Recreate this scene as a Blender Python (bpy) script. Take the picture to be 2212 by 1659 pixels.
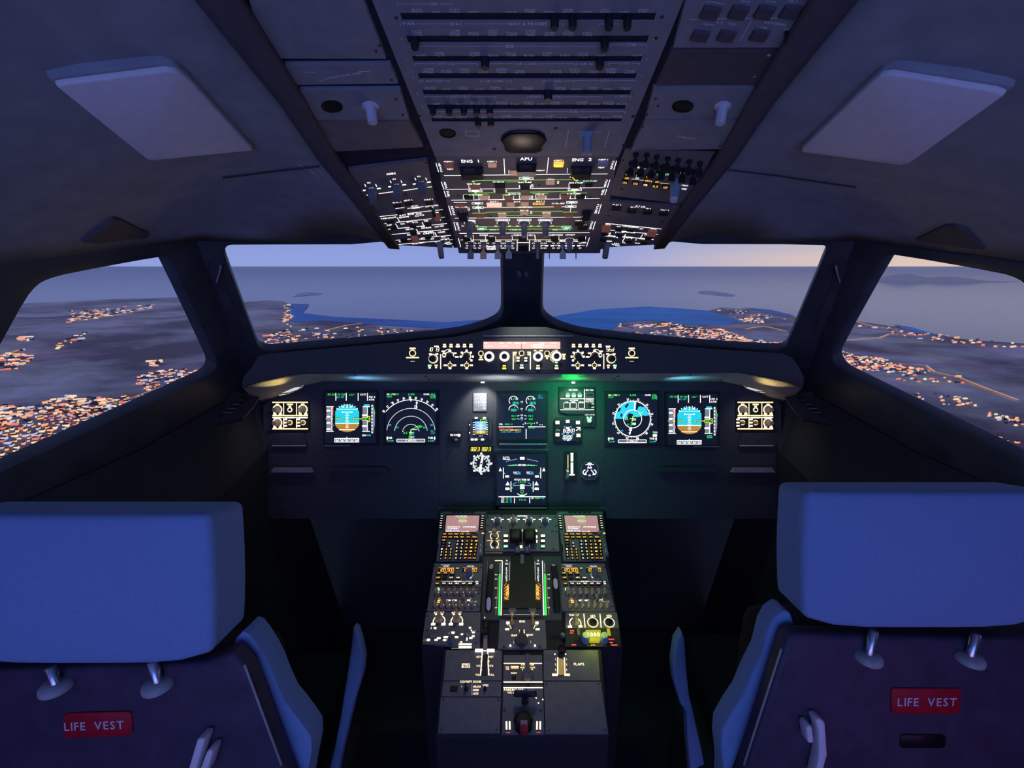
# Flight deck of a narrow-body airliner at dusk: cockpit interior, landscape outside.
import bpy, bmesh, math, random
from mathutils import Vector as V, Matrix
from mathutils.geometry import tessellate_polygon
from mathutils.bvhtree import BVHTree
random.seed(7)
S = bpy.context.scene
COL = S.collection
for o in list(bpy.data.objects): bpy.data.objects.remove(o)

# ---------------------------------------------------------------- camera
FPX, CU, CV = 1000.0, 1128.0, 829.5
TH = math.radians(14.3)
CAM = V((0, 0, 1.55))
FW = V((0, math.cos(TH), -math.sin(TH))); UP = V((0, math.sin(TH), math.cos(TH))); RT = V((1, 0, 0))
cd = bpy.data.cameras.new('camera'); cam = bpy.data.objects.new('camera', cd); COL.objects.link(cam)
cd.sensor_fit = 'HORIZONTAL'; cd.sensor_width = 36; cd.lens = 36 * FPX / 2212
cd.shift_x = -(CU - 1106) / 2212; cd.clip_start = .02; cd.clip_end = 200000
cam.location = CAM; cam.rotation_euler = (math.pi / 2 - TH, 0, 0)
S.camera = cam

# ---------------------------------------------------------------- world (dusk sky, warm towards the set sun) and exposure
S.view_settings.view_transform = 'Standard'; S.view_settings.look = 'None'
S.view_settings.gamma = 1; S.view_settings.exposure = 0; S.view_settings.use_curve_mapping = False
W = bpy.data.worlds.new('dusk'); S.world = W; W.use_nodes = True
nt = W.node_tree; nt.nodes.clear()
def nd(t, **k):
    n = nt.nodes.new(t)
    for a, b in k.items(): setattr(n, a, b)
    return n
def ramp(n, stops):
    e = n.color_ramp.elements
    while len(e) > 1: e.remove(e[-1])
    e[0].position, e[0].color = stops[0][0], (*stops[0][1], 1)
    for p, c in stops[1:]:
        x = e.new(p); x.color = (*c, 1)
tc = nd('ShaderNodeTexCoord'); sp = nd('ShaderNodeSeparateXYZ')
nt.links.new(tc.outputs['Generated'], sp.inputs[0])
mr = nd('ShaderNodeMapRange'); mr.inputs[1].default_value = -.05; mr.inputs[2].default_value = .4
nt.links.new(sp.outputs['Z'], mr.inputs[0])
r1 = nd('ShaderNodeValToRGB'); ramp(r1, [(0, (.20, .255, .43)), (.05, (.215, .27, .46)), (.13, (.225, .28, .54)), (.4, (.17, .215, .44)), (1, (.09, .12, .28))])
r2 = nd('ShaderNodeValToRGB'); ramp(r2, [(0, (.56, .44, .38)), (.14, (.60, .45, .36)), (.21, (.40, .38, .42)), (.4, (.27, .28, .40)), (1, (.10, .12, .27))])
for r in (r1, r2): nt.links.new(mr.outputs[0], r.inputs[0])
dt = nd('ShaderNodeVectorMath', operation='DOT_PRODUCT'); dt.inputs[1].default_value = (math.sin(math.radians(62)), math.cos(math.radians(62)), 0)
nt.links.new(tc.outputs['Generated'], dt.inputs[0])
ms = nd('ShaderNodeMapRange', interpolation_type='SMOOTHSTEP'); ms.inputs[1].default_value = .52; ms.inputs[2].default_value = .97
nt.links.new(dt.outputs['Value'], ms.inputs[0])
mx = nd('ShaderNodeMix', data_type='RGBA'); nt.links.new(ms.outputs[0], mx.inputs[0])
nt.links.new(r1.outputs[0], mx.inputs[6]); nt.links.new(r2.outputs[0], mx.inputs[7])
bg = nd('ShaderNodeBackground'); nt.links.new(mx.outputs[2], bg.inputs[0]); bg.inputs[1].default_value = 1.35
ow = nd('ShaderNodeOutputWorld'); nt.links.new(bg.outputs[0], ow.inputs[0])

# ---------------------------------------------------------------- cabin mood lighting behind the seats
def area(name, loc, to, col, pw, sx, sy):
    l = bpy.data.lights.new(name, 'AREA'); l.shape = 'RECTANGLE'; l.size, l.size_y = sx, sy; l.color = col; l.energy = pw
    o = bpy.data.objects.new(name, l); COL.objects.link(o); o.location = loc
    o.rotation_euler = (V(to) - V(loc)).to_track_quat('-Z', 'Y').to_euler()
def spot(name, loc, to, col, pw, ang, blend=.6, rad=.008):
    l = bpy.data.lights.new(name, 'SPOT'); l.color = col; l.energy = pw; l.spot_size = math.radians(ang); l.spot_blend = blend; l.shadow_soft_size = rad
    o = bpy.data.objects.new(name, l); COL.objects.link(o); o.location = loc
    o.rotation_euler = (V(to) - V(loc)).to_track_quat('-Z', 'Y').to_euler()
area('blue_cabin_light', (0, -1.25, 1.55), (0, .7, 1.3), (.11, .26, 1), 7.2, 1.8, .35)
area('violet_light_port', (-1.05, -.7, 1.0), (-.6, .5, .9), (.42, .12, .85), 1.0, .25, .6)
area('magenta_light_starboard', (1.05, -.6, .75), (.8, .5, .8), (.75, .08, .6), 1.0, .25, .5)
area('violet_strip_port', (-1.15, -.2, 1.45), (-.7, .4, 1.75), (.25, .2, 1), .45, .1, .6)
area('ceiling_wash', (0, -1.0, 1.1), (0, .5, 1.95), (.29, .43, 1), 6.2, 1.6, .4)

spot('overhead_fill', (0, 1.13, 1.37), (0, 1.04, 1.70), (1, .74, .58), 1.1, 95, 1, .06)  # added warm fill for the overhead faces, standing in for legend spill
spot('pedestal_map_light', (0, 1.12, 1.60), (0, 1.02, .76), (1, .84, .62), 4.0, 46, 1, .02)
spot('centre_panel_fill', (0, 1.10, 1.57), (.04, 1.42, 1.08), (.80, .92, .84), 3.4, 44, 1, .02)  # added spot that brightens the middle of the main panel, no fitting modelled
# ---------------------------------------------------------------- helpers
def ray(u, v): return FW + RT * ((u - CU) / FPX) + UP * ((CV - v) / FPX)
def PT(u, v, d): return CAM + ray(u, v) * d
class Plane:
    def __init__(s, p, ax, ay):
        s.p = V(p); s.ax = V(ax).normalized(); s.n = s.ax.cross(V(ay)).normalized(); s.ay = s.n.cross(s.ax)
    def hit(s, u, v):
        r = ray(u, v); return CAM + r * ((s.p - CAM).dot(s.n) / r.dot(s.n))
    def loc(s, u, v):
        q = s.hit(u, v) - s.p; return (q.dot(s.ax), q.dot(s.ay))
def xplane(v0, d0, v1, d1):            # plane holding the x axis, through two rows of the view (v0 below v1)
    a, b = PT(CU, v0, d0), PT(CU, v1, d1)
    return Plane((a + b) / 2, RT, b - a)
def plane3(a, b, c):                   # through three points, facing the camera
    n = (b - a).cross(c - a).normalized()
    if n.dot(CAM - a) < 0: n = -n
    ax = (RT - n * RT.dot(n)).normalized()
    return Plane(a, ax, n.cross(ax))
class MB:
    def __init__(s): s.v = []; s.f = []
    def add(s, vs, fs):
        b = len(s.v); s.v += [tuple(x) for x in vs]; s.f += [tuple(i + b for i in f) for f in fs]
    def box(s, x0, y0, z0, x1, y1, z1, t=0):      # t: inset of the top face
        s.add([(x0, y0, z0), (x1, y0, z0), (x1, y1, z0), (x0, y1, z0), (x0 + t, y0 + t, z1), (x1 - t, y0 + t, z1), (x1 - t, y1 - t, z1), (x0 + t, y1 - t, z1)],
              [(3, 2, 1, 0), (4, 5, 6, 7), (0, 1, 5, 4), (1, 2, 6, 5), (2, 3, 7, 6), (3, 0, 4, 7)])
    def lathe(s, prof, n=20, c=(0, 0), sy=1.0, cap=True):
        b = []; fs = []
        for r, z in prof:
            for k in range(n):
                a = 2 * math.pi * k / n; b.append((c[0] + r * math.cos(a), c[1] + r * sy * math.sin(a), z))
        for i in range(len(prof) - 1):
            for k in range(n): fs.append((i * n + k, i * n + (k + 1) % n, (i + 1) * n + (k + 1) % n, (i + 1) * n + k))
        if cap: fs.append(tuple(range((len(prof) - 1) * n, len(prof) * n)))
        s.add(b, fs)
    def prism(s, pts, z0, z1, t=0):
        n = len(pts); cx = sum(p[0] for p in pts) / n; cy = sum(p[1] for p in pts) / n
        def ins(p):
            d = math.hypot(p[0] - cx, p[1] - cy) or 1; k = max(0, 1 - t / d); return (cx + (p[0] - cx) * k, cy + (p[1] - cy) * k)
        area2 = sum(pts[i][0] * pts[(i + 1) % n][1] - pts[(i + 1) % n][0] * pts[i][1] for i in range(n))
        if area2 < 0: pts = pts[::-1]
        s.add([(p[0], p[1], z0) for p in pts] + [(*ins(p), z1) for p in pts],
              [tuple(range(n - 1, -1, -1)), tuple(range(n, 2 * n))] + [(i, (i + 1) % n, n + (i + 1) % n, n + i) for i in range(n)])
    def mesh(s, name, mat, smooth=False):
        m = bpy.data.meshes.new(name); m.from_pydata(s.v, [], s.f)
        if mat: m.materials.append(mat)
        if smooth: m.polygons.foreach_set('use_smooth', [True] * len(m.polygons))
        m.update(); return m
def link(name, mesh, parent=None, mat=None):
    o = bpy.data.objects.new(name, mesh); COL.objects.link(o)
    if parent: o.parent = parent
    if mat is not None: o.matrix_local = mat
    return o
def tag(o, label, cat, group=None):
    o['label'] = label; o['category'] = cat
    if group: o['group'] = group
    return o
def struct(o, label=None):
    o['kind'] = 'structure'
    if label: o['label'] = label
    return o
def copy_tree(o, parent=None):
    c = o.copy(); COL.objects.link(c); c.parent = parent
    for ch in list(o.children): copy_tree(ch, c)
    return c
def soften(mesh, w, seg=2, ang=40, smooth=True):       # rounds the sharp edges of a mesh
    bm = bmesh.new(); bm.from_mesh(mesh); bmesh.ops.remove_doubles(bm, verts=bm.verts, dist=1e-6)
    es = [e for e in bm.edges if len(e.link_faces) == 2 and e.calc_face_angle(0) > math.radians(ang)]
    bmesh.ops.bevel(bm, geom=es, offset=w, offset_type='OFFSET', segments=seg, profile=.5, affect='EDGES', clamp_overlap=True)
    bmesh.ops.recalc_face_normals(bm, faces=bm.faces); bm.to_mesh(mesh); bm.free()
    if smooth:
        mesh.polygons.foreach_set('use_smooth', [True] * len(mesh.polygons)); mesh.set_sharp_from_angle(angle=math.radians(50))
    return mesh
def sheet(outer, holes, z0, z1, name, mat):            # flat panel with rounded openings, local 2d loops
    loops = [outer] + holes
    tri = tessellate_polygon([[V((p[0], p[1], 0)) for p in l] for l in loops])
    flat = [p for l in loops for p in l]; n = len(flat); mb = MB()
    fs = []
    for t in tri:
        a, b, c = (flat[i] for i in t)
        cr = (b[0] - a[0]) * (c[1] - a[1]) - (b[1] - a[1]) * (c[0] - a[0])
        t = tuple(t) if cr > 0 else tuple(t)[::-1]
        fs.append(tuple(i + n for i in t)); fs.append(t[::-1])
    off = 0
    for l in loops:
        for i in range(len(l)):
            j = (i + 1) % len(l); fs.append((off + i, off + j, n + off + j, n + off + i))
        off += len(l)
    mb.add([(x, y, z0) for x, y in flat] + [(x, y, z1) for x, y in flat], fs)
    m = mb.mesh(name, mat)
    bm = bmesh.new(); bm.from_mesh(m); bmesh.ops.recalc_face_normals(bm, faces=bm.faces); bm.to_mesh(m); bm.free()
    return m
def smooth_loop(pts, n=1):                              # corner cutting, closed
    for _ in range(n):
        q = []
        for i in range(len(pts)):
            a, b = pts[i], pts[(i + 1) % len(pts)]
            q += [(a[0] * .75 + b[0] * .25, a[1] * .75 + b[1] * .25), (a[0] * .25 + b[0] * .75, a[1] * .25 + b[1] * .75)]
        pts = q
    return pts
def frame(pl, o): return Matrix(((pl.ax.x, pl.ay.x, pl.n.x, o.x), (pl.ax.y, pl.ay.y, pl.n.y, o.y), (pl.ax.z, pl.ay.z, pl.n.z, o.z), (0, 0, 0, 1)))

# ---------------------------------------------------------------- materials
MATS = {}
def pb(name, col, rough=.6, metal=0, var=.12, scale=60, bump=0, spec=.3):
    m = bpy.data.materials.new(name); m.use_nodes = True; t = m.node_tree; b = t.nodes['Principled BSDF']
    b.inputs['Roughness'].default_value = rough; b.inputs['Metallic'].default_value = metal; b.inputs['Specular IOR Level'].default_value = spec
    tx = t.nodes.new('ShaderNodeTexCoord'); nz = t.nodes.new('ShaderNodeTexNoise'); nz.inputs['Scale'].default_value = scale; nz.inputs['Detail'].default_value = 4
    t.links.new(tx.outputs['Object'], nz.inputs['Vector'])
    cr = t.nodes.new('ShaderNodeValToRGB'); ramp(cr, [(.3, tuple(c * (1 - var) for c in col)), (.7, tuple(min(1, c * (1 + var)) for c in col))])
    t.links.new(nz.outputs[0], cr.inputs[0]); t.links.new(cr.outputs[0], b.inputs['Base Color'])
    if bump:
        bp = t.nodes.new('ShaderNodeBump'); bp.inputs['Strength'].default_value = bump; bp.inputs['Distance'].default_value = .001
        t.links.new(nz.outputs[0], bp.inputs['Height']); t.links.new(bp.outputs[0], b.inputs['Normal'])
    MATS[name] = m; return m
def em(name, col, st, base=(.02, .02, .02)):
    m = bpy.data.materials.new(name); m.use_nodes = True; b = m.node_tree.nodes['Principled BSDF']
    b.inputs['Base Color'].default_value = (*base, 1); b.inputs['Roughness'].default_value = .5
    b.inputs['Emission Color'].default_value = (*col, 1); b.inputs['Emission Strength'].default_value = st
    MATS[name] = m; return m
def mglass(name, tint=(.96, .97, 1), k=.04):
    m = bpy.data.materials.new(name); m.use_nodes = True; t = m.node_tree; t.nodes.clear()
    tr = t.nodes.new('ShaderNodeBsdfTransparent'); tr.inputs[0].default_value = (*tint, 1)
    gl = t.nodes.new('ShaderNodeBsdfGlossy'); gl.inputs['Roughness'].default_value = .02
    fr = t.nodes.new('ShaderNodeFresnel'); fr.inputs[0].default_value = 1.05
    mi = t.nodes.new('ShaderNodeMixShader'); out = t.nodes.new('ShaderNodeOutputMaterial')
    t.links.new(fr.outputs[0], mi.inputs[0]); t.links.new(tr.outputs[0], mi.inputs[1]); t.links.new(gl.outputs[0], mi.inputs[2]); t.links.new(mi.outputs[0], out.inputs[0])
    MATS[name] = m; return m
def M(n): return MATS[n]
pb('liner', (.30, .31, .34), .75, scale=25, bump=.1); pb('lamp_lens', (.78, .72, .74), .5, var=.04)
pb('trim_dark', (.10, .085, .10), .6); pb('pillar', (.065, .065, .075), .45, scale=12, var=.25)
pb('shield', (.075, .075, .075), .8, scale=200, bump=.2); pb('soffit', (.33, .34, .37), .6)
pb('dash', (.075, .078, .08), .55, scale=90, bump=.1); pb('dash_dark', (.035, .035, .042), .7)
pb('black', (.008, .008, .009), .45); pb('knob_black', (.025, .025, .03), .35); pb('rubber', (.015, .015, .017), .6)
pb('oh_face', (.20, .175, .17), .6, scale=40); pb('oh_grey', (.27, .27, .30), .65, scale=40); pb('slot', (.035, .035, .05), .9, spec=.05)
pb('ped_face', (.19, .18, .18), .55, scale=50); pb('ped_side', (.025, .025, .03), .7); pb('key_dark', (.03, .022, .02), .5)
pb('knob_grey', (.17, .18, .21), .4); pb('knob_brown', (.50, .37, .26), .5); pb('knob_white', (.66, .66, .70), .45, var=.04); pb('knob_blue', (.30, .38, .46), .35)
pb('knob_olive', (.50, .38, .22), .45)
pb('steel', (.55, .56, .6), .25, .9, var=.05); pb('gold', (.75, .52, .18), .35, .5); pb('screw', (.05, .05, .06), .5)
pb('fabric', (.22, .33, .56), .9, var=.08, scale=500, bump=.5, spec=.1); pb('shell', (.055, .042, .075), .55, var=.2, scale=30); pb('seat_dark', (.012, .011, .016), .8)
pb('red_sign', (.42, .01, .025), .5); pb('print', (.62, .62, .68), .6, var=.05); pb('print_dim', (.85, .85, .9), .6, var=.05); pb('floor_mat', (.03, .03, .033), .9, scale=300, bump=.4)
pb('placard', (.28, .27, .26), .5); em('screen_glass', (.22, .33, .75), .02, (.006, .009, .018)); pb('handle_red', (.45, .03, .04), .45); pb('bar_grey', (.38, .38, .38), .5)
pb('guard', (.02, .02, .025), .3)
em('w', (1, .95, .93), 1.7); em('cw', (.88, .93, 1), 1.8); em('ww', (1, .80, .52), 1.9); em('gd', (1, .74, .36), 1.7); em('am', (1, .47, .06), 1.5); em('ye', (1, .80, .05), 1.5)
em('gr', (.04, .9, .10), 1.1); em('lg', (.35, .95, .12), 1.0); em('tg', (.45, 1, .62), 1.3); em('cy', (.03, .72, .95), 1.0); em('rd', (1, .10, .05), 1.0); em('mg', (.8, .2, .5), .8)
em('pk', (.85, .46, .38), .42); em('pkl', (1, .52, .45), 1.25); em('pkw', (1, .90, .86), 1.7); em('scr', (.74, .40, .40), .62); em('sky', (.02, .68, .85), 1.0); em('skb', (.22, .55, .90), 1.0); em('brn', (.58, .27, .03), .9)
em('tape', (.24, .28, .36), .85); em('btn', (1, .42, .28), .24); em('dm', (.7, .72, .85), .45); em('amd', (1, .40, .05), .62); em('lamp', (1, 1, 1), 6); em('yl', (.70, .66, .03), .62); em('ylw', (1, 1, .55), 3.0)
em('gspot', (.0, .85, .08), .95); em('orr', (1, .25, .03), .8); em('wd', (.9, .85, .85), .7); em('rdk', (.42, .13, .10), .26)
mglass('glass')
# ---------------------------------------------------------------- lettering
GL = {}
def glyph(ch):
    if ch in GL: return GL[ch]
    c = bpy.data.curves.new('g', 'FONT'); c.body = ch; c.resolution_u = 2; c.offset = .012
    o = bpy.data.objects.new('g', c); m = bpy.data.meshes.new_from_object(o)
    vs = [(v.co.x, v.co.y) for v in m.vertices]; fs = [tuple(p.vertices) for p in m.polygons]
    bpy.data.objects.remove(o); bpy.data.curves.remove(c); bpy.data.meshes.remove(m)
    x0 = min(v[0] for v in vs); x1 = max(v[0] for v in vs)
    GL[ch] = ([(x - x0, y) for x, y in vs], fs, x1 - x0); return GL[ch]
CAPH = max(v[1] for v in glyph('H')[0])
def text2d(s, gap=.11):                                  # verts, faces, width at cap height 1
    vs = []; fs = []; x = 0
    for ch in s:
        if ch == ' ': x += .45; continue
        g = glyph(ch); b = len(vs); vs += [((p[0] / CAPH) + x, p[1] / CAPH) for p in g[0]]; fs += [tuple(i + b for i in f) for f in g[1]]
        x += g[2] / CAPH + gap
    return vs, fs, max(x - gap, .1)
SEG = {'0': 'abcdef', '1': 'bc', '2': 'abged', '3': 'abgcd', '4': 'fgbc', '5': 'afgcd', '6': 'afgedc', '7': 'abc', '8': 'abcdefg', '9': 'abcdfg', 'S': 'afgcd', 't': 'fged', 'd': 'bcdeg', '-': 'g', 'P': 'abefg'}
MESH = {}
class Panel:
    def __init__(s, name, pl, outline, label, cat, group=None, mat='dash', th=.004, t=.0008, face='faceplate', lift=0.0, root=None):
        s.pl = pl
        if len(outline) == 4 and not isinstance(outline[0], tuple):
            u0, v0, u1, v1 = outline; outline = [(u0, v0), (u1, v0), (u1, v1), (u0, v1)]
        pts = [pl.loc(*p) for p in outline]
        s.cx = sum(p[0] for p in pts) / len(pts); s.cy = sum(p[1] for p in pts) / len(pts); s.lift = lift
        s.o = bpy.data.objects.new(name, None); s.o.empty_display_size = .01; COL.objects.link(s.o)
        s.o.matrix_world = frame(pl, pl.p + pl.ax * s.cx + pl.ay * s.cy + pl.n * lift)
        tag(s.o, label, cat, group); s.mk = {}; s.k = 0; s.ws = 1.0
        s.face = None
        if face:
            mb = MB(); mb.prism([(x - s.cx, y - s.cy) for x, y in pts], -th, 0, t); s.face = s.part(face, mb.mesh(face, M(mat)))
    def L(s, u, v):
        x, y = s.pl.loc(u, v); return x - s.cx, y - s.cy
    def sc(s, u, v):
        a = s.L(u - 2, v); b = s.L(u + 2, v); c = s.L(u, v + 2); d = s.L(u, v - 2)
        return math.hypot(b[0] - a[0], b[1] - a[1]) / 4, math.hypot(d[0] - c[0], d[1] - c[1]) / 4
    def part(s, name, mesh, x=0, y=0, z=0, rot=0, parent=None):
        return link(name, mesh, parent or s.o, Matrix.Translation((x, y, z)) @ Matrix.Rotation(rot, 4, 'Z'))
    # flat print and lit legends
    def mark(s, vs, fs, m, host=None):
        s.k += 1; z = 3e-4 + s.k * 5e-6
        if host is not None: z += host
        mb = MB(); mb.add([(x, y, z) for x, y in vs], fs); mb.text = len(fs) > 14 and not hasattr(s, 'scr'); s.mk.setdefault(m, []).append(mb)
    def t(s, u, v, txt, h, m='w', w=None, rot=0, z=None):
        vs, fs, wd = text2d(txt); sx, sy = s.sc(u, v); x, y = s.L(u, v)
        if rot: sx, sy = sy, sx
        H = h * sy; Wd = w * sx if w else wd * H
        q = [((p[0] / wd - .5) * Wd, (p[1] - .5) * H) for p in vs]; ca, sa = math.cos(rot), math.sin(rot)
        s.mark([(x + a * ca - b * sa, y + a * sa + b * ca) for a, b in q], fs, m, z)
    def l(s, u0, v0, u1, v1, w, m='w', z=None):
        a = s.L(u0, v0); b = s.L(u1, v1); sx, sy = s.sc((u0 + u1) / 2, (v0 + v1) / 2)
        d = (b[0] - a[0], b[1] - a[1]); n = math.hypot(*d) or 1; c = abs(d[0]) / n; hw = s.ws * w * (sy * c + sx * (1 - c)) / 2
        nx, ny = -d[1] / n * hw, d[0] / n * hw
        s.mark([(a[0] - nx, a[1] - ny), (b[0] - nx, b[1] - ny), (b[0] + nx, b[1] + ny), (a[0] + nx, a[1] + ny)], [(0, 1, 2, 3)], m, z)
    def pl_(s, pts, w, m='w'):
        for a, b in zip(pts, pts[1:]): s.l(*a, *b, w, m)
    def r(s, u, v, w, h, m='w', z=None):
        x, y = s.L(u, v); sx, sy = s.sc(u, v); w *= sx / 2; h *= sy / 2
        s.mark([(x - w, y - h), (x + w, y - h), (x + w, y + h), (x - w, y + h)], [(0, 1, 2, 3)], m, z)
    def rr(s, u, v, w, h, lw, m='w'):
        lw *= s.ws
        for q in ((u, v - h / 2, w, lw), (u, v + h / 2, w, lw), (u - w / 2, v, lw, h), (u + w / 2, v, lw, h)): s.r(*q, m)
    def poly(s, pts, m, z=None):
        q = [s.L(*p) for p in pts]; a = sum(q[i][0] * q[(i + 1) % len(q)][1] - q[(i + 1) % len(q)][0] * q[i][1] for i in range(len(q)))
        s.mark(q, [tuple(range(len(q)))] if a > 0 else [tuple(range(len(q) - 1, -1, -1))], m, z)
    def ring(s, u, v, r, w, m='w', a0=0, a1=360, n=28, sy=None, z=None):     # angles: 0 up, clockwise
        x, y = s.L(u, v); sx, _y = s.sc(u, v); n = max(4, int(n * (a1 - a0) / 360)); vs = []
        for i in range(n + 1):
            a = math.radians(a0 + (a1 - a0) * i / n)
            for q in (r - w * s.ws / 2, r + w * s.ws / 2): vs.append((x + q * sx * math.sin(a), y + q * sx * math.cos(a)))
        s.mark(vs, [(2 * i, 2 * i + 2, 2 * i + 3, 2 * i + 1) for i in range(n)], m, z)
    def disc(s, u, v, r, m='w', n=20, z=None):
        x, y = s.L(u, v); sx, _y = s.sc(u, v)
        s.mark([(x + r * sx * math.cos(6.2832 * k / n), y + r * sx * math.sin(6.2832 * k / n)) for k in range(n)], [tuple(range(n))], m, z)
    def seg(s, u, v, txt, h, m='ww', w=None, slant=.08):                 # seven segment figures
        n = len(txt); cw = h * .62; tot = sum(.35 * h if c in ':.' else (.55 * h if c == ' ' else cw + .22 * h) for c in txt); k = (w / tot) if w else 1
        x = u - tot * k / 2; lw = h * .15
        for c in txt:
            if c in ':.':
                s.r(x + .1 * h * k, v + h * (.45 if c == '.' else .2), lw, lw, m)
                if c == ':': s.r(x + .1 * h * k, v - h * .2, lw, lw, m)
                x += .35 * h * k; continue
            if c == ' ': x += .55 * h * k; continue
            X0, X1, t, mid, b = x, x + cw * k, v - h / 2, v, v + h / 2; g = slant * h
            sg = {'a': (X0 + g, t, X1 + g, t), 'b': (X1 + g, t, X1, mid), 'c': (X1, mid, X1 - g, b), 'd': (X0 - g, b, X1 - g, b), 'e': (X0, mid, X0 - g, b), 'f': (X0 + g, t, X0, mid), 'g': (X0, mid, X1, mid)}
            for q in SEG.get(c, ''): s.l(*sg[q], lw, m)
            x += (cw + .22 * h) * k
    def shift(s, dx, dy, dz_, mats=None):
        for m, l in s.mk.items():
            if mats is None or m in mats:
                for mb in l: mb.v = [(x + dx, y + dy, z + dz_) for x, y, z in mb.v]
    # raised controls
    def btn(s, u, v, w, h, mat='key_dark', ht=.004, name='button', t=.0006, z=0):
        x, y = s.L(u, v); sx, sy = s.sc(u, v); w *= sx / 2; h *= sy / 2; key = ('b', round(w, 4), round(h, 4), mat, ht)
        if key not in MESH:
            mb = MB(); mb.box(-w, -h, 0, w, h, ht, t); MESH[key] = mb.mesh(name, M(mat))
        return s.part(name, MESH[key], x, y, z)
    def lamp(s, u, v, w, h, m, ht=.004, top=None, bot=None):            # dark key with lit legend bars
        b = s.btn(u, v, w, h, 'key_dark', ht)
        s.mk_on(b, w * .8, h * .3, s.sc(u, v), top or m, ht, 1); s.mk_on(b, w * .8, h * .3, s.sc(u, v), bot or m, ht, -1)
    def mk_on(s, b, w, h, sc, m, ht, side):
        key = ('lg', round(w * sc[0], 4), round(h * sc[1], 4), m, ht, side)
        if key not in MESH:
            W2, H2 = w * sc[0] / 2, h * sc[1] / 2; y = side * H2 * 1.45; mb = MB()
            mb.box(-W2, y - H2, 0, W2, y + H2, .0004); MESH[key] = mb.mesh('legend', M(m))
        link('legend', MESH[key], b, Matrix.Translation((0, 0, ht)))
    def knob(s, u, v, r, ht=.016, mat='knob_black', kind='round', name='knob', n=18, z=0, rot=0):
        x, y = s.L(u, v); sx, _y = s.sc(u, v); R = r * sx; key = ('k', round(R, 4), round(ht, 4), mat, kind)
        if key not in MESH:
            mb = MB()
            if kind == 'round': mb.lathe([(R, 0), (R, ht * .55), (R * .93, ht * .9), (R * .8, ht)], n)
            elif kind == 'skirt': mb.lathe([(R, 0), (R, ht * .15), (R * .72, ht * .3), (R * .68, ht * .92), (R * .58, ht)], n)
            elif kind == 'bar':
                mb.lathe([(R, 0), (R * .96, ht * .2), (R * .8, ht * .38)], n); mb.box(-R * .3, -R * 1.05, ht * .2, R * .3, R * 1.05, ht, R * .08)
                mb.box(-R * .05, R * .2, ht, R * .05, R * .95, ht + .0004)
            elif kind == 'tall':
                mb.lathe([(R * 1.5, 0), (R * 1.5, ht * .06), (R * 1.1, ht * .12), (R, ht * .3), (R * .92, ht * .95), (R * .8, ht)], n)
                for k in (-1, 0, 1): mb.box(k * R * .35 - R * .08, R * .2, ht * .15, k * R * .35 + R * .08, R * .98, ht * .96)
            elif kind == 'oval': mb.lathe([(R, 0), (R * .97, ht * .7), (R * .8, ht)], n, sy=1.35)
            elif kind == 'toggle': mb.lathe([(R, 0), (R, ht * .12), (R * .35, ht * .2), (R * .45, ht * .7), (R * .62, ht * .95), (R * .4, ht)], 12)
            elif kind == 'paddle':
                mb.lathe([(R * .9, 0), (R * .8, ht * .15), (R * .3, ht * .25), (R * .3, ht * .5)], 12)
                mb.add([(-R * .35, -R * .3, ht * .4), (R * .35, -R * .3, ht * .4), (R * .35, R * .3, ht * .4), (-R * .35, R * .3, ht * .4), (-R, -R * .3, ht * .62), (R, -R * .3, ht * .62), (R, R * .3, ht * .62), (-R, R * .3, ht * .62), (-R, -R * .3, ht), (R, -R * .3, ht), (R, R * .3, ht), (-R, R * .3, ht)],
                       [(0, 1, 5, 4), (1, 2, 6, 5), (2, 3, 7, 6), (3, 0, 4, 7), (4, 5, 9, 8), (5, 6, 10, 9), (6, 7, 11, 10), (7, 4, 8, 11), (8, 9, 10, 11)])
            MESH[key] = mb.mesh(name, M(mat)); MESH[key].polygons.foreach_set('use_smooth', [True] * len(MESH[key].polygons)); MESH[key].set_sharp_from_angle(angle=math.radians(35))
        return s.part(name, MESH[key], x, y, z, rot)
    def collar(s, u, v, r0, r1, ht, m, name='lit_ring'):
        x, y = s.L(u, v); sx, _y = s.sc(u, v); a, b = r0 * sx, r1 * sx; key = ('c', round(a, 4), round(b, 4), ht, m)
        if key not in MESH:
            mb = MB(); mb.lathe([(b, 0), (b, ht), (a, ht), (a, 0)], 28, cap=False); MESH[key] = mb.mesh(name, M(m))
        return s.part(name, MESH[key], x, y)
    def hole(s, u, v, r, sy=1.0, name='opening', mat='black'):
        x, y = s.L(u, v); sx, _y = s.sc(u, v); mb = MB(); R = r * sx
        mb.lathe([(R * 1.12, 0), (R * 1.1, .002), (R, .002), (R * .85, .0006)], 24, sy=sy); return s.part(name, mb.mesh(name, M(mat)), x, y)
    def screws(s, pts, r=2):
        for u, v in pts:
            x, y = s.L(u, v); sx, _y = s.sc(u, v); key = ('sc', round(r * sx, 4))
            if key not in MESH:
                mb = MB(); mb.lathe([(r * sx, 0), (r * sx, .0008), (r * sx * .7, .0014)], 10); MESH[key] = mb.mesh('screw', M('screw'))
            s.part('screw', MESH[key], x, y)
    def flush(s, parent=None):
        for m, l in s.mk.items():
            if len(l) <= 10:                             # a few marks: each its own piece
                for mb in l: nm = 'lettering' if mb.text else 'marking'; s.part(nm, mb.mesh(nm, M(m)), parent=parent)
            else:                                        # dense print, too small to pick apart
                j = MB()
                for mb in l: j.add(mb.v, mb.f)
                s.part('lettering', j.mesh('lettering', M(m)), parent=parent)['kind'] = 'stuff'
        s.mk = {}; return s
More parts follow.
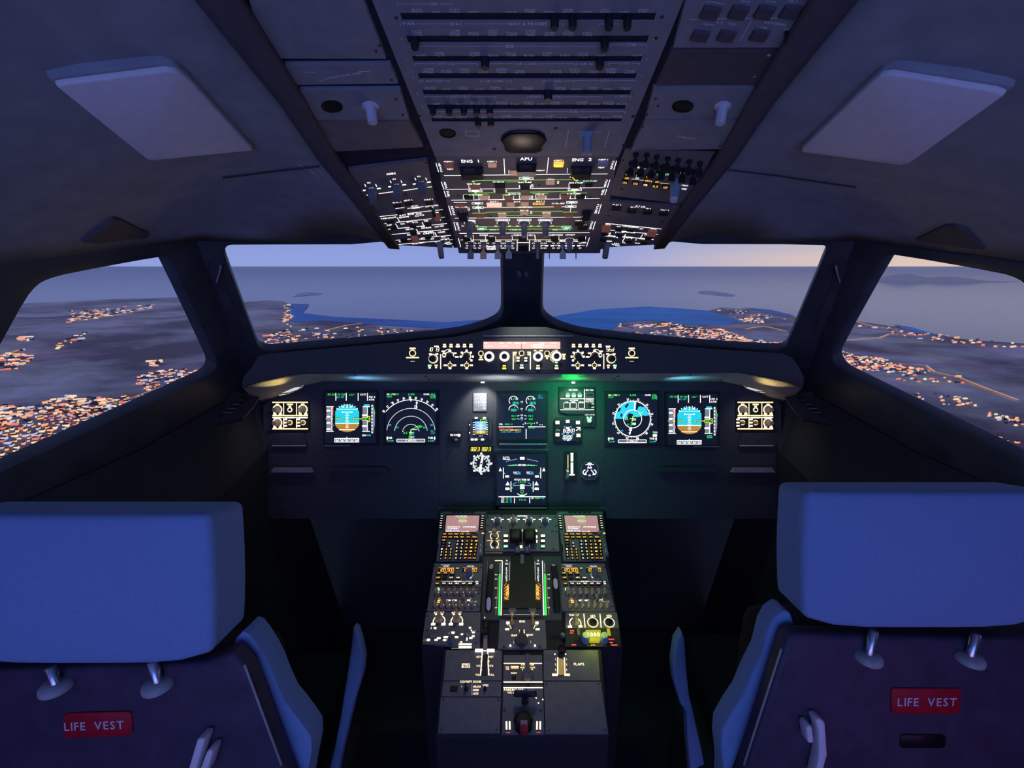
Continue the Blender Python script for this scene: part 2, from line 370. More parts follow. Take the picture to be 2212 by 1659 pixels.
# ---------------------------------------------------------------- shell of the flight deck
def pmesh(name, pl, px, holes, z0, z1, mat, bev=0, origin=None):
    o = pl.loc(*px[0]) if origin is None else origin
    f = lambda P: [(pl.loc(*p)[0] - o[0], pl.loc(*p)[1] - o[1]) for p in P]
    m = sheet(f(px), [f(h) for h in holes], z0, z1, name, mat)
    if bev: soften(m, bev)
    ob = link(name, m); ob.matrix_world = frame(pl, pl.p + pl.ax * o[0] + pl.ay * o[1]); return ob
MIR = 1135.5
mir = lambda P: [(2 * MIR - u, v) for u, v in P]
SIDES = {}
WHOLE = {
 'wl': [(505, 530), (494, 531), (487, 537), (485, 548), (492, 572), (552, 735), (560, 752), (578, 760), (620, 757), (700, 749), (850, 736), (985, 722), (1040, 708), (1070, 696), (1084, 685), (1089, 668), (1087, 545), (1087, 500), (845, 500), (845, 529)],
 'wr': [(1170, 500), (1170, 545), (1166, 668), (1170, 682), (1185, 696), (1215, 710), (1265, 722), (1400, 737), (1560, 751), (1675, 758), (1693, 754), (1702, 742), (1784, 548), (1785, 537), (1778, 530), (1430, 529), (1430, 500)],
 'sl': [(350, 553), (364, 556), (374, 568), (466, 772), (469, 786), (464, 800), (445, 814), (0, 1021), (-110, 1070), (-150, 1055), (-150, 1010), (0, 745), (55, 645), (80, 615), (105, 602), (150, 590)],
 'sr': [(1914, 553), (1932, 552), (2160, 592), (2196, 604), (2216, 620), (2300, 740), (2400, 980), (2395, 1040), (2360, 1070), (2212, 997), (1830, 806), (1805, 790), (1796, 772), (1797, 758), (1900, 566)]}
WP = {}
for sd, sg in (('port', 1), ('starboard', -1)):
    X = (lambda u: u) if sg == 1 else (lambda u: 2 * MIR - u)
    rt, rb, sv, cb = PT(X(430), 535, 1.1), PT(X(520), 790, 1.42), PT(X(0), 1021, .85), PT(1131, 700, 1.75)
    WP[sd] = (plane3(rt, rb, cb), plane3(rt, rb, sv))
    wp, sp_ = WP[sd]
    nm = 'left' if sg == 1 else 'right'
    # windscreen surround (centre post half and windscreen pillar) and side window surround
    out = [(X(414), 518), (X(418), 470), (1131 + sg * 3, 470), (1131 + sg * 3, 860), (X(535), 860)]
    o = pmesh('wall_front_' + nm, wp, out, [smooth_loop(WHOLE['wl' if sg == 1 else 'wr'], 1)], -.035, 0, M('pillar'), .006); struct(o)
    out = [(X(434), 516), (X(555), 860), (X(300), 1010), (X(0), 1140), (X(-230), 1260), (X(-700), 1300), (X(-900), 620), (X(0), 573), (X(200), 545)]
    o = pmesh('wall_side_' + nm, sp_, out, [smooth_loop(WHOLE['sl' if sg == 1 else 'sr'], 1)], -.035, 0, M('pillar'), .006); struct(o)
# glass panes with a dark gasket round each opening
n_ = 0
for sd, k, pli in (('port', 'wl', 0), ('starboard', 'wr', 0), ('port', 'sl', 1), ('starboard', 'sr', 1)):
    n_ += 1; pl = WP[sd][pli]; loop = smooth_loop(WHOLE[k], 1)
    cu = sum(p[0] for p in loop) / len(loop); cv = sum(p[1] for p in loop) / len(loop)
    big = [(cu + (u - cu) * 1.02, cv + (v - cv) * 1.03) for u, v in loop]
    o = pmesh('window_%d' % n_, pl, big, [], -.032, -.026, M('glass')); struct(o)
    sm = [(cu + (u - cu) * 1.006, cv + (v - cv) * 1.012) for u, v in loop]
    og = pl.loc(*big[0]); g = pmesh('gasket', pl, big, [sm], -.025, -.019, M('rubber'), origin=og); g.parent = o; g.matrix_parent_inverse = o.matrix_world.inverted()
# grab lights on the windscreen pillars and hinge covers
def bvh_of(o):
    bm = bmesh.new(); bm.from_mesh(o.data); bm.transform(o.matrix_world); t = BVHTree.FromBMesh(bm); bm.free(); return t
# overhead planes
OHF = xplane(530, 1.2, 345, .84); OHA = xplane(345, .84, 0, .50)
def rolled(pl, u, v, deg):             # plane hinged on the panel edge seen at (u, v), canted outwards
    sgn = -1 if u < CU else 1; a = math.radians(deg)
    lat = RT * sgn * math.cos(a) + V((0, 0, -1)) * math.sin(a)
    e = pl.ay
    n = lat.cross(e)
    ax = lat * sgn
    return Plane(pl.hit(u, v), ax, e)
EDG = {'port': [(985, 540), (940, 343), (800, 0)], 'starboard': [(1302, 540), (1337, 343), (1478, 0)]}
OHS = {}
for sd in EDG:
    a, b, c = EDG[sd]; pa, pb_, pc = OHF.hit(*a), OHF.hit(*b), OHA.hit(*c); sgn = -1 if sd == 'port' else 1
    def hp(p, q, deg):
        e = (q - p).normalized(); a_ = math.radians(deg)
        lat = (RT * sgn * math.cos(a_) - V((0, 0, 1)) * math.sin(a_)); lat = (lat - e * lat.dot(e)).normalized()
        return Plane(p, lat * sgn, e)
    OHS[sd] = (hp(pa, pb_, 9), hp(pb_, pc, 9))
# ceiling lining: from the overhead trim out to the top of the side windows
def grid(name, rows, mat, sub=8, bulge=0.0, thick=.02):
    mb = MB(); R = []
    for a, b in rows:
        r = []
        for k in range(sub + 1):
            t = k / sub; p = a.lerp(b, t); p.z += bulge * math.sin(math.pi * t); r.append(p)
        R.append(r)
    n = sub + 1
    vs = [p for r in R for p in r]; fs = []
    for i in range(len(R) - 1):
        for k in range(sub): fs.append((i * n + k, i * n + k + 1, (i + 1) * n + k + 1, (i + 1) * n + k))
    mb.add(vs, fs); m = mb.mesh(name, mat, True); o = link(name, m)
    md = o.modifiers.new('thick', 'SOLIDIFY'); md.thickness = thick; md.offset = 1 if (vs[1] - vs[0]).cross(vs[n] - vs[0]).z > 0 else -1
    return o
CEIL = {}
for sd, sg in (('port', 1), ('starboard', -1)):
    X = (lambda u: u) if sg == 1 else (lambda u: 2 * MIR + 4 - u)
    f, a_ = OHS[sd]; wp, sp_ = WP[sd]
    A = [f.hit(X(838), 527), f.hit(X(765), 430), f.hit(X(690), 338), a_.hit(X(600), 205), a_.hit(X(437), 0)]
    A.append(A[-1] + (A[-1] - A[-2]) * 1.2); A.append(V((A[-1].x, -1.7, A[-1].z + .02)))
    B = [wp.hit(X(640), 526), wp.hit(X(520), 523), sp_.hit(X(424), 520), sp_.hit(X(200), 545), sp_.hit(X(0), 573)]
    B.append(B[-1] + (B[-1] - B[-2]) * 1.2); B.append(V((B[-1].x, -1.7, B[-1].z)))
    o = grid('ceiling_' + ('left' if sg == 1 else 'right'), list(zip(A, B)), M('liner'), 10, .025); struct(o)
    me = bmesh.new(); me.from_mesh(o.data); CEIL[sd] = BVHTree.FromBMesh(me); me.free()
    # dark trim strip between the ceiling and the overhead panels
    tr = [(838, 527, 862, 529), (765, 430, 792, 425), (690, 338, 726, 330), (600, 205, 652, 200), (437, 0, 530, 0)]
    C_ = []; D_ = []
    for i, (u0, v0, u1, v1) in enumerate(tr):
        pl = f if i < 3 else a_; C_.append(pl.hit(X(u0), v0) - pl.n * -.012); D_.append(pl.hit(X(u1), v1) - pl.n * -.012)
    C_.append(C_[-1] + (C_[-1] - C_[-2]) * 3); D_.append(D_[-1] + (D_[-1] - D_[-2]) * 3)
    o = grid('trim_%d' % (1 if sg == 1 else 2), list(zip(C_, D_)), M('trim_dark'), 3, 0, .02); struct(o)
    # backing plates over the side columns
    for i, (pl, q) in enumerate(((f, [(838, 527), (690, 338), (945, 338), (990, 536)]), (a_, [(690, 338), (600, 205), (437, 0), (255, -230), (660, -330), (800, 0), (941, 338)]))):
        qq = [(X(u), v) for u, v in q] if sg == 1 else [(X(u) - 2, v) for u, v in q]
        loc = [pl.loc(*p) for p in qq]; m = sheet(loc, [], -.03, -.006, 'ceiling', M('slot'))
        o = link('ceiling_bay_' + ('left' if sg == 1 else 'right'), m); o.matrix_world = frame(pl, pl.p); struct(o)
# closed rear of the compartment, floor and lower side walls
def slab(name, x0, y0, z0, x1, y1, z1, mat):
    mb = MB(); mb.box(x0, y0, z0, x1, y1, z1); return struct(link(name, mb.mesh(name, mat)))
slab('wall_back', -1.35, -1.75, 0, 1.35, -1.7, 2.1, M('liner')); slab('floor', -1.35, -1.75, -.04, 1.35, 2.0, 0, M('floor_mat'))
slab('wall_rear_left', -1.35, -1.7, 0, -1.3, .25, 2.1, M('pillar')); slab('wall_rear_right', 1.3, -1.7, 0, 1.35, .25, 2.1, M('pillar'))
slab('ceiling_rear', -1.35, -1.75, 2.0, 1.35, .45, 2.05, M('liner')); slab('wall_footwell', -1.0, 1.72, 0, 1.0, 1.78, 1.2, M('dash'))
for sg in (1, -1):
    X = (lambda u: u) if sg == 1 else (lambda u: 2 * MIR - u); sp_ = WP['port' if sg == 1 else 'starboard'][1]; wp = WP['port' if sg == 1 else 'starboard'][0]
    top = [wp.hit(X(640), 842), sp_.hit(X(535), 840), sp_.hit(X(300), 975), sp_.hit(X(0), 1110), sp_.hit(X(-230), 1220), V((-1.33 * sg, .1, 1.1))]
    mid = [V((-.80 * sg, 1.44, 1.0)), V((-.82 * sg, 1.36, .98)), V((-.84 * sg, 1.05, .92)), V((-.86 * sg, .7, .88)), V((-.9 * sg, .4, .86)), V((-1.33 * sg, .1, .86))]
    bot = [V((-.80 * sg, 1.74, 0)), V((-.80 * sg, 1.36, 0)), V((-.82 * sg, 1.05, 0)), V((-.84 * sg, .7, 0)), V((-.88 * sg, .4, 0)), V((-1.33 * sg, .1, 0))]
    mb = MB(); n = len(top); mb.add(top + mid + bot, [(i, i + 1, n + i + 1, n + i) for i in range(n - 1)] + [(n + i, n + i + 1, 2 * n + i + 1, 2 * n + i) for i in range(n - 1)])
    o = link('wall_lower_' + ('left' if sg == 1 else 'right'), mb.mesh('wall', M('dash_dark'))); struct(o)
    md = o.modifiers.new('thick', 'SOLIDIFY'); md.thickness = .02; md.offset = 0
def on(bvh, u, v):
    d = ray(u, v); h = bvh.ray_cast(CAM, d); return h[0], h[1]
# ceiling details: lamp panels, seams, grilles, chip marks
for sd, px, lab in (('port', [(120, 187), (140, 183), (360, 154), (385, 157), (410, 175), (545, 322), (548, 327), (330, 349), (318, 346), (305, 336)], 'pale flat lamp panel let into the sloping ceiling over the port seat'),
                    ('starboard', [(2172, 206), (2150, 198), (1925, 161), (1900, 165), (1875, 185), (1732, 322), (1730, 330), (1945, 359), (1965, 354), (1985, 340)], 'pale flat lamp panel let into the sloping ceiling over the starboard seat')):
    c, _ = on(CEIL[sd], sum(p[0] for p in px) / len(px), sum(p[1] for p in px) / len(px)); a, _ = on(CEIL[sd], px[0][0], px[0][1]); b, _ = on(CEIL[sd], px[5][0], px[5][1]); e, _ = on(CEIL[sd], px[2][0], px[2][1])
    pl = plane3(a, b, e); ctr = pl.n * .014
    P = Plane(pl.p + ctr, pl.ax, pl.ay)
    root = bpy.data.objects.new('ceiling_lamp', None); COL.objects.link(root); root.matrix_world = frame(P, P.p); tag(root, lab, 'ceiling lamp', 'ceiling lamp panels')
    loc = [P.loc(*p) for p in px]; cx = sum(p[0] for p in loc) / len(loc); cy = sum(p[1] for p in loc) / len(loc)
    m = soften(sheet(loc, [], -.012, 0, 'diffuser', M('lamp_lens')), .003); link('diffuser', m, root)
    fr = [(cx + (x - cx) * 1.035, cy + (y - cy) * 1.05) for x, y in loc]; link('frame', soften(sheet(fr, [], -.03, -.006, 'frame', M('liner')), .003), root)
def ribbon(name, bvh, pts, w, mat, off=.003, parent=None, sub=8):
    mb = MB(); P = []
    for (u0, v0), (u1, v1) in zip(pts, pts[1:]):
        for k in range(sub): P.append((u0 + (u1 - u0) * k / sub, v0 + (v1 - v0) * k / sub))
    P.append(pts[-1]); vs = []
    for u, v in P:
        h, nr = on(bvh, u, v); h2, _ = on(bvh, u, v + w)
        if h is None or h2 is None: continue
        d = (CAM - h).normalized() * off; vs += [h + d, h2 + d, h, h2]
    n = len(vs) // 4; fs = []
    for i in range(n - 1):
        a, b = i * 4, i * 4 + 4; fs += [(a, a + 1, b + 1, b), (a, b, b + 2, a + 2), (a + 1, a + 3, b + 3, b + 1)]
    mb.add(vs, fs); return link(name, mb.mesh(name, mat), parent)
struct(ribbon('trim_3', CEIL['port'], [(480, 382), (600, 367), (745, 351)], 5, M('trim_dark'))); struct(ribbon('trim_4', CEIL['starboard'], [(1535, 361), (1680, 378), (1850, 403)], 4, M('trim_dark')))
for sd, q, lab in (('port', [(180, 526), (196, 510), (248, 474), (262, 475), (325, 507), (318, 514), (210, 528)], 'dark triangular grille in the ceiling corner above the port side window'),
                   ('starboard', [(1975, 519), (2040, 488), (2062, 489), (2085, 497), (2127, 541), (2090, 538), (1990, 522)], 'dark triangular grille in the ceiling corner above the starboard side window')):
    a, _ = on(CEIL[sd], *q[0]); b, _ = on(CEIL[sd], *q[3]); c, _ = on(CEIL[sd], *q[5]); pl = plane3(a, b, c); pl = Plane(pl.p + pl.n * .006, pl.ax, pl.ay)
    p = Panel('speaker_grille', pl, q, lab, 'grille', 'ceiling corner grilles', mat='trim_dark', th=.012, t=.002)
mb = None
for pts in ([(646, 355), (655, 359), (661, 364)], [(670, 370), (680, 374), (690, 387)]):
    o = ribbon('paint_chip', CEIL['port'], pts, 2.5, M('knob_white'), .0015, sub=2); tag(o, 'thin white scratch in the ceiling lining beside the port overhead trim, ' + ('upper' if pts[0][0] < 650 else 'lower') + ' of two', 'scratch', 'ceiling scratches')

# ---------------------------------------------------------------- landscape outside
GZ = -600.0
def G(u, v, z=GZ):
    r = ray(u, v); k = (z - CAM.z) / r.z; return CAM + r * k
def land_mat(name, c1, c2, c3, sc):
    m = bpy.data.materials.new(name); m.use_nodes = True; t = m.node_tree; b = t.nodes['Principled BSDF']; b.inputs['Roughness'].default_value = .95; b.inputs['Specular IOR Level'].default_value = .1
    g = t.nodes.new('ShaderNodeTexCoord'); n1 = t.nodes.new('ShaderNodeTexNoise'); n1.inputs['Scale'].default_value = sc; n1.inputs['Detail'].default_value = 8; n1.inputs['Roughness'].default_value = .62
    n2 = t.nodes.new('ShaderNodeTexVoronoi'); n2.inputs['Scale'].default_value = sc * 3
    for n in (n1, n2): t.links.new(g.outputs['Object'], n.inputs['Vector'])
    cr = t.nodes.new('ShaderNodeValToRGB'); ramp(cr, [(.40, c1), (.5, c2), (.60, c3)]); t.links.new(n1.outputs[0], cr.inputs[0])
    mi = t.nodes.new('ShaderNodeMix'); mi.data_type = 'RGBA'; mi.blend_type = 'MULTIPLY'; mi.inputs[0].default_value = .2
    t.links.new(cr.outputs[0], mi.inputs[6]); t.links.new(n2.outputs['Color'], mi.inputs[7]); t.links.new(mi.outputs[2], b.inputs['Base Color']); MATS[name] = m
land_mat('land', (.26, .19, .18), (.58, .44, .39), (.92, .74, .66), .0011)
land_mat('isle', (.7, .66, .66), (.8, .76, .74), (.85, .8, .78), .002)
land_mat('ridge', (.75, .60, .5), (.8, .65, .55), (.85, .7, .6), .0003)
def water(name, col, rough, sc, spec=.5):
    m = bpy.data.materials.new(name); m.use_nodes = True; t = m.node_tree; b = t.nodes['Principled BSDF']; b.inputs['Roughness'].default_value = rough; b.inputs['IOR'].default_value = 1.33
    b.inputs['Specular IOR Level'].default_value = spec
    g = t.nodes.new('ShaderNodeTexCoord'); n1 = t.nodes.new('ShaderNodeTexNoise'); n1.inputs['Scale'].default_value = sc; n1.inputs['Detail'].default_value = 6
    mp = t.nodes.new('ShaderNodeMapping'); mp.inputs['Scale'].default_value = (1, 3, 1); t.links.new(g.outputs['Object'], mp.inputs[0]); t.links.new(mp.outputs[0], n1.inputs['Vector'])
    cr = t.nodes.new('ShaderNodeValToRGB'); ramp(cr, [(.3, tuple(c * .7 for c in col)), (.7, tuple(c * 1.25 for c in col))]); t.links.new(n1.outputs[0], cr.inputs[0]); t.links.new(cr.outputs[0], b.inputs['Base Color']); MATS[name] = m
water('sea', (.10, .11, .22), .09, .0002); water('shallow', (.03, .42, .85), .6, .0011, .2); water('shallow2', (.08, .30, .72), .6, .0011, .2)
COAST = [(-900, 700), (-400, 685), (-100, 668), (0, 660), (60, 655), (250, 646), (400, 642), (530, 652), (575, 649), (608, 650), (626, 657), (630, 690), (640, 695), (700, 692), (740, 695), (800, 699), (870, 704), (950, 708), (1050, 706), (1128, 704), (1170, 705), (1250, 711), (1320, 711), (1334, 698), (1350, 694), (1400, 690), (1435, 693), (1470, 699), (1526, 701), (1531, 671), (1560, 664), (1600, 667), (1660, 674), (1720, 685), (1790, 688), (1845, 693), (1930, 705), (1990, 718), (2060, 730), (2130, 737), (2212, 742), (2500, 762), (3100, 790)]
def coast(u):
    for (a, b), (c, d) in zip(COAST, COAST[1:]):
        if a <= u <= c: return b + (d - b) * (u - a) / (c - a)
from mathutils import noise
def ground_h(p, t):                     # low hills away from the shore
    n = noise.fractal(V((p.x / 1500, p.y / 1500, 3.1)), .9, 2.1, 5)
    k = min(1, max(0, (t - .06) * 3.0)) * (1.0 if p.x < -300 else .45)
    return k * max(0, n) * 170 + .5
cols = sorted(set(list(range(-900, 3101, 22)) + [c[0] for c in COAST])); NR = 46; mb = MB(); vs = []
for u in cols:
    c = coast(u)
    for k in range(NR):
        t = k / (NR - 1); v = c + (1500 - c) * t ** 1.8; p = G(u, v); p.z += ground_h(p, t); vs.append(p)
mb.add(vs, [(i * NR + k, i * NR + k + 1, (i + 1) * NR + k + 1, (i + 1) * NR + k) for i in range(len(cols) - 1) for k in range(NR - 1)])
o = struct(link('ground', mb.mesh('ground', M('land'), True)), 'dusk brown farmland and low hills below the aircraft, running to the coast'); GB = bmesh.new(); GB.from_mesh(o.data); GBV = BVHTree.FromBMesh(GB); GB.free()
def GH(u, v):
    h = GBV.ray_cast(CAM, ray(u, v)); return h[0] if h[0] else G(u, v)
mb = MB(); R_ = 220000; mb.add([(-R_, -3000, GZ - 3), (R_, -3000, GZ - 3), (R_, R_, GZ - 3), (-R_, R_, GZ - 3)], [(0, 1, 2, 3)])
struct(link('sea', mb.mesh('sea', M('sea'))), 'dark blue sea reaching to the hazy horizon')
def flat(name, px, mat, z):
    mb = MB(); q = [G(u, v, z) for u, v in px]; tri = tessellate_polygon([q]); mb.add(q, [tuple(t) for t in tri]); m = mb.mesh(name, mat)
    bm = bmesh.new(); bm.from_mesh(m); bmesh.ops.recalc_face_normals(bm, faces=bm.faces)
    for f in bm.faces:
        if f.normal.z < 0: f.normal_flip()
    bm.to_mesh(m); bm.free(); return link(name, m)
struct(flat('shallow_water', [(1050, 690), (1128, 690), (1200, 683), (1290, 668), (1400, 662), (1480, 667), (1530, 671), (1572, 683), (1600, 692), (1638, 703), (1630, 709), (1580, 710), (1526, 703), (1470, 700), (1435, 695), (1400, 692), (1350, 696), (1337, 700), (1322, 712), (1250, 712), (1170, 706), (1128, 705), (1050, 707)], M('shallow'), GZ + 4), 'bright blue shallows in the bay beyond the centre post')
struct(flat('shallow_water', [(628, 656), (668, 657), (662, 666), (652, 676), (720, 684), (850, 690), (960, 696), (1050, 690), (1050, 707), (950, 709), (870, 705), (800, 700), (740, 696), (700, 693), (638, 696), (630, 690)], M('shallow2'), GZ + 4), 'blue inshore water off the headland in the port windscreen')
struct(flat('shallow_water', [(1930, 700), (1975, 708), (2000, 716), (2060, 729), (2000, 721), (1950, 710)], M('shallow'), GZ + 4), 'thin strip of pale blue water along the starboard shore')
struct(flat('shallow_water', [(1600, 664), (1660, 668), (1720, 682), (1700, 683), (1650, 674)], M('shallow2'), GZ + 5), 'thin blue strip of water north of the far spit')
def mound(name, px, h, mat, label, z=GZ):
    q = [G(u, v, z) for u, v in px]; c = sum(q, V((0, 0, 0))) / len(q); mb = MB(); n = len(q); vs = list(q)
    for s, k in ((.75, .6), (.4, .9)):
        for i, p in enumerate(q):
            d = c + (p - c) * s; d.z = z + h * k * (.75 + .5 * noise.noise(d / 900 + V((i * .7, 0, 0)))); vs.append(d)
    t = c.copy(); t.z = z + h; vs.append(t)
    fs = [(r * n + i, r * n + (i + 1) % n, (r + 1) * n + (i + 1) % n, (r + 1) * n + i) for r in range(2) for i in range(n)] + [(2 * n + i, 2 * n + (i + 1) % n, 3 * n) for i in range(n)]
    mb.add(vs, fs); return struct(link(name, mb.mesh(name, mat, True)), label)
mound('island', [(632, 641), (645, 634), (660, 631), (675, 631), (697, 634), (690, 637), (672, 637), (650, 640)], 25, M('isle'), 'pale low island on the sea in the port windscreen')
mound('island', [(1506, 630), (1520, 628), (1545, 629), (1570, 633), (1588, 637), (1585, 640), (1560, 639), (1530, 636), (1512, 634)], 20, M('isle'), 'pale long island on the sea in the starboard windscreen')
# hazy mountain ridge beyond the water in the starboard side window
mb = MB(); vs = []; prof = [(1890, 606), (1910, 598), (1935, 593), (1965, 591), (1985, 596), (2010, 600), (2030, 597), (2060, 598), (2100, 602), (2130, 608), (2160, 609), (2212, 617), (2300, 622), (2420, 634)]
for u, v in prof:
    r = ray(u, v); k = 25500 / math.hypot(r.x, r.y); tp = CAM + r * k; f = tp - V((r.x, r.y, 0)).normalized() * 500; f.z = GZ - 3; b = tp + V((r.x, r.y, 0)).normalized() * 2500; b.z = GZ - 3; vs += [f, tp, b]
mb.add(vs, [(3 * i + k, 3 * i + k + 1, 3 * i + k + 4, 3 * i + k + 3) for i in range(len(prof) - 1) for k in (0, 1)])
struct(link('mountain_ridge', mb.mesh('mountain_ridge', M('ridge'))), 'hazy mountain ridge across the water in the starboard side window')
mb = MB(); mb.box(-90000, 1500, GZ - 20, 90000, 90000, -60); hm = bpy.data.materials.new('haze'); hm.use_nodes = True; t = hm.node_tree; t.nodes.clear()
vs_ = t.nodes.new('ShaderNodeVolumeScatter'); vs_.inputs['Color'].default_value = (.96, .96, .96, 1); vs_.inputs['Density'].default_value = 1 / 24000; vs_.inputs['Anisotropy'].default_value = .65; vo = t.nodes.new('ShaderNodeOutputMaterial'); t.links.new(vs_.outputs[0], vo.inputs['Volume'])
o = link('haze', mb.mesh('haze', hm)); o['kind'] = 'stuff'; o['label'] = 'thin dusk haze over the sea and the far shore'; o['category'] = 'haze'
S.cycles.volume_bounces = 3
# towns: lit houses (nearest ones one by one), far lights as one mass, lamp light on walls and roads put in as emission
em('hl1', (1, .42, .16), 1.0, (.3, .2, .15)); em('hl2', (1, .74, .46), 1.0, (.4, .3, .2)); em('hl3', (1, .24, .12), .85, (.3, .1, .08)); em('hl4', (.80, .78, .95), .62, (.3, .3, .35)); em('road', (1, .52, .2), .5, (.2, .15, .1))
pb('roof_a', (.33, .15, .11), .8, scale=.3); pb('roof_b', (.32, .31, .36), .8, scale=.3); pb('roof_c', (.07, .06, .075), .8, scale=.3)
HM = []
for wm in ('hl1', 'hl2', 'hl3', 'hl4', 'hl2'):
    for rm in ('roof_a', 'roof_b', 'roof_c'):
        b = MB(); b.box(-5, -4, -3, 5, 4, 5.5); m = b.mesh('walls', M(wm))
        r = MB(); r.add([(-5.6, -4.6, 5.5), (5.6, -4.6, 5.5), (5.6, 4.6, 5.5), (-5.6, 4.6, 5.5), (-5.2, 0, 8.4), (5.2, 0, 8.4)], [(0, 1, 5, 4), (2, 3, 4, 5), (1, 2, 5), (3, 0, 4), (3, 2, 1, 0)])
        HM.append((m, r.mesh('roof', M(rm))))
far = {k: MB() for k in ('hl1', 'hl2', 'hl3', 'hl4', 'roof_c', 'roof_b')}
def inside(u, v, poly):
    c = False
    for i in range(len(poly)):
        a, b = poly[i], poly[i - 1]
        if (a[1] > v) != (b[1] > v) and u < (b[0] - a[0]) * (v - a[1]) / (b[1] - a[1]) + a[0]: c = not c
    return c
def scatter(poly, n):
    us = [p[0] for p in poly]; vs = [p[1] for p in poly]; k = 0; out = []
    while len(out) < n and k < n * 30:
        k += 1; u = random.uniform(min(us), max(us)); v = random.uniform(min(vs), max(vs))
        if inside(u, v, poly): out.append((u, v))
    return out
near = []
ZONES = [([(0, 875), (60, 880), (140, 855), (230, 860), (330, 850), (430, 812), (460, 800), (445, 816), (0, 1021), (-120, 1070), (-120, 900)], 2300, 1), ([(300, 810), (350, 800), (440, 795), (468, 800), (440, 815), (320, 845), (290, 830)], 190, 1), ([(150, 672), (200, 670), (270, 660), (335, 658), (330, 666), (200, 690), (145, 698)], 150, 0), ([(0, 770), (50, 755), (70, 775), (30, 800), (0, 800)], 80, 0), ([(40, 728), (70, 726), (68, 736), (42, 736)], 25, 0), ([(110, 745), (190, 715), (185, 735), (115, 760)], 30, 0), ([(320, 780), (355, 778), (350, 790), (325, 792)], 26, 0),
  ([(565, 725), (620, 712), (640, 735), (600, 760), (570, 760)], 110, 0), ([(620, 700), (1000, 715), (900, 728), (700, 748), (620, 745)], 120, 0), ([(615, 655), (630, 660), (631, 690), (612, 697)], 40, 0),
  ([(1440, 705), (1560, 712), (1620, 735), (1700, 740), (1698, 756), (1600, 752), (1480, 740)], 620, 0), ([(1430, 698), (1480, 700), (1480, 706), (1430, 706)], 40, 0), ([(1335, 700), (1440, 697), (1500, 705), (1330, 712)], 50, 0), ([(1590, 683), (1640, 690), (1655, 700), (1600, 695)], 90, 0), ([(1350, 715), (1480, 715), (1560, 745), (1400, 735)], 110, 0), ([(1530, 668), (1600, 668), (1700, 690), (1640, 690)], 40, 0),
  ([(1800, 755), (1850, 768), (1910, 775), (1935, 790), (1930, 805), (1850, 800), (1808, 790)], 480, 0), ([(1920, 785), (2010, 800), (2000, 810), (1930, 805)], 90, 0), ([(2020, 850), (2110, 865), (2110, 880), (2030, 875)], 24, 0), ([(2130, 890), (2212, 905), (2212, 925), (2140, 905)], 40, 0), ([(2170, 970), (2212, 980), (2212, 995), (2180, 985)], 20, 0), ([(1930, 845), (2000, 850), (1990, 870), (1930, 862)], 24, 0), ([(1830, 690), (1990, 720), (2212, 745), (2212, 760), (2000, 735), (1850, 705)], 70, 0), ([(1930, 810), (2090, 815), (2080, 830), (1940, 825)], 24, 0), ([(2090, 940), (2212, 950), (2200, 960), (2110, 955)], 14, 0)]
for poly, n, big in ZONES:
    for u, v in scatter(poly, n): near.append(((GH(u, v) - CAM).length, u, v, big))
near.sort(); kept = []; cells = {}
for d, u, v, big in near:               # no two houses on one plot
    p = GH(u, v); g = 17 * (1 if d < 2500 else min(2.2, d / 2500)); c = (round(p.x / 40), round(p.y / 40)); g *= 1 if len(kept) < 245 else .66
    if all((p - q).length > g for i in (-1, 0, 1) for j in (-1, 0, 1) for q in cells.get((c[0] + i, c[1] + j), ())): cells.setdefault(c, []).append(p); kept.append((d, u, v, big))
near = kept; WN = ('orange', 'cream', 'red', 'white', 'cream'); RN = ('rust-red', 'grey', 'black')
proto = {}
for i, (d, u, v, big) in enumerate(near):
    p = GH(u, v); a = random.uniform(-.4, .4) + .5; s = random.uniform(.7, 1.3) * (1 if d < 2500 else min(2.2, d / 2500)); w = random.random()
    if i < 240:
        k = random.randrange(len(HM)); lab = 'glowing %s house with %s roof in the town below the port window' % (WN[k // 3], RN[k % 3])
        h = bpy.data.objects.new('house', None); COL.objects.link(h); h.location = p; h.rotation_euler = (0, 0, a + random.choice((0, 1.57))); h.scale = (s * 1.25, s, s)
        tag(h, lab, 'house', 'lit houses of the town below'); link('walls', HM[k][0], h); link('roof', HM[k][1], h)
    else:
        key = 'hl1' if w < .24 else 'hl2' if w < .45 else 'hl3' if w < .56 else 'hl4' if w < .66 else 'roof_c' if w < .86 else 'roof_b'
        ca, sa = math.cos(a), math.sin(a); L, D, H = 7 * s * random.uniform(.4, 1.5), 3.6 * s, 5 * s * random.uniform(.6, 1.1)
        b = MB(); b.box(-L, -D, -4, L, D, H, .6); far[key].add([(p.x + x * ca - y * sa, p.y + x * sa + y * ca, p.z + z) for x, y, z in b.v], b.f)
town = bpy.data.objects.new('distant_town', None); COL.objects.link(town); tag(town, 'scattered orange and white lights of distant houses across the dusk plain', 'town lights'); town['kind'] = 'stuff'
for k, b in far.items():
    o = link('house_lights', b.mesh('house_lights', M(k)), town); o['kind'] = 'stuff'
def road(pts, w, lab):
    P = []
    for (a, b), (c, d) in zip(pts, pts[1:]):
        for k in range(6): P.append(GH(a + (c - a) * k / 6, b + (d - b) * k / 6) + V((0, 0, 9)))
    mb = MB(); vs = []
    for i, p in enumerate(P):
        q = P[min(i + 1, len(P) - 1)] - P[max(i - 1, 0)]; nrm = V((-q.y, q.x, 0)).normalized() * w; vs += [p - nrm, p + nrm]
    mb.add(vs, [(2 * i, 2 * i + 1, 2 * i + 3, 2 * i + 2) for i in range(len(P) - 1)]); struct(link('road', mb.mesh('road', M('road'))), lab)
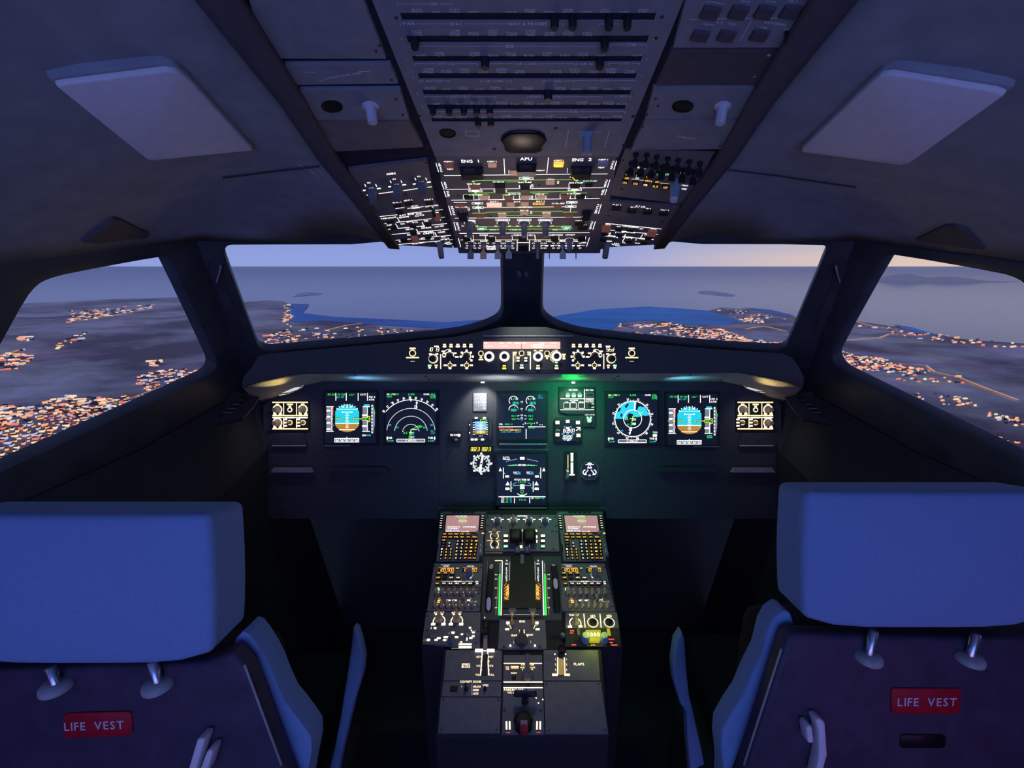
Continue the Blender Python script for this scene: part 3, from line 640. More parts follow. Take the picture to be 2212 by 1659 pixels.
road([(190, 890), (280, 865), (360, 835), (450, 805)], 4, 'glowing road beside the town below the port side window'); road([(145, 698), (200, 690), (260, 680), (330, 668)], 12, 'lit road through the far village in the port side window'); road([(0, 770), (25, 765), (45, 756)], 8, 'short lit road at the rear of the port side window')
road([(610, 760), (630, 745), (640, 735)], 9, 'lit road climbing from the foot of the port windscreen'); road([(705, 715), (750, 704), (790, 699)], 14, 'lit road along the shore in the port windscreen')
road([(1610, 712), (1650, 706), (1710, 720)], 12, 'lit causeway road at the head of the bay'); road([(1810, 738), (1900, 731), (1920, 724), (1990, 724)], 10, 'coast road in the starboard side window'); road([(1940, 788), (2000, 792), (2018, 806), (2070, 818), (2130, 842), (2212, 873)], 7, 'long lit road crossing the plain in the starboard side window'); road([(1845, 695), (1880, 705), (1950, 716)], 10, 'shore road beyond the starboard pillar')
# ---------------------------------------------------------------- glareshield
GS = xplane(805, 1.25, 725, 1.25); DP = xplane(1095, 1.47, 830, 1.47)
root = bpy.data.objects.new('glareshield', None); COL.objects.link(root); root.matrix_world = frame(GS, GS.p); tag(root, 'long dark matt glareshield running under the windscreens above the main panel', 'glareshield')
top = [(545, 790), (556, 770), (575, 764), (700, 753), (850, 740), (985, 727), (1040, 716), (1080, 706), (1180, 706), (1225, 717), (1270, 727), (1400, 742), (1560, 755), (1695, 764), (1712, 772), (1725, 790)]
bot = [(1738, 815), (1736, 838), (1698, 826), (1612, 806), (640, 808), (560, 826), (521, 839), (524, 815)]
loc = [GS.loc(*p) for p in top + bot]
link('front_face', soften(sheet(loc, [], -.05, 0, 'front_face', M('shield')), .004), root)
bk = [GS.loc(u, v + 6) for u, v in top[1:-1]]
mb = MB(); mb.add([(x, y, -.045) for x, y in bk] + [(x * 1.06, y + .012, -.12) for x, y in bk], [(i, i + 1, len(bk) + i + 1, len(bk) + i) for i in range(len(bk) - 1)])
o = link('top_cover', mb.mesh('top_cover', M('shield')), root); md = o.modifiers.new('t', 'SOLIDIFY'); md.thickness = .012
# underside that catches the floodlights
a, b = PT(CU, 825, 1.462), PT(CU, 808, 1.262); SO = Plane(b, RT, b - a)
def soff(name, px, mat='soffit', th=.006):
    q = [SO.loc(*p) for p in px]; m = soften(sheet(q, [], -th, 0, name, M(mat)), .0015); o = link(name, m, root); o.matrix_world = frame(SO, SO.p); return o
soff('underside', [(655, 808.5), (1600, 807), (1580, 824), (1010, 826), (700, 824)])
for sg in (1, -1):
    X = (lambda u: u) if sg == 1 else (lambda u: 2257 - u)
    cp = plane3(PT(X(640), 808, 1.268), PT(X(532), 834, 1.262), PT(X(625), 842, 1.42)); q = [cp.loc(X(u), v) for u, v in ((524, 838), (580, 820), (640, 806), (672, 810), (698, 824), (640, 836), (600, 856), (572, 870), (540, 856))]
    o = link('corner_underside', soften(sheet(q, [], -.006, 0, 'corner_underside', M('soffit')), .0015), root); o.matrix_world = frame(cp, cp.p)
for u, v in ((767, 809.6), (920, 812), (926, 818), (1335, 812), (1327, 817), (1491, 809.5), (635, 812), (1622, 810.5)):
    q = SO.hit(u, v); mb = MB(); mb.lathe([(.0035, 0), (.0035, .0015), (.002, .002)], 10); o = link('screw', mb.mesh('screw', M('screw')), root); o.matrix_world = frame(SO, q + SO.n * .0005)
link('edge_highlight', (lambda m: (m.box(*GS.loc(1043, 727), .0005, *GS.loc(1238, 724.6), .003) or m).mesh('edge_highlight', M('bar_grey')))(MB()), root)  # highlight along the control unit's top edge, built as a pale strip
# reading lamps under the glareshield corners and the two map lamps
LP = xplane(860, 1.30, 830, 1.30)
def lampbar(px, lab, mat='lamp', name='flood_lamp'):
    p = Panel(name, LP if mat == 'lamp2' else DP, px, lab, 'lamp', mat='steel', th=.006, t=.002, lift=.004)
    c = [(sum(q[0] for q in px) / len(px), sum(q[1] for q in px) / len(px))][0]
    q = [p.L(c[0] + (u - c[0]) * .75, c[1] + (v - c[1]) * .6) for u, v in px]; mb = MB(); mb.prism(q, 0, .003); p.part('lens', mb.mesh('lens', M(mat))); return p
em('lamp2', (.85, .9, 1), .75)
lampbar([(603, 854), (640, 834), (656, 832), (650, 839), (622, 851)], 'slim angled chrome flood lamp under the port corner of the glareshield', 'lamp2')
lampbar([(1653, 848), (1618, 836), (1606, 833), (1612, 839), (1636, 847)], 'slim angled chrome flood lamp under the starboard corner of the glareshield', 'lamp2')
lampbar([(1038, 824.5), (1048, 824.5), (1048, 828), (1038, 828)], 'small white spot lamp above the flap limits placard')
lampbar([(1233, 825.5), (1243, 825.5), (1243, 828.5), (1233, 828.5)], 'small white spot lamp above the landing gear panel')
gp = Panel('green_reflection', SO, [(1213, 809), (1263, 809), (1262, 821), (1240, 823), (1215, 821)], 'bright green glow of the reflected gear lights painted under the glareshield', 'lamp', mat='gspot', th=.003, face='lens')  # emissive plate standing in for the gear lights' green reflection, no real lamp
def at(u, v, d): return PT(u, v, d)
spot('map_spot_port', at(1043, 829, 1.40), at(1040, 880, 1.47), (.9, .93, 1), .9, 80)
spot('map_spot_starboard', at(1238, 829, 1.40), at(1238, 880, 1.47), (.8, 1, .85), .5, 80)
spot('flood_port', at(612, 872, 1.34), at(592, 836, 1.30), (1, .70, .20), .5, 75, 1); spot('flood_starboard', at(1645, 872, 1.34), at(1665, 836, 1.30), (1, .70, .20), .5, 75, 1)
spot('flood_port_down', at(628, 850, 1.36), at(622, 960, 1.47), (.75, .82, 1), .22, 110, 1); spot('flood_starboard_down', at(1632, 850, 1.36), at(1640, 960, 1.47), (.75, .82, 1), .22, 110, 1)
spot('cove_blue_port', at(770, 856, 1.34), at(790, 815, 1.36), (.2, .6, 1), .4, 120, 1); spot('cove_cyan_starboard', at(1470, 856, 1.34), at(1480, 815, 1.36), (.15, .75, .9), .4, 120, 1); spot('cove_white', at(1080, 872, 1.33), at(1080, 815, 1.36), (.75, .85, .8), .5, 130, 1)
spot('green_glow_fill', at(1240, 824, 1.33), at(1230, 900, 1.47), (.03, 1, .3), 1.9, 165, 1, .03); spot('green_glow_fill_up', at(1240, 840, 1.38), at(1240, 815, 1.36), (.05, 1, .2), .22, 150, 1)  # added green spots spreading the stand-in glow over panel and underside

# ---- controls on the glareshield
def gpanel(name, px, lab, cat): return Panel(name, GS, px, lab, cat, mat='shield', th=.002, t=.001, lift=.0015)
for u, lab in ((891.5, 'port'), (1364.3, 'starboard')):
    p = gpanel('chronometer_button', (u - 16, 748, u + 16, 784), 'round lit stopwatch button at the %s end of the glareshield controls' % lab, 'button')
    p.ring(u, 763, 6.6, 1.8, 'gd'); p.knob(u, 763, 4.6, .006, 'knob_black', name='button'); p.r(u, 752.8, 13, 3.4, 'ww'); p.r(u, 772.6, 28, 2.6, 'gd'); p.r(u, 780.6, 9, 1, 'wd'); p.flush()
def efis(flip, lab):
    f = (lambda u: u) if not flip else (lambda u: 2256.2 - u)
    x0, x1 = sorted((f(924), f(1026)))
    p = gpanel('display_control_panel', (x0, 739, x1, 799), lab, 'control panel')
    for i, u in enumerate((961, 975, 989.6, 1004, 1017.8)):
        p.btn(f(u), 747, 10, 10, 'key_dark', .0035); p.r(f(u), 744.4, 6.5, 2.4, 'gd', .0036); p.r(f(u), 748.8, 9 if i == 2 else 7.5, 4, 'ww', .0036)
    p.l(f(954), 751, f(1024), 751, .6, 'rdk')
    p.r(f(943), 748.4, 10, 3, 'ww'); p.seg(f(937.7), 755, '10 13' if not flip else 'Std', 7.5, 'ww', 24 if not flip else 17)
    p.collar(f(936.3), 775, 8.2, 10, .002, 'ww'); p.knob(f(936.3), 775.5, 7.6, .02, 'knob_black')
    for a, b in ((930, 765), (944, 765)): p.r(f(a), b, 6, 3.2, 'ww')
    p.btn(f(929), 791.8, 9, 9); p.r(f(929), 790, 8, 4, 'tg', .0041); p.r(f(929), 794.6, 5, 3.4, 'ww', .0041); p.btn(f(943), 791.8, 9, 9); p.r(f(943), 789.6, 7, 3, 'gd', .0041); p.r(f(943), 794, 4.5, 3.4, 'ww', .0041)
    p.r(f(952.2), 781, 2, 32, 'ww')
    s = -1 if flip else 1
    def arc(u, v, r, a0, a1, w=1.4):
        if flip: a0, a1 = -a1, -a0
        p.ring(u, v, r, w, 'ww', a0, a1)
    arc(f(971.3), 769, 9.2, -95, 95); p.knob(f(971.3), 769.5, 7.2, .018, 'knob_black', 'bar', rot=.5 * s)
    for a, b, w in ((958, 759, 8), (961.5, 763.5, 6), (972, 757.5, 6), (983, 763, 7), (959.5, 770.5, 6), (987, 771, 8)): p.r(f(a), b, w, 3, 'ww')
    arc(f(971.3), 770, 15.5, -85, 8, 1.1)
    arc(f(1007.7), 769.4, 9.2, -95, 140); p.knob(f(1007.7), 769.8, 7.2, .018, 'knob_black', 'bar', rot=-.4 * s)
    for a, b in ((997.8, 762), (1008, 757.5), (1017.4, 762), (1021.5, 770.4), (1018.5, 778.6), (995.5, 770.5)): p.r(f(a), b, 4.4, 4.2, 'ww')
    for u in (972.3, 1008.3):
        p.ring(f(u), 789.1, 4.8, 1.3, 'gd'); p.knob(f(u), 789.1, 3, .012, 'gold', 'toggle', 'switch'); p.r(f(u - 10.2), 789.1, 6.4, 3.6, 'ww'); p.r(f(u + 10.2), 789.1, 6.4, 3.6, 'ww'); p.r(f(u), 796, 6, 2.8, 'ww'); p.r(f(u), 782, 1.2, 3.4, 'gd')
    return p.flush()
efis(0, 'port display control panel reading 1013 beside the autopilot unit'); efis(1, 'starboard display control panel reading Std beside the autopilot unit')
p = gpanel('autopilot_control_unit', (1031, 731, 1227, 800), 'central autopilot control unit with pink display band and ringed knobs', 'control unit')
for u0, u1, n in ((1044.5, 1126.2, 'window'), (1127.2, 1210, 'window')):
    o = p.btn((u0 + u1) / 2, 746, u1 - u0, 15.5, 'pkl', .003, n)
for u, s in ((1050, 'SPD'), (1084, 'HDG'), (1101, 'LAT'), (1120, 'HDG V/S')): p.t(u, 741.4, s, 2.6, 'w', z=.0031)
p.seg(1057, 748, '---', 6, 'pkw', 18); p.seg(1090, 748, '---', 6, 'pkw', 18); p.seg(1161, 748, '49000', 6.5, 'pkw', 27); p.seg(1188, 748, '-----', 5, 'pkw', 26)
for m in ('pkw',):
    p.shift(0, 0, .0031, (m,))
for u, s in ((1118, 'TRK'), (1133, 'FPA'), (1170, 'LVL/CH'), (1196, 'V/S FPA')): p.t(u, 741.4, s, 2.6, 'w', z=.0031)
for u, v, r in ((1057, 770.3, 9), (1089.8, 770.3, 9), (1162.2, 770.2, 8.8), (1201.8, 769.8, 9.2)):
    p.collar(u, v, r - 2.6, r + 1.8, .003, 'pkw'); p.knob(u, v, r - 3, .02, 'knob_black'); 
for u, v in ((1039, 763.6), (1126.8, 763.3), (1181.7, 763.3)): p.ring(u, v, 5.2, 1.5, 'gd'); p.knob(u, v, 3.4, .005, 'black', name='button')
for u, v, w, h in ((1039, 772, 5, 3), (1039, 776.6, 10, 3), (1113, 762, 7, 4), (1112, 766.5, 5, 3.4), (1142, 761.5, 6, 3.6), (1142, 766, 5, 3.6), (1181.7, 770, 11, 2.6), (1181.7, 774, 4, 4), (1217.8, 766, 8, 3.5), (1217.8, 770, 5, 3), (1218, 774.5, 6, 4), (1201.8, 783.4, 5, 2.6), (1201.8, 757, 4, 2.6), (1156, 757.6, 5.4, 3), (1168.6, 757.6, 7.4, 3)): p.r(u, v, w, h, 'gd')
p.ring(1201.8, 770, 13.4, 1.2, 'gd', 200, 345)
for u in (1108.7, 1145.7): p.r(u, 779, 2, 38, 'ww')
p.pl_([(1112.6, 783), (1112.6, 770.8), (1124.5, 770.8)], 1.1, 'gd')
for u, v, a, b in ((1119, 776.4, 'ww', 'ww'), (1135.6, 776.4, 'ww', 'ww'), (1127, 791.5, 'tg', 'ww'), (1089.5, 793, 'ye', 'ye'), (1162, 792.8, 'gd', 'ww'), (1201.8, 792.8, 'tg', 'gd')):
    p.btn(u, v, 11, 10.5); p.r(u, v - 2.5, 7, 3.4, a, .0041); p.r(u, v + 2.9, 8.4 if v > 785 else 6.4, 3.8, b, .0041)
p.flush()

# ---------------------------------------------------------------- main instrument panel
p = Panel('instrument_panel', DP, [(566, 876), (590, 857), (640, 834), (700, 823), (1560, 822), (1614, 832), (1668, 855), (1690, 874), (1690, 1122), (1312, 1122), (1310, 1106), (946, 1106), (944, 1122), (566, 1122)], 'wide dark main instrument panel carrying the displays below the glareshield', 'instrument panel', mat='dash', th=.012, t=.002, lift=-.004)
for u0, u1 in ((946, 1068), (1186, 1310)): p.l(u0, 1098, u1, 1098, 1, 'bar_grey')
p.l(1069, 971, 1186, 971, 1.2, 'bar_grey'); p.l(1070, 960.6, 1182, 960.6, 1, 'dash_dark')
p.pl_([(1013, 1024), (1019, 1031), (1056, 1031)], 1, 'bar_grey'); p.pl_([(1013, 1000), (1013, 1024)], 1, 'dash_dark')
p.btn(1129.5, 959, 103, 4, 'bar_grey', .01, 'ledge'); p.btn(1130, 1096.4, 104, 4, 'bar_grey', .01, 'ledge')
p.btn(730, 962.5, 56, 3, 'bar_grey', .008, 'ledge'); p.btn(1525, 964.5, 56, 3, 'bar_grey', .008, 'ledge')
for u in (949, 1307): p.l(u, 835, u, 1092, 1, 'dash_dark')
p.screws([(953, 998), (998, 973), (1300, 998), (1289, 1010), (1016, 966)], 1.6)
p.flush()
for u0, u1, sg, lab in ((588, 680, 1, 'short grey ledge bar under the port lighting panel'), (1576, 1671, -1, 'short grey ledge bar under the starboard lighting panel'), (706, 842, 1, 'long dark ledge bar under the port displays'), (1415, 1550, -1, 'long dark ledge bar under the starboard displays')):
    sh = u1 - u0 > 110
    q = [(u0, 1019), (u0 + 6, 1009), (u1 - 6, 1009), (u1, 1019)] if not sh else [(u0, 1017), (u0 + 7, 1008), (u1 - 7, 1008), (u1, 1017)]
    Panel('table_ledge', DP, q, lab, 'ledge', mat='bar_grey' if not sh else 'dash', th=.012, t=.002, lift=.014, face='bar')
def lightpanel(flip, lab):
    f = (lambda u: u) if not flip else (lambda u: 2258.4 - u)
    a, b = sorted((f(586), f(669)))
    p = Panel('lighting_panel', DP, (a, 865, b, 931), lab, 'control panel', 'gold edged lighting panels', mat='ped_side', th=.004, lift=.002)
    for v, w in ((869, 2.6), (897.4, 2.4), (901.8, 2.2), (926, 2.8)): p.l(f(589), v, f(666), v, w, 'gd')
    for u in (613.5, 641.3): p.l(f(u), 870, f(u), 897, 1.8, 'gd'); p.l(f(u), 902, f(u), 926, 1.8, 'gd')
    def pot(u, v):
        p.ring(u, v, 9.4, 2.4, 'ww', -140, 140); p.knob(u, v, 7.2, .022, 'knob_brown', 'skirt'); p.r(u - 5.5, v + 9.5, 6.5, 3.4, 'ww'); p.r(u + 6.5, v + 9.5, 7, 3.4, 'ww'); p.r(u, v - 11, 7, 3, 'gd')
    def tog(u, v):
        p.ring(u, v, 5, 1.6, 'gd', -60, 220); p.knob(u, v, 4, .016, 'gold', 'toggle', 'switch', rot=0)
        for k in (-7, 0, 7): p.r(u - 9.6, v + k, 7, 3.4, 'ww')
    pot(f(600), 884.6); pot(f(654.7), 884.2); p.ring(f(627), 885, 4.4, 2.2, 'ww'); p.knob(f(627), 885, 2.8, .005, 'black', name='button'); p.r(f(627), 873.5, 13, 3, 'gd'); p.r(f(627), 877.5, 6, 2.6, 'gd')
    pot(f(600), 913.2)
    for u in (627, 655.4): tog(f(u), 912.7)
    for u in (600, 627, 655): p.r(f(u), 901.8, 18, 3.2, 'ww')
    p.flush()
    q = Panel('stowage_flap', DP, [(f(595), 935), (f(659), 935), (f(664), 962), (f(589), 962)], 'dark two-leaf flap with a pale lower lip under the %s lighting panel' % ('port' if not flip else 'starboard'), 'flap', 'flaps under the lighting panels', mat='dash', th=.006, t=.001, lift=.004)
    for s in (-1, 1):
        c = f(627) + s * 16.5; q.btn(c, 948, 29, 23, 'dash', .0025, 'leaf')
    q.btn(f(626.5), 962.3, 72, 2.2, 'lamp_lens', .006, 'lip'); q.flush()
lightpanel(0, 'gold edged lighting panel of six cells at the port end of the main panel'); lightpanel(1, 'gold edged lighting panel of six cells at the starboard end of the main panel')
def display(px, lab):
    u0, v0, u1, v1 = px; m = 5
    p = Panel('display_screen', DP, (u0 - m, v0 - m, u1 + m, v1 + m), lab, 'display', 'flight displays', mat='dash_dark', th=.006, t=.0015, lift=.003, face='bezel')
    p.scr = p.btn((u0 + u1) / 2, (v0 + v1) / 2, u1 - u0, v1 - v0, 'screen_glass', .0014, 'screen', .0002); return p
def dz(p, k=.0015):
    c = p.scr.location
    p.shift(-c.x, -c.y, k)
    p.flush(p.scr)
def pfd(du, dv, right, lab):
    p = display((703.7 + du, 847.6 + dv - (1 if right else 0), 812 + du, 956.6 + dv), lab); X = lambda x: 560 + x / 5.144 + du; Y = lambda y: 800 + y / 5.144 + dv
    for x in (858, 973, 1105, 1208): p.l(X(x), Y(252), X(x), Y(336), 1.6, 'w')
    for x, y, s, m in ((808, 268, 'SPD CLB', 'gr'), (918, 268, 'OP CLB', 'gr'), (907, 297, 'ALT G/S', 'cy'), (1040, 270, 'LOC *', 'gr'), (1157, 268, 'CAT1', 'w'), (1253, 295, '1 FD 2', 'w'), (1253, 325, 'A/THR', 'w')): p.t(X(x), Y(y), s, 3.7, m, 16 if len(s) > 5 else 12)
    # speed tape
    p.r(X(787), Y(539), 12.6, 53, 'tape')
    for y in (448, 515, 582, 650): p.r(X(776), Y(y), 8, 3.6, 'w')
    p.l(X(752), Y(403), X(833), Y(403), 1.3, 'w'); p.l(X(750), Y(676), X(833), Y(676), 1.3, 'w'); p.l(X(815), Y(403), X(815), Y(676), 1.2, 'w')
    for k in range(9): p.l(X(805), Y(420 + k * 30), X(815), Y(420 + k * 30), .9, 'w'); 
    p.l(X(825), Y(412), X(825), Y(500), 1.6, 'rd'); p.poly([(X(795), Y(537)), (X(822), Y(525)), (X(822), Y(552))], 'ye'); p.rr(X(823), Y(606), 2.6, 4.5, .8, 'mg'); p.l(X(745), Y(538), X(760), Y(538), 1, 'w')
    # attitude ball
    def circ(a0, a1, n=14): return [(X(983 + 152 * math.sin(math.radians(a0 + (a1 - a0) * i / n))), Y(532 - 152 * math.cos(math.radians(a0 + (a1 - a0) * i / n)))) for i in range(n + 1)]
    fl = lambda P: [(min(max(u, X(851)), X(1116)), v) for u, v in P]
    p.poly(fl(circ(-112, 112, 22)), 'sky'); p.poly(fl(circ(112, 248, 16)), 'brn'); p.l(X(851), Y(588), X(1116), Y(588), 1.2, 'w')
    p.pl_([(X(868), Y(436)), (X(895), Y(430)), (X(1072), Y(430)), (X(1098), Y(436))], 1.0, 'w')
    for i, (y, w) in enumerate(((463, 120), (482, 30), (500, 44), (518, 30), (555, 30), (572, 40), (605, 30), (620, 40), (635, 30))): p.l(X(983 - w / 2), Y(y), X(983 + w / 2), Y(y), 1, 'w')
    for s in (-1, 1):
        p.pl_([(X(983 + s * 132), Y(532)), (X(983 + s * 70), Y(532)), (X(983 + s * 70), Y(552))], 3, 'black'); p.pl_([(X(983 + s * 132), Y(532)), (X(983 + s * 70), Y(532)), (X(983 + s * 70), Y(552))], 1, 'ye')
        p.disc(X(983 + s * 52), Y(463), 1.6, 'w')
        for a in (12, 22, 34, 46): q = math.radians(a * s); p.l(X(983 + 150 * math.sin(q)), Y(532 - 150 * math.cos(q)), X(983 + 163 * math.sin(q)), Y(532 - 163 * math.cos(q)), 1.2, 'w')
        p.rr(X(983 + s * 45), Y(405), 4, 2.4, .7, 'w')
    p.rr(X(983), Y(532), 3.4, 3.4, 1, 'ye'); p.poly([(X(970), Y(378)), (X(996), Y(378)), (X(983), Y(396))], 'ye'); p.poly([(X(983), Y(398)), (X(972), Y(415)), (X(994), Y(415))], 'w'); p.l(X(1090), Y(560), X(1090), Y(615), 1, 'gr')
    p.pl_([(X(895), Y(658)), (X(1070), Y(658))], 1.6, 'w')
    # altitude tape
    p.r(X(1182), Y(539), 10.6, 53, 'tape'); p.l(X(1208), Y(403), X(1208), Y(676), 1.4, 'w'); p.l(X(1155), Y(403), X(1236), Y(403), 1.3, 'w'); p.l(X(1150), Y(676), X(1236), Y(676), 1.3, 'w'); p.r(X(1200), Y(388), 12, 4, 'cy')
    for y in (498, 618): p.r(X(1178), Y(y), 11, 3.4, 'w')
    p.poly([(X(1148), Y(522)), (X(1208), Y(522)), (X(1208), Y(508)), (X(1238), Y(508)), (X(1238), Y(570)), (X(1208), Y(570)), (X(1208), Y(556)), (X(1148), Y(556))], 'ye'); p.poly([(X(1152), Y(526)), (X(1212), Y(526)), (X(1212), Y(513)), (X(1233), Y(513)), (X(1233), Y(565)), (X(1212), Y(565)), (X(1212), Y(552)), (X(1152), Y(552))], 'black')
    p.t(X(1182), Y(539), '4080', 4, 'gr', 9); p.t(X(1222), Y(539), '20', 7, 'gr', 3.6); p.l(X(1118), Y(538), X(1146), Y(538), 1.4, 'ye')
    p.poly([(X(1250), Y(385)), (X(1272), Y(378)), (X(1290), Y(480)), (X(1290), Y(600)), (X(1272), Y(700)), (X(1250), Y(695))], 'tape')
    for k in range(9): p.r(X(1260), Y(392 + k * 37), 2.6, 3, 'w')
    p.l(X(1275), Y(402), X(1292), Y(485), 1.2, 'gr')
    # heading strip
    p.r(X(980), Y(774), 53, 9, 'w'); p.r(X(980), Y(774), 51, 7, 'tape'); p.l(X(980), Y(738), X(980), Y(775), 1.4, 'w')
    for k in range(11): p.l(X(862 + k * 24), Y(757), X(862 + k * 24), Y(768 if k % 2 else 774), 1.1, 'w')
    for k in range(5): p.t(X(875 + k * 53), Y(780), str(30 + k), 3, 'w', 5)
    if not right: p.t(X(1170), Y(720), 'QNH', 3.6, 'w', 8); p.t(X(1222), Y(720), '1013', 3.6, 'cy', 9)
    else: p.rr(X(1205), Y(712), 10, 5, 1, 'gr'); p.t(X(1205), Y(712), 'STD', 3.2, 'cy', 7)
    dz(p)
pfd(0, 0, 0, 'port primary flight display with blue and brown attitude ball'); pfd(737, 4.6, 1, 'starboard primary flight display with blue and brown attitude ball')
def nd_common(p, X, Y):
    for x, y, s, m, w in ((1435, 266, 'GS', 'w', 5), (1470, 266, '247', 'gr', 8), (1500, 266, 'TAS', 'w', 6), (1535, 266, '247', 'gr', 8), (1450, 290, '322/15', 'gr', 11), (1695, 266, 'ILS18', 'gr', 13), (1862, 266, 'CI49R', 'w', 13), (1932, 266, '214', 'gr', 9), (1922, 285, '5.4', 'gr', 7), (1950, 285, 'NM', 'cy', 5), (1936, 304, '17:42', 'gr', 11)): p.t(X(x), Y(y), s, 3.4, m, w)
    for s in (-1, 1):
        x = 1690 + s * 235 - 18 * (s > 0); p.t(X(x), Y(748), 'VOR', 4.4, 'w', 11); p.t(X(x - 10), Y(781), '2.2', 3, 'gr', 7); p.t(X(x + 26), Y(781), 'NM', 3, 'cy', 5)
        xa = 1690 + s * 262; p.poly([(X(xa), Y(730)), (X(xa - 12), Y(755)), (X(xa + 12), Y(755))], 'w'); p.r(X(xa), Y(762), 1.6, 4, 'w')
    p.rr(X(1688), Y(778), 60, 6, 1.3, 'w'); p.t(X(1688), Y(778), 'ILS APPROACH', 3.4, 'w', 24); p.r(X(1578), Y(778), 16, 2.4, 'tape'); p.r(X(1800), Y(778), 16, 2.4, 'tape')
X = lambda x: 560 + x / 5.144; Y = lambda y: 800 + y / 5.144
p = display((834, 848.4, 942.5, 956.4), 'port navigation display with white range arcs')
nd_common(p, X, Y); c = (X(1690), Y(690)); k = 5.144
p.ring(*c, 363 / k, 1.3, 'w', -50, 50, 90)
for i in range(-5, 6):
    a = math.radians(i * 10 - 2); r0, r1 = 363 / k, (378 if i % 2 else 374) / k
    p.l(c[0] + r0 * math.sin(a), c[1] - r0 * math.cos(a), c[0] + r1 * math.sin(a), c[1] - r1 * math.cos(a), 1.1, 'w')
    p.t(c[0] + 388 / k * math.sin(a), c[1] - 388 / k * math.cos(a), str((31 + i) % 36), 4 if i % 3 else 4.6, 'w', 5, rot=-a)
for r in (268, 182, 92):
    n = int(r / 5)
    for i in range(n):
        a0 = -84 + 168 * i / n; p.ring(*c, r / k, 1.1, 'w', a0, a0 + 168 / n * .62, 60)
for x, y in ((1458, 605), (1540, 632), (1838, 632), (1918, 605)): p.t(X(x), Y(y), '20' if y > 610 else '30', 3.6, 'cy', 5.4)
p.poly([(X(1680), Y(322)), (X(1690), Y(310)), (X(1700), Y(322)), (X(1690), Y(350))], 'w'); p.l(X(1755), Y(340), X(1748), Y(420), 1.2, 'w'); p.poly([(X(1755), Y(340)), (X(1742), Y(368)), (X(1768), Y(368))], 'w'); p.rr(X(1745), Y(405), 4.6, 6, 1, 'w')
p.pl_([(X(1664), Y(765)), (X(1690), Y(655)), (X(1775), Y(620))], 1.4, 'gr'); p.t(X(1788), Y(622), 'LFMN', 5, 'gr', 10); p.t(X(1630), Y(692), 'ILS', 4, 'gr', 8); p.t(X(1708), Y(690), 'FI04R', 3.4, 'cy', 9); p.t(X(1708), Y(707), 'CF', 3.4, 'cy', 6); p.t(X(1705), Y(740), 'SBC', 5, 'tg', 10); p.l(X(1668), Y(690), X(1712), Y(690), 1.2, 'ye'); p.l(X(1690), Y(660), X(1690), Y(715), 1.2, 'ye'); p.pl_([(X(1700), Y(655)), (X(1760), Y(655))], 1, 'w')
p.t(X(1930), Y(675), 'TILT', 3, 'cy', 9); p.t(X(1930), Y(697), '-2.0', 3, 'cy', 9); dz(p)
X2 = lambda x: 1290 + x / 5.144
p = display((1311, 849.8, 1419.6, 957.6), 'starboard navigation display with cyan weather over a full compass rose')
nd_common(p, lambda x: X2(x - 1410 + 108), lambda y: Y(y + 8)); c = (X2(390), Y(538)); R = 196 / k
p.poly([(c[0] + R * math.sin(math.radians(a)), c[1] - R * math.cos(math.radians(a))) for a in (-90, -78, -66, -54, -42, -30, -18, -8, 2, 8, 10, 12)] + [(X2(425), Y(440)), (X2(440), Y(470)), (X2(400), Y(480)), (X2(350), Y(500)), (X2(330), Y(535))], 'cy')
p.poly([(X2(440), Y(440)), (X2(455), Y(405)), (X2(480), Y(398)), (X2(500), Y(410)), (X2(515), Y(400)), (X2(540), Y(430)), (X2(555), Y(460)), (X2(572), Y(480)), (X2(570), Y(500)), (X2(520), Y(505)), (X2(490), Y(490)), (X2(470), Y(465))], 'cy')
p.poly([(X2(400), Y(470)), (X2(500), Y(470)), (X2(500), Y(505)), (X2(440), Y(520)), (X2(390), Y(512))], 'cy')
for P in ([(265, 475), (278, 490), (275, 515), (258, 515), (252, 495)], [(225, 430), (250, 410), (262, 425), (240, 460), (228, 465)], [(330, 500), (350, 475), (380, 480), (390, 512), (360, 520), (340, 540)], [(300, 400), (335, 365), (350, 372), (320, 420)]): p.poly([(X2(x), Y(y)) for x, y in P], 'screen_glass')
p.ring(*c, R, 1.4, 'w', 0, 360, 60); p.ring(*c, 100 / k, 1.4, 'w', 0, 360, 40)
for i in range(72):
    a = math.radians(i * 5 + 3); r1 = (214 if i % 2 == 0 else 207) / k; p.l(c[0] + R * math.sin(a), c[1] - R * math.cos(a), c[0] + r1 * math.sin(a), c[1] - r1 * math.cos(a), .9, 'w')
for i in range(12):
    a = math.radians(i * 30 + 16); p.t(c[0] + 222 / k * math.sin(a), c[1] - 222 / k * math.cos(a), str((32 + 3 * i) % 36), 4.4, 'w', 5, rot=-a)
p.l(X2(415), Y(345), X2(410), Y(440), 2.2, 'w'); p.poly([(X2(415), Y(345)), (X2(402), Y(372)), (X2(428), Y(372))], 'w'); p.l(X2(372), Y(630), X2(358), Y(710), 2.2, 'w'); p.rr(X2(366), Y(655), 5, 5, 1, 'w'); p.poly([(X2(356), Y(715)), (X2(344), Y(690)), (X2(370), Y(690))], 'w')
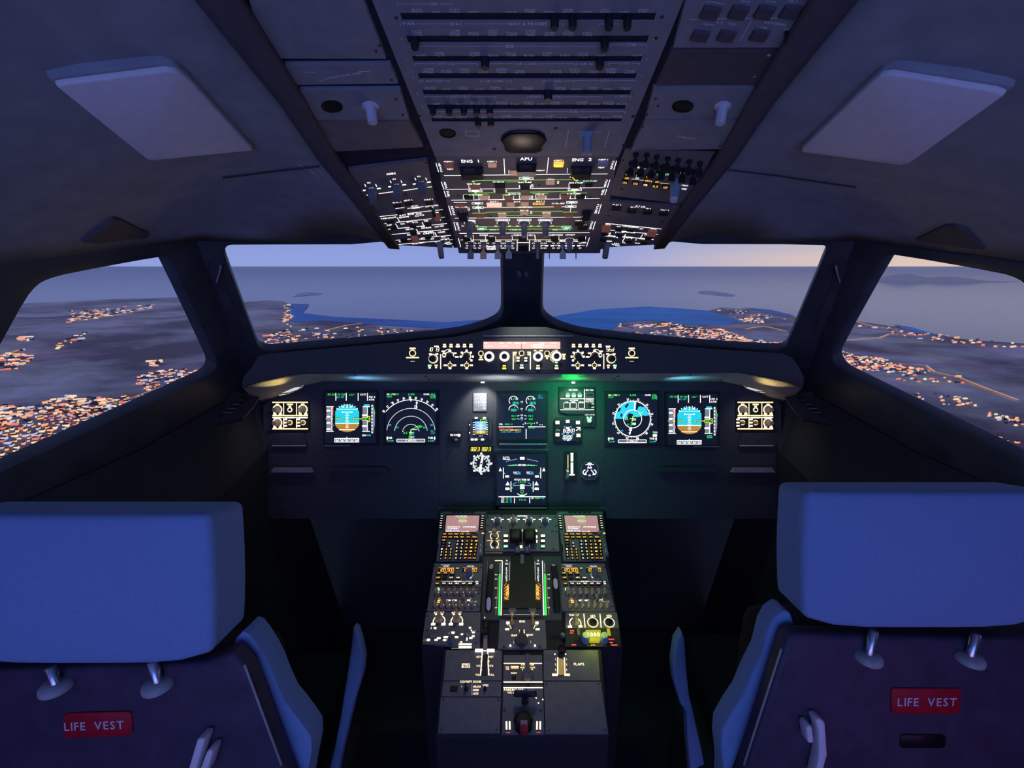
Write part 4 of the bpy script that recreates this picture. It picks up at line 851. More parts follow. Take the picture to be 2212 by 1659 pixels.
p.pl_([(X2(370), Y(615)), (X2(392), Y(520)), (X2(480), Y(480))], 1.4, 'gr'); p.t(X2(482), Y(470), 'LFMN', 4.4, 'lg', 9); p.t(X2(322), Y(540), 'ILS', 4, 'lg', 7); p.l(X2(360), Y(535), X2(420), Y(535), 1.4, 'ye'); p.l(X2(390), Y(510), X2(390), Y(562), 1.2, 'ye'); p.t(X2(408), Y(548), 'FI04', 4, 'tg', 8); p.r(X2(405), Y(593), 8, 5, 'tg'); p.t(X2(340), Y(600), '5', 3, 'cy', 4); p.t(X2(275), Y(668), '10', 3, 'cy', 4); p.t(X2(638), Y(688), 'TERR', 4, 'tg', 11); p.r(X2(636), Y(722), 9, 5, 'w'); dz(p)
X = lambda x: 960 + x / 5.353; Y = lambda y: 800 + y / 5.353; k = 5.353
p = display((1077, 849.5, 1178.6, 949.5), 'upper engine display with four white arc gauges in the panel centre')
for cx in (800, 997):
    p.ring(X(cx), Y(350), 52 / k, 1.3, 'w', -130, 60); p.l(X(cx - 12), Y(345), X(cx + 25), Y(305), 1.1, 'gr'); p.t(X(cx - 25), Y(330), '5', 3, 'w', 2.4); p.t(X(cx + 38), Y(330), '10', 3.4, 'w', 5); p.rr(X(cx + 25), Y(378), 12, 4.4, 1, 'cy'); p.t(X(cx + 25), Y(378), '81.3', 3, 'gr', 9)
    p.ring(X(cx), Y(455), 54 / k, 1.3, 'w', -95, 62); p.ring(X(cx), Y(455), 54 / k, 1.4, 'rd', 62, 95); p.l(X(cx + 8), Y(435), X(cx + 20), Y(415), 1.1, 'gr'); p.rr(X(cx), Y(458), 11, 4.4, 1, 'cy'); p.t(X(cx), Y(458), '560', 3, 'gr', 8); p.t(X(cx), Y(525), '82.4', 3.4, 'gr', 9); p.t(X(cx), Y(562), '4320', 3.4, 'gr', 9)
for y, s, m in ((363, 'N1', 'w'), (382, '%', 'cy'), (445, 'EGT', 'w'), (464, 'c', 'cy'), (516, 'N2', 'w'), (533, '%', 'cy'), (552, 'FF', 'w'), (570, 'KG/H', 'cy')): p.t(X(895), Y(y), s, 2.8, m, 5 if len(s) > 1 else 2)
for s in (-1, 1):
    for y in (524, 560): p.l(X(895 + s * 28), Y(y - 4 * (1 if y < 540 else -1)), X(895 + s * 55), Y(y + 4 * (1 if y < 540 else -1)), 1, 'w')
p.t(X(1100), Y(292), 'CLB', 3, 'cy', 6); p.t(X(1112), Y(318), '87.4%', 3, 'cy', 10); p.t(X(655), Y(622), 'FOB:', 3.4, 'w', 8); p.t(X(727), Y(622), '11480', 3.4, 'gr', 10); p.t(X(778), Y(622), 'KG', 3, 'cy', 4)
p.l(X(628), Y(651), X(920), Y(651), 1.5, 'w'); p.l(X(968), Y(651), X(1168), Y(651), 1.5, 'w'); p.l(X(945), Y(675), X(945), Y(788), 1.6, 'w')
p.t(X(715), Y(664), 'ENG 1 OUT', 2.8, 'rd', 31); p.t(X(762), Y(688), 'AIR PACK EMERGENCY', 3.6, 'am', 46); p.t(X(770), Y(710), '-LAND ASAP ...... SELECT', 2.8, 'cy', 44); p.t(X(1010), Y(665), 'SEAT BLT', 2.8, 'gr', 14)
for x, y in ((912, 622), (1040, 610), (1105, 625), (1130, 630)): p.disc(X(x), Y(y), 1, 'w')
p.ring(X(988), Y(700), 92 / k, 1.2, 'gr', -24, 22); p.t(X(935), Y(608), 'S', 4, 'w', 2.4); p.t(X(1072), Y(606), 'F', 4, 'w', 2.4); p.t(X(1003), Y(628), '1', 3, 'gr', 2); dz(p)
p = display((1073, 981, 1179, 1091.5), 'lower system display with white flight control diagram')
p.t(X(718), Y(1012), 'F/CTL', 6, 'w', 15); p.l(X(678), Y(1026), X(760), Y(1026), .9, 'w')
for s in (-1, 1):
    f = lambda x: X(898 + s * x)
    p.pl_([(f(185), Y(1056)), (f(182), Y(1050)), (f(55), Y(1022))], 1.1, 'skb'); p.l(f(20), Y(1092), f(150), Y(1098), 1, 'tg'); 
    for q in range(4): p.l(f(65 + q * 30), Y(1086 + q * 3), f(82 + q * 30), Y(1087 + q * 3), 1.1, 'gr')
    p.l(f(215), Y(1122), f(215), Y(1245), 1.6, 'w'); p.poly([(f(252), Y(1120)), (f(232), Y(1162)), (f(268), Y(1162))], 'w'); p.r(f(205), Y(1188), 3.6, 2.6, 'gr'); p.rr(f(172), Y(1223), 7.4, 3.6, 1, 'w'); p.r(f(172), Y(1223), 5, 1.8, 'w')
    p.t(f(75), Y(1178), 'ELAC' if s < 0 else 'SEC', 4, 'w', 9); p.pl_([(X(898 + s * 75 - 15), Y(1196)), (X(898 + s * 75 + 60), Y(1196))], 1, 'skb'); p.pl_([(X(898 + s * 75 + 30), Y(1190)), (X(898 + s * 75 + 36), Y(1165))], 1.6, 'cy'); p.pl_([(X(898 + s * 75 + 46), Y(1190)), (X(898 + s * 75 + 52), Y(1170))], 1.6, 'cy')
    p.l(f(128), Y(1282), f(128), Y(1400), 1.6, 'w'); p.poly([(f(165), Y(1280)), (f(142), Y(1325)), (f(192), Y(1325))], 'w'); p.r(f(118), Y(1356), 3.6, 2.6, 'gr'); p.rr(f(168), Y(1365), 8, 4, 1, 'w'); p.r(f(168), Y(1365), 6, 2, 'w')
    p.pl_([(f(65), Y(1295)), (f(102), Y(1312)), (f(102), Y(1330)), (f(30), Y(1326))], 1.1, 'skb'); p.pl_([(f(0), Y(1440)), (f(30), Y(1438)), (f(55), Y(1420))], 1.5, 'w'); p.l(f(88), Y(1468), f(88), Y(1530), 1.5, 'w')
p.rr(X(900), Y(1014), 9, 4.4, 1, 'w'); p.r(X(900), Y(1014), 7, 2.4, 'w'); p.t(X(898), Y(1092), 'SPD BRK', 4, 'w', 16); p.t(X(898), Y(1260), 'PITCH TRIM GB', 4, 'w', 33); p.t(X(898), Y(1287), '3.4 UP', 3.6, 'gr', 18)
for y in (1326, 1356): p.rr(X(900), Y(y), 9, 3.8, 1, 'w'); p.r(X(900), Y(y), 6, 1.6, 'w')
p.ring(X(898), Y(1398), 3, 1.1, 'gr'); p.l(X(898), Y(1408), X(898), Y(1440), 1.2, 'gr'); p.l(X(878), Y(1446), X(918), Y(1446), 2, 'w'); p.l(X(628), Y(1457), X(1168), Y(1457), 1.8, 'w')
for q, s in enumerate(('TAT', 'SAT', 'ISA')): p.t(X(676), Y(1474 + q * 21), s, 3, 'w', 7); p.t(X(724), Y(1474 + q * 21), ('+12', '+7', '0')[q], 3, 'gr', 6); p.t(X(768), Y(1474 + q * 21), 'C', 3, 'cy', 4)
p.t(X(902), Y(1492), '17 H 42', 3.6, 'gr', 14); p.t(X(1018), Y(1474), 'GW', 3, 'w', 5); p.t(X(1077), Y(1474), '60300', 3, 'gr', 11); p.t(X(1138), Y(1474), 'KG', 3, 'cy', 5); dz(p)
# ---- smaller instruments
p = Panel('limits_placard', DP, (1022.5, 849, 1052, 888.5), 'pale flap limits placard under the lamp left of the engine display', 'placard', mat='placard', th=.002, lift=.002)
p.t(1031, 852.5, 'LIMIT', 3, 'print', 12); p.t(1045, 852.5, 'SPEED', 3, 'print', 12); p.l(1024, 869, 1051, 869, 1, 'print'); p.l(1034, 857, 1034, 884, .8, 'print')
for v, a, b in ((858, '1', '230'), (862, '1+F', '215'), (866, '2', '200'), (872, 'PK', 'L/G'), (876, '3', '185'), (884, 'FULL', '177')): p.t(1029, v, a, 2.6, 'print'); p.t(1039, v, b, 2.6, 'print')
for q in range(9): p.r(1046, 857 + q * 3.2, 7, 1.6, 'print_dim')
p.flush()
p = Panel('standby_horizon', DP, [(1019, 900), (1057, 900), (1063, 907), (1063, 944), (1057, 951), (1019, 951), (1014, 944), (1014, 907)], 'small standby horizon with blue and brown screen below the placard', 'instrument', mat='dash', th=.006, t=.0015, lift=.005, face='case')
p.scr = p.btn(1039, 924, 36, 40, 'screen_glass', .002, 'screen'); p.r(1039, 919.5, 24.6, 19, 'skb'); p.r(1039, 933.5, 24.6, 8, 'brn'); p.rr(1045, 908, 14, 3.6, 1, 'lg')
for q in range(7): p.l(1031 + 4 * (q % 2), 913 + q * 3, 1047 - 4 * (q % 2), 913 + q * 3, .8, 'w')
for q in range(6): p.r(1024, 912.5 + q * 5, 4.4, 1.4, 'w'); p.r(1053, 912.5 + q * 5, 3, 1.2, 'w')
p.l(1039, 912, 1039, 937, 1, 'w'); p.l(1031, 934, 1047, 934, 1.4, 'ye'); p.r(1049.5, 924.6, 7, 4, 'lg'); p.t(1039, 941, '1013', 3, 'cy', 8); 
sc_ = p.scr; dz(p, .002)
for u, v in ((1029, 902.6), (1046.6, 902.4), (1020.4, 949), (1028.6, 949), (1042.5, 949)): p.btn(u, v, 6.5, 3.8, 'pkw', .006, 'button')
for u, v in ((1014.8, 917.4), (1014.8, 934.6)): p.btn(u, v, 2.2, 2.6, 'w', .006, 'button')
p.knob(1053, 944, 3.6, .014, 'knob_black'); p.flush()
for u, v, lab in ((984, 940, 'lit terrain switch between the port navigation display and the standby horizon'), (1272.5, 906, 'bright green lit terrain button beside the clock')):
    p = Panel('terrain_switch', DP, (u - 13, v - 9, u + 13, v + 16), lab, 'switch', mat='dash_dark', th=.003, lift=.003)
    if u < 1100:
        p.t(u - 3, v - .5, 'TERR ON ND', 4.2, 'pkw', 17); p.disc(u + 8, v, 3.2, 'pkw'); p.knob(u + 1, v + 9, 4, .014, 'steel', 'toggle', 'switch'); p.knob(u - 6, v + 8.5, 2.4, .004, 'black', name='button')
    else:
        p.t(u + 1, v - 12 + 1, 'TERR ON ND', 4, 'w', 22); p.disc(u - 3.5, v - 4, 2.6, 'tg'); p.disc(u + 3.5, v - 4, 2.6, 'tg'); p.knob(u, v + 2, 4.6, .008, 'tg', name='button')
    p.flush()
p = Panel('heading_indicator', DP, [(1013, 964), (1066, 964), (1066, 1024), (1060, 1030), (1019, 1030), (1013, 1024)], 'round white compass dial with two amber distance readouts above', 'instrument', mat='dash_dark', th=.004, lift=.004)
p.seg(1027.6, 970, '002.3', 7.4, 'ye', 19); p.seg(1051.4, 970, '002.3', 7.4, 'ye', 19); c = (1040, 1000.8); p.ring(*c, 16.5, 1.2, 'cw', 0, 360, 40)
for i in range(36): a = math.radians(i * 10 + 6); p.l(c[0] + 17 * math.sin(a), c[1] - 17 * math.cos(a), c[0] + (20.4 if i % 3 == 0 else 19.2) * math.sin(a), c[1] - (20.4 if i % 3 == 0 else 19.2) * math.cos(a), 1.5 if i % 3 == 0 else 1, 'cw')
for i in range(12): a = math.radians(i * 30 + 6); p.t(c[0] + 13 * math.sin(a), c[1] - 13 * math.cos(a), str(3 * i), 4, 'cw', 3.4 if i else 2.4, rot=-a)
for a in range(0, 360, 45): q = math.radians(a); p.r(c[0] + 21.6 * math.sin(q), c[1] - 21.6 * math.cos(q), 4, 4, 'cw')
for i, (rot, m) in enumerate(((.2, 'steel'), (.2, 'steel'))):
    x, y = p.L(*c); mb = MB(); mb.add([(-.003, -.026, .003), (.003, -.026, .003), (.0035, .012, .003), (.007, .012, .003), (0, .03, .003), (-.007, .012, .003), (-.0035, .012, .003)], [tuple(range(7))])
    if i == 0: p.part('needle', mb.mesh('needle', M('cw')), x, y, 0, -rot + math.pi)
p.knob(1040, 1000.8, 2, .006, 'black', name='hub'); p.flush()
p = Panel('landing_gear_panel', DP, [(1207, 836), (1285, 836), (1285, 895), (1225, 895), (1212, 892), (1207, 886)], 'landing gear panel with three green lit gear lights and brake buttons', 'control panel', mat='dash_dark', th=.004, lift=.004)
p.t(1238, 842.4, 'LDG GEAR', 4, 'w', 19); p.t(1273, 842.8, 'BRK FAN', 4, 'w', 16); p.l(1210, 861.2, 1283, 861.2, 1.6, 'w'); p.l(1210, 885, 1283, 885, 1.6, 'w'); p.l(1262, 840.5, 1262, 882, 1.6, 'w')
for u in (1225.8, 1238.8, 1251.8): p.btn(u, 853.5, 11.6, 11, 'key_dark', .004); p.r(u, 849.4, 7, 2, 'gr', .0042); p.poly([(u - 5, 852), (u + 5, 852), (u + 4, 858), (u - 4, 858)], 'tg', .0042)
p.t(1239.6, 864.6, 'AUTO/BRK', 3.4, 'w', 19)
for u, s in ((1224, 'LO'), (1238, 'MED'), (1255.4, 'MAX')): p.t(u, 868, s, 2.8, 'w'); p.btn(u, 876, 12, 10, 'key_dark', .004); p.rr(u, 876, 13, 12, .7, 'w')
p.t(1273, 863.8, 'A/SKID &', 3.2, 'w', 17); p.t(1273, 867.6, 'N/W STRG', 3.2, 'w', 17); p.t(1280, 872, 'ON', 2.6, 'w'); p.t(1280, 880, 'OFF', 2.6, 'w'); p.knob(1272, 873, 3.6, .016, 'knob_black', 'toggle', 'switch'); p.rr(1273, 853, 16, 8, .8, 'tape'); p.knob(1224, 891.5, 2.4, .004, 'screw', name='screw'); p.flush()
p = Panel('clock', DP, [(1200, 902), (1252, 902), (1257, 907), (1257, 950), (1252, 955), (1202, 955), (1197, 950), (1197, 907)], 'square clock reading 15:39:37 above 00:00', 'clock', mat='dash_dark', th=.006, lift=.005, face='case')
p.scr = p.btn(1226, 930, 34, 44, 'screen_glass', .002, 'screen'); p.seg(1227.4, 930, '15:39:37', 7.4, 'w', 27); p.seg(1226, 944, '00:00', 7.4, 'w', 20)
for u in (1215.6, 1226, 1237): p.r(u, 936.8, 5.4, 2.6, 'skb')
p.r(1226, 924, 6, 3.6, 'w'); p.r(1219.5, 921.6, 4, 2.2, 'skb'); p.r(1232, 921.6, 4, 2.2, 'skb'); p.r(1226, 950.2, 4.4, 2.6, 'w'); p.r(1219.5, 950, 4, 2, 'skb'); p.r(1231, 950, 4, 2, 'skb'); dz(p, .002)
for u, v in ((1204, 912.4), (1226, 910.2), (1248, 912.4), (1204, 938.6), (1249, 940)): p.btn(u, v, 8.4, 7, 'pkw', .007, 'button', .002)
p.ring(1205, 931, 3.4, 1, 'wd', -90, 90); p.l(1244, 930, 1252, 924, 2, 'pkw'); p.pl_([(1245, 923), (1252.5, 923), (1252.5, 930)], 1.6, 'pkw'); p.flush()
p = Panel('gear_lever', DP, (1218, 976, 1246, 1034), 'landing gear lever beside a slot with two tall white bars', 'lever', mat='dash_dark', th=.004, lift=.004)
p.r(1235.2, 989, 5.4, 14.5, 'pkw'); p.r(1235.2, 1010.5, 5.4, 24, 'pkw'); p.r(1235.2, 979.6, 6.4, 3.4, 'pkw'); p.r(1235.4, 1025, 11, 3.2, 'pkw'); p.l(1226.6, 982, 1226.6, 1012, 1.4, 'gd'); p.btn(1224.4, 1020, 6.4, 14, 'bar_grey', .03, 'handle', .001); p.btn(1223.5, 1030, 7, 4, 'knob_brown', .02, 'grip'); p.r(1224, 1013, 4, 1.6, 'w', .031); p.flush()
p = Panel('pressure_gauge', DP, [(1263, 998), (1283, 998), (1291, 1006), (1291, 1026), (1283, 1034), (1263, 1034), (1255, 1026), (1255, 1006)], 'octagonal brake pressure gauge with three white dial arcs', 'gauge', mat='screen_glass', th=.006, t=.001, lift=.006, face='dial')
oc = [(1263, 998), (1283, 998), (1291, 1006), (1291, 1026), (1283, 1034), (1263, 1034), (1255, 1026), (1255, 1006), (1263, 998)]; p.pl_(oc, 1.2, 'bar_grey')
p.ring(1273, 1005, 5.4, 2, 'cw', -60, 60); p.poly([(1273, 1001), (1267.5, 1011), (1278.5, 1011)], 'cw'); p.disc(1273, 1006.5, 2.2, 'black'); p.l(1264, 1003, 1282, 1003, 1, 'cw')
for s in (-1, 1): p.ring(1273 + s * 9, 1019.5, 5, 2, 'cw', 0 if s > 0 else -170, 170 if s > 0 else 0); p.l(1273 + s * 3, 1014, 1273 + s * 11, 1024, 1.8, 'cw'); p.r(1273 + s * 9, 1024, 5, 2.6, 'cw')
p.r(1273, 1026, 5.4, 3.6, 'wd'); p.flush()
# vents on the sills beside the outboard panels
for sg in (1, -1):
    X = (lambda u: u) if sg == 1 else (lambda u: 2256 - u); w = 'port' if sg == 1 else 'starboard'
    a, b, c = PT(X(505), 843, 1.30), PT(X(562), 856, 1.34), PT(X(440), 960, 1.16); pl = plane3(a, b, c)
    p = Panel('side_vent', pl, [(X(503), 845), (X(562), 857), (X(548), 880), (X(525), 905), (X(462), 917), (X(466), 900)], 'sloping side vent cover with a black slot outboard of the %s lighting panel' % w, 'vent', 'sloping side vent covers', mat='dash_dark', th=.01, t=.002, face='cover')
    q = [p.L(X(u), v) for u, v in ((500, 854), (534, 858), (527, 868), (488, 895), (470, 905), (476, 885), (486, 868))]; mb = MB(); mb.prism(q, .0018, .0034, .001); p.part('slot', mb.mesh('slot', M('black')))
    for i in range(4): p.l(X(480 + i * 11), 893 - i * 9, X(500 + i * 9), 893 - i * 9, 1, 'bar_grey', .0034)
    p.flush()
# ---------------------------------------------------------------- centre pedestal
P1 = xplane(1215, 1.27, 1100, 1.40); P2 = xplane(1395, 1.06, 1215, 1.27); P3 = xplane(1585, .90, 1395, 1.06)
root = bpy.data.objects.new('centre_pedestal', None); COL.objects.link(root); tag(root, 'dark centre pedestal between the seats carrying the keyed and lit panels', 'pedestal')
dn = lambda p, k=.005: p - (P2.n * k)
def prof(rows, hw0, hw1, name, mat):
    mb = MB(); pts = [dn(PT(CU, v, d)) for v, d in rows]; n = len(pts); vs = []
    for i, p in enumerate(pts):
        hw = hw0 + (hw1 - hw0) * i / (n - 1)
        vs += [V((-hw, p.y, p.z)), V((hw, p.y, p.z)), V((hw, p.y, 0)), V((-hw, p.y, 0))]
    fs = [(0, 1, 2, 3), tuple(range(4 * n - 1, 4 * n - 5, -1))]
    for i in range(n - 1):
        a, b = 4 * i, 4 * i + 4
        for k in range(4): fs.append((a + k, b + k, b + (k + 1) % 4, a + (k + 1) % 4))
    mb.add(vs, fs); m = mb.mesh(name, mat); bm = bmesh.new(); bm.from_mesh(m); bmesh.ops.recalc_face_normals(bm, faces=bm.faces); bm.to_mesh(m); bm.free()
    return link(name, soften(m, .004), root)
prof([(1098, 1.40), (1215, 1.27), (1396, 1.06)], .247, .232, 'front_body', M('ped_side')); prof([(1390, 1.066), (1587, .898)], .182, .17, 'rear_body', M('ped_side'))
c6 = lambda x, y: (900 + x / 6.9125, 1080 + y / 6.9125); c7 = lambda x, y: (1120 + x / 6.9125, 1080 + y / 6.9125); c8 = lambda x, y: (890 + x / 4.7064, 1300 + y / 4.7064); qc = lambda x, y: (1030 + x / 6.38, 1080 + y / 6.38)
PAIR = []
def finish(p, off, lab):               # the starboard twin of a port unit
    p.flush(); PAIR.append(p.o); q = copy_tree(p.o); q.location = p.o.location + V((off, 0, 0)); q['label'] = lab
# keyed control display units
p = Panel('control_display_unit', P1, [c6(345, 170), c6(1040, 170), c6(1000, 560), c6(990, 830), c6(940, 850), c6(925, 915), c6(290, 915), c6(318, 560)], 'port keyed control display unit with a pink screen, at the front of the pedestal', 'keypad unit', 'keyed control display units', mat='ped_face', th=.006, t=.0015)
sc_ = [c6(450, 243), c6(938, 243), c6(918, 488), c6(425, 488)]; q = [p.L(*a) for a in sc_]; mb = MB(); mb.prism([p.L(*a) for a in (c6(435, 215), c6(958, 215), c6(935, 500), c6(405, 500))], 0, .003, .001); p.part('screen_frame', mb.mesh('screen_frame', M('key_dark')))
mb = MB(); mb.prism(q, 0, .0036); p.scr = p.part('screen', mb.mesh('screen', M('scr')))
for x, y, s, w, m in ((665, 252, 'A/C STATUS', 170, 'w'), (690, 275, 'ENG', 130, 'lg'), (690, 300, '5B4', 100, 'lg'), (690, 325, 'ACTIVE DATA', 130, 'w'), (690, 352, 'AIRAC', 110, 'lg'), (555, 412, 'SECOND DATA', 190, 'w'), (735, 412, 'JAN', 80, 'w'), (830, 414, 'FEB', 110, 'w'), (545, 436, '<STANDBY', 170, 'cw'), (545, 455, 'CHG CODE', 170, 'skb'), (545, 474, 'ENTER TO CLR', 200, 'cw'), (725, 482, 'IN USE', 110, 'cw')): p.t(*c6(x, y), s, 2.3, m, w / 6.9, z=.0036)
p.flush(p.scr)
for y in range(6):
    for x in (380 - y * 4.4, 988 - y * 3.6): k = p.btn(*c6(x, 252 + y * 35), 7.5, 4, 'key_dark', .004, 'key'); p.r(*c6(x, 252 + y * 35), 4.4, 1.1, 'ww', .0042)
def key(x, y, s, w=60, h=36, m='am', legend=None):
    p.btn(*c6(x, y), w / 6.9, h / 6.9, 'key_dark', .0035, 'key')
    if s: p.t(*c6(x, y), s, 2.6 if len(s) > 1 else 3.2, m, min(w * .8, 14 * len(s) + 8) / 6.9, z=.0036)
    else: p.r(*c6(x, y), w * .6 / 6.9, 3, m, .0036)
for x, y, s in ((422, 517, 'DIR'), (508, 517, 'PROG'), (597, 517, 'PERF'), (685, 517, 'INIT'), (775, 517, 'DATA'), (420, 563, 'F-PLN'), (506, 563, 'RAD'), (594, 563, 'FUEL'), (681, 563, 'SEC'), (772, 563, 'ATC'), (868, 563, 'MENU'), (408, 607, 'AIR'), (404, 652, '<'), (396, 697, '>')): key(x, y, s, 78, 38, 'am' if y < 630 else 'pk')
for x, y in ((491, 652), (486, 697)): key(x, y, '', 40, 38, 'wd')
for r, y in enumerate((742, 787, 830, 877)):
    for c, x in enumerate((378, 447, 515)): key(x - r * 5, y, ('123', '456', '789', '.0/')[r][c], 50, 36, 'ww' if c < 1 else 'am')
for r, y in enumerate((622, 672, 722, 775, 825, 877)):
    for c, x in enumerate((618, 686, 757, 827, 893)):
        s = ('ABCDE', 'FGHIJ', 'KLMNO', 'PQRST', 'UVWXY', 'Z/*OC')[r][c]; big = (r, c) in ((0, 4), (2, 3), (3, 3), (4, 2))
        key(x - r * 6, y, '' if big else {'*': 'SP', 'O': 'OVF' if r == 5 else 'O', 'C': 'CLR' if r == 5 else 'C'}.get(s, s), 58, 40, 'am' if big else ('ww' if c < 2 else 'am'))
p.r(*c6(765, 186), 5, 1.6, 'ww')
for i in range(5): p.btn(*c6(555 + i * 70, 186), 8, 2.6, 'slot', .0022, 'slot')
p.r(*c6(990, 500), 5, 3, 'am'); p.knob(*c6(912, 500), 3.4, .01, 'knob_brown', name='knob')
for x, y, h in ((958, 680, 6), (953, 760, 8), (317, 720, 14)): p.btn(*c6(x, y), 2.6, h, 'knob_white' if x > 900 else 'slot', .003, 'catch')
p.pl_([c6(968, 570), c6(955, 815), c6(925, 850), c6(915, 905), c6(310, 912)], .9, 'knob_grey')
p.screws([c6(325, 530), c6(1012, 215), c6(950, 830), c6(365, 185)], 2)
finish(p, .3505, 'starboard keyed control display unit with a pink screen, at the front of the pedestal')
# radio tuning units
p = Panel('radio_panel', P2, [c6(258, 945), c6(990, 945), c6(968, 1305), c6(205, 1305)], 'port radio tuning panel with amber figures, behind the port keyed unit', 'radio panel', 'radio tuning panels', mat='ped_face', th=.005)
for x, y, w in ((450, 1042, 240), (800, 1042, 240)): p.btn(*c6(x, y), w / 6.9, 11, 'black', .0012, 'window'); 
p.l(*c6(330, 1017), *c6(565, 1017), 1.8, 'pk', .0013); p.l(*c6(690, 1017), *c6(912, 1017), 1.8, 'pk', .0013); p.t(*c6(440, 990), 'ACTIVE', 2.2, 'w', 11); p.t(*c6(805, 990), 'STBY/CRS', 2.2, 'w', 15); p.l(*c6(365, 970), *c6(500, 970), .8, 'wd')
p.seg(*c6(450, 1052), '120.900', 6.4, 'am', 33); p.seg(*c6(800, 1052), '121.50', 6.4, 'am', 32)
for m in ('am',):
    p.shift(0, 0, .0013, (m,))
p.btn(*c6(612, 1032), 7, 4, 'key_dark', .003); p.r(*c6(612, 1032), 5, 2.4, 'lg', .0032)
for x, y, s in ((330, 1107, 'VHF1'), (430, 1107, 'VHF2'), (530, 1107, 'VHF3'), (323, 1175, 'HF1'), (420, 1175, ''), (520, 1175, 'HF2'), (616, 1175, 'AM'), (313, 1262, 'NAV'), (410, 1262, 'VOR'), (508, 1262, 'ILS'), (607, 1262, 'MLS'), (705, 1262, 'ADF'), (803, 1262, 'BFO')):
    p.btn(*c6(x, y), 11, 5.8, 'key_dark', .004, 'key')
    if s: p.t(*c6(x, y), s, 2.8, 'am' if y < 1150 or x < 350 else 'ww', 7.4, z=.0041)
p.knob(*c6(782, 1150), 11.4, .008, 'steel', name='knob_skirt'); p.knob(*c6(782, 1150), 10, .028, 'knob_grey', 'skirt'); p.l(*c6(375, 1218), *c6(860, 1218), .9, 'wd'); p.t(*c6(615, 1218), 'STBY NAV', 2.4, 'w', 16)
for y, s in ((1222, 'ON'), (1252, 'OFF')): p.t(*c6(895, y), s, 2.6, 'w')
p.knob(*c6(865, 1250), 3, .012, 'knob_black', 'toggle', 'switch'); p.screws([c6(262, 990), c6(230, 1220), c6(962, 1010), c6(945, 1240)], 2)
finish(p, .3335, 'starboard radio tuning panel with amber figures, behind the starboard keyed unit')
# audio panels
p = Panel('audio_panel', P2, [c6(203, 1310), c6(966, 1310), c6(945, 1662), c6(150, 1662)], 'port audio panel with two rows of tan oval knobs, behind the port radio panel', 'audio panel', 'audio selector panels', mat='ped_face', th=.005)
for i in range(7):
    for y, x0, dx in ((1392, 300, 92), (1580, 278, 93.5)):
        p.knob(*c6(x0 + i * dx, y), 3.7, .016, 'knob_brown' if i % 3 else 'knob_olive', 'oval', n=14); p.l(*c6(x0 + i * dx + 28, y - 8), *c6(x0 + i * dx + 32, y - 20), 1, 'ww')
p.knob(*c6(710, 1468), 3.6, .012, 'knob_brown', 'oval', n=14); p.btn(*c6(312, 1338), 8.4, 4.6, 'tg', .004, 'lit_key')
for x, y, w, m in ((475, 1500, 9, 'w'), (565, 1500, 9.6, 'w'), (340, 1500, 7.5, 'am'), (335, 1528, 7.5, 'am'), (340, 1470, 4, 'pk'), (772, 1497, 6, 'ww')): p.r(*c6(x, y), w, 3 if m != 'w' else 2.8, m)
p.pl_([c6(815, 1470), c6(800, 1472), c6(798, 1520), c6(888, 1524), c6(890, 1505)], 1, 'wd'); p.screws([c6(235, 1350), c6(940, 1345), c6(930, 1400), c6(915, 1590)], 2)
finish(p, .3335, 'starboard audio panel with two rows of tan oval knobs, behind the starboard radio panel')
# switching and engine page panel
p = Panel('switching_panel', P1, [qc(128, 203), qc(1112, 203), qc(1140, 705), qc(105, 705)], 'grey switching panel with four selector knobs at the front centre of the pedestal', 'control panel', mat='ped_face', th=.005)
p.t(*qc(627, 222), 'SWITCHING', 3, 'w', 21)
for x, s in ((285, 'ATT HDG'), (505, 'AIR DATA'), (722, 'EIS DMC'), (940, 'ECAM/ND')):
    p.t(*qc(x, 250), s, 2.4, 'w', 15)
    for sd in (-1, 1): p.pl_([qc(x + sd * 75, 265), qc(x + sd * 45, 275), qc(x + sd * 48, 310)], 1.2, 'w'); p.r(*qc(x + sd * 72, 268), 4, 2, 'w')
    p.knob(*qc(x, 300), 7.4, .024, 'knob_brown' if x == 505 else 'knob_grey', 'bar')
for x, y in ((242, 485), (245, 600)):
    p.ring(*qc(x, y + 12), 8.6, 1.8, 'gd', -150, 150); p.knob(*qc(x, y), 5, .03 if y < 500 else .022, 'knob_olive' if y < 500 else 'knob_black', 'round' if y < 500 else 'bar')
for x, y, s in ((195, 440, 'UPPER'), (300, 440, 'BRT'), (175, 560, 'LOWER'), (305, 560, 'BRT'), (215, 662, 'OFF'), (292, 662, 'BRT')): p.t(*qc(x, y), s, 2.2, 'gd')
for x in (400, 910):
    for y, w, m in ((505, 9, 'ww'), (575, 8.4, 'ww'), (650, 8.4, 'tg')): p.btn(*qc(x, y), w + 2, 7, 'key_dark', .004); p.r(*qc(x, y), w, 5, m, .0042)
for x, w in ((500, 10), (803, 9)): p.btn(*qc(x, 438), w + 2, 7, 'key_dark', .004); p.r(*qc(x, 438), w, 5.4, 'ww', .0042)
for y in (508, 570): p.r(*qc(826, y), 3, 6, 'ww')
for x in (603, 700): p.r(*qc(x, 652), 7.6, 5.4, 'ww', .003)
p.screws([qc(150, 235), qc(150, 355), qc(135, 435), qc(128, 650), qc(1085, 238), qc(1092, 358), qc(1095, 435), qc(1060, 675), qc(343, 220), qc(875, 225), qc(340, 378), qc(880, 378), qc(1040, 430)], 2.2); p.flush()
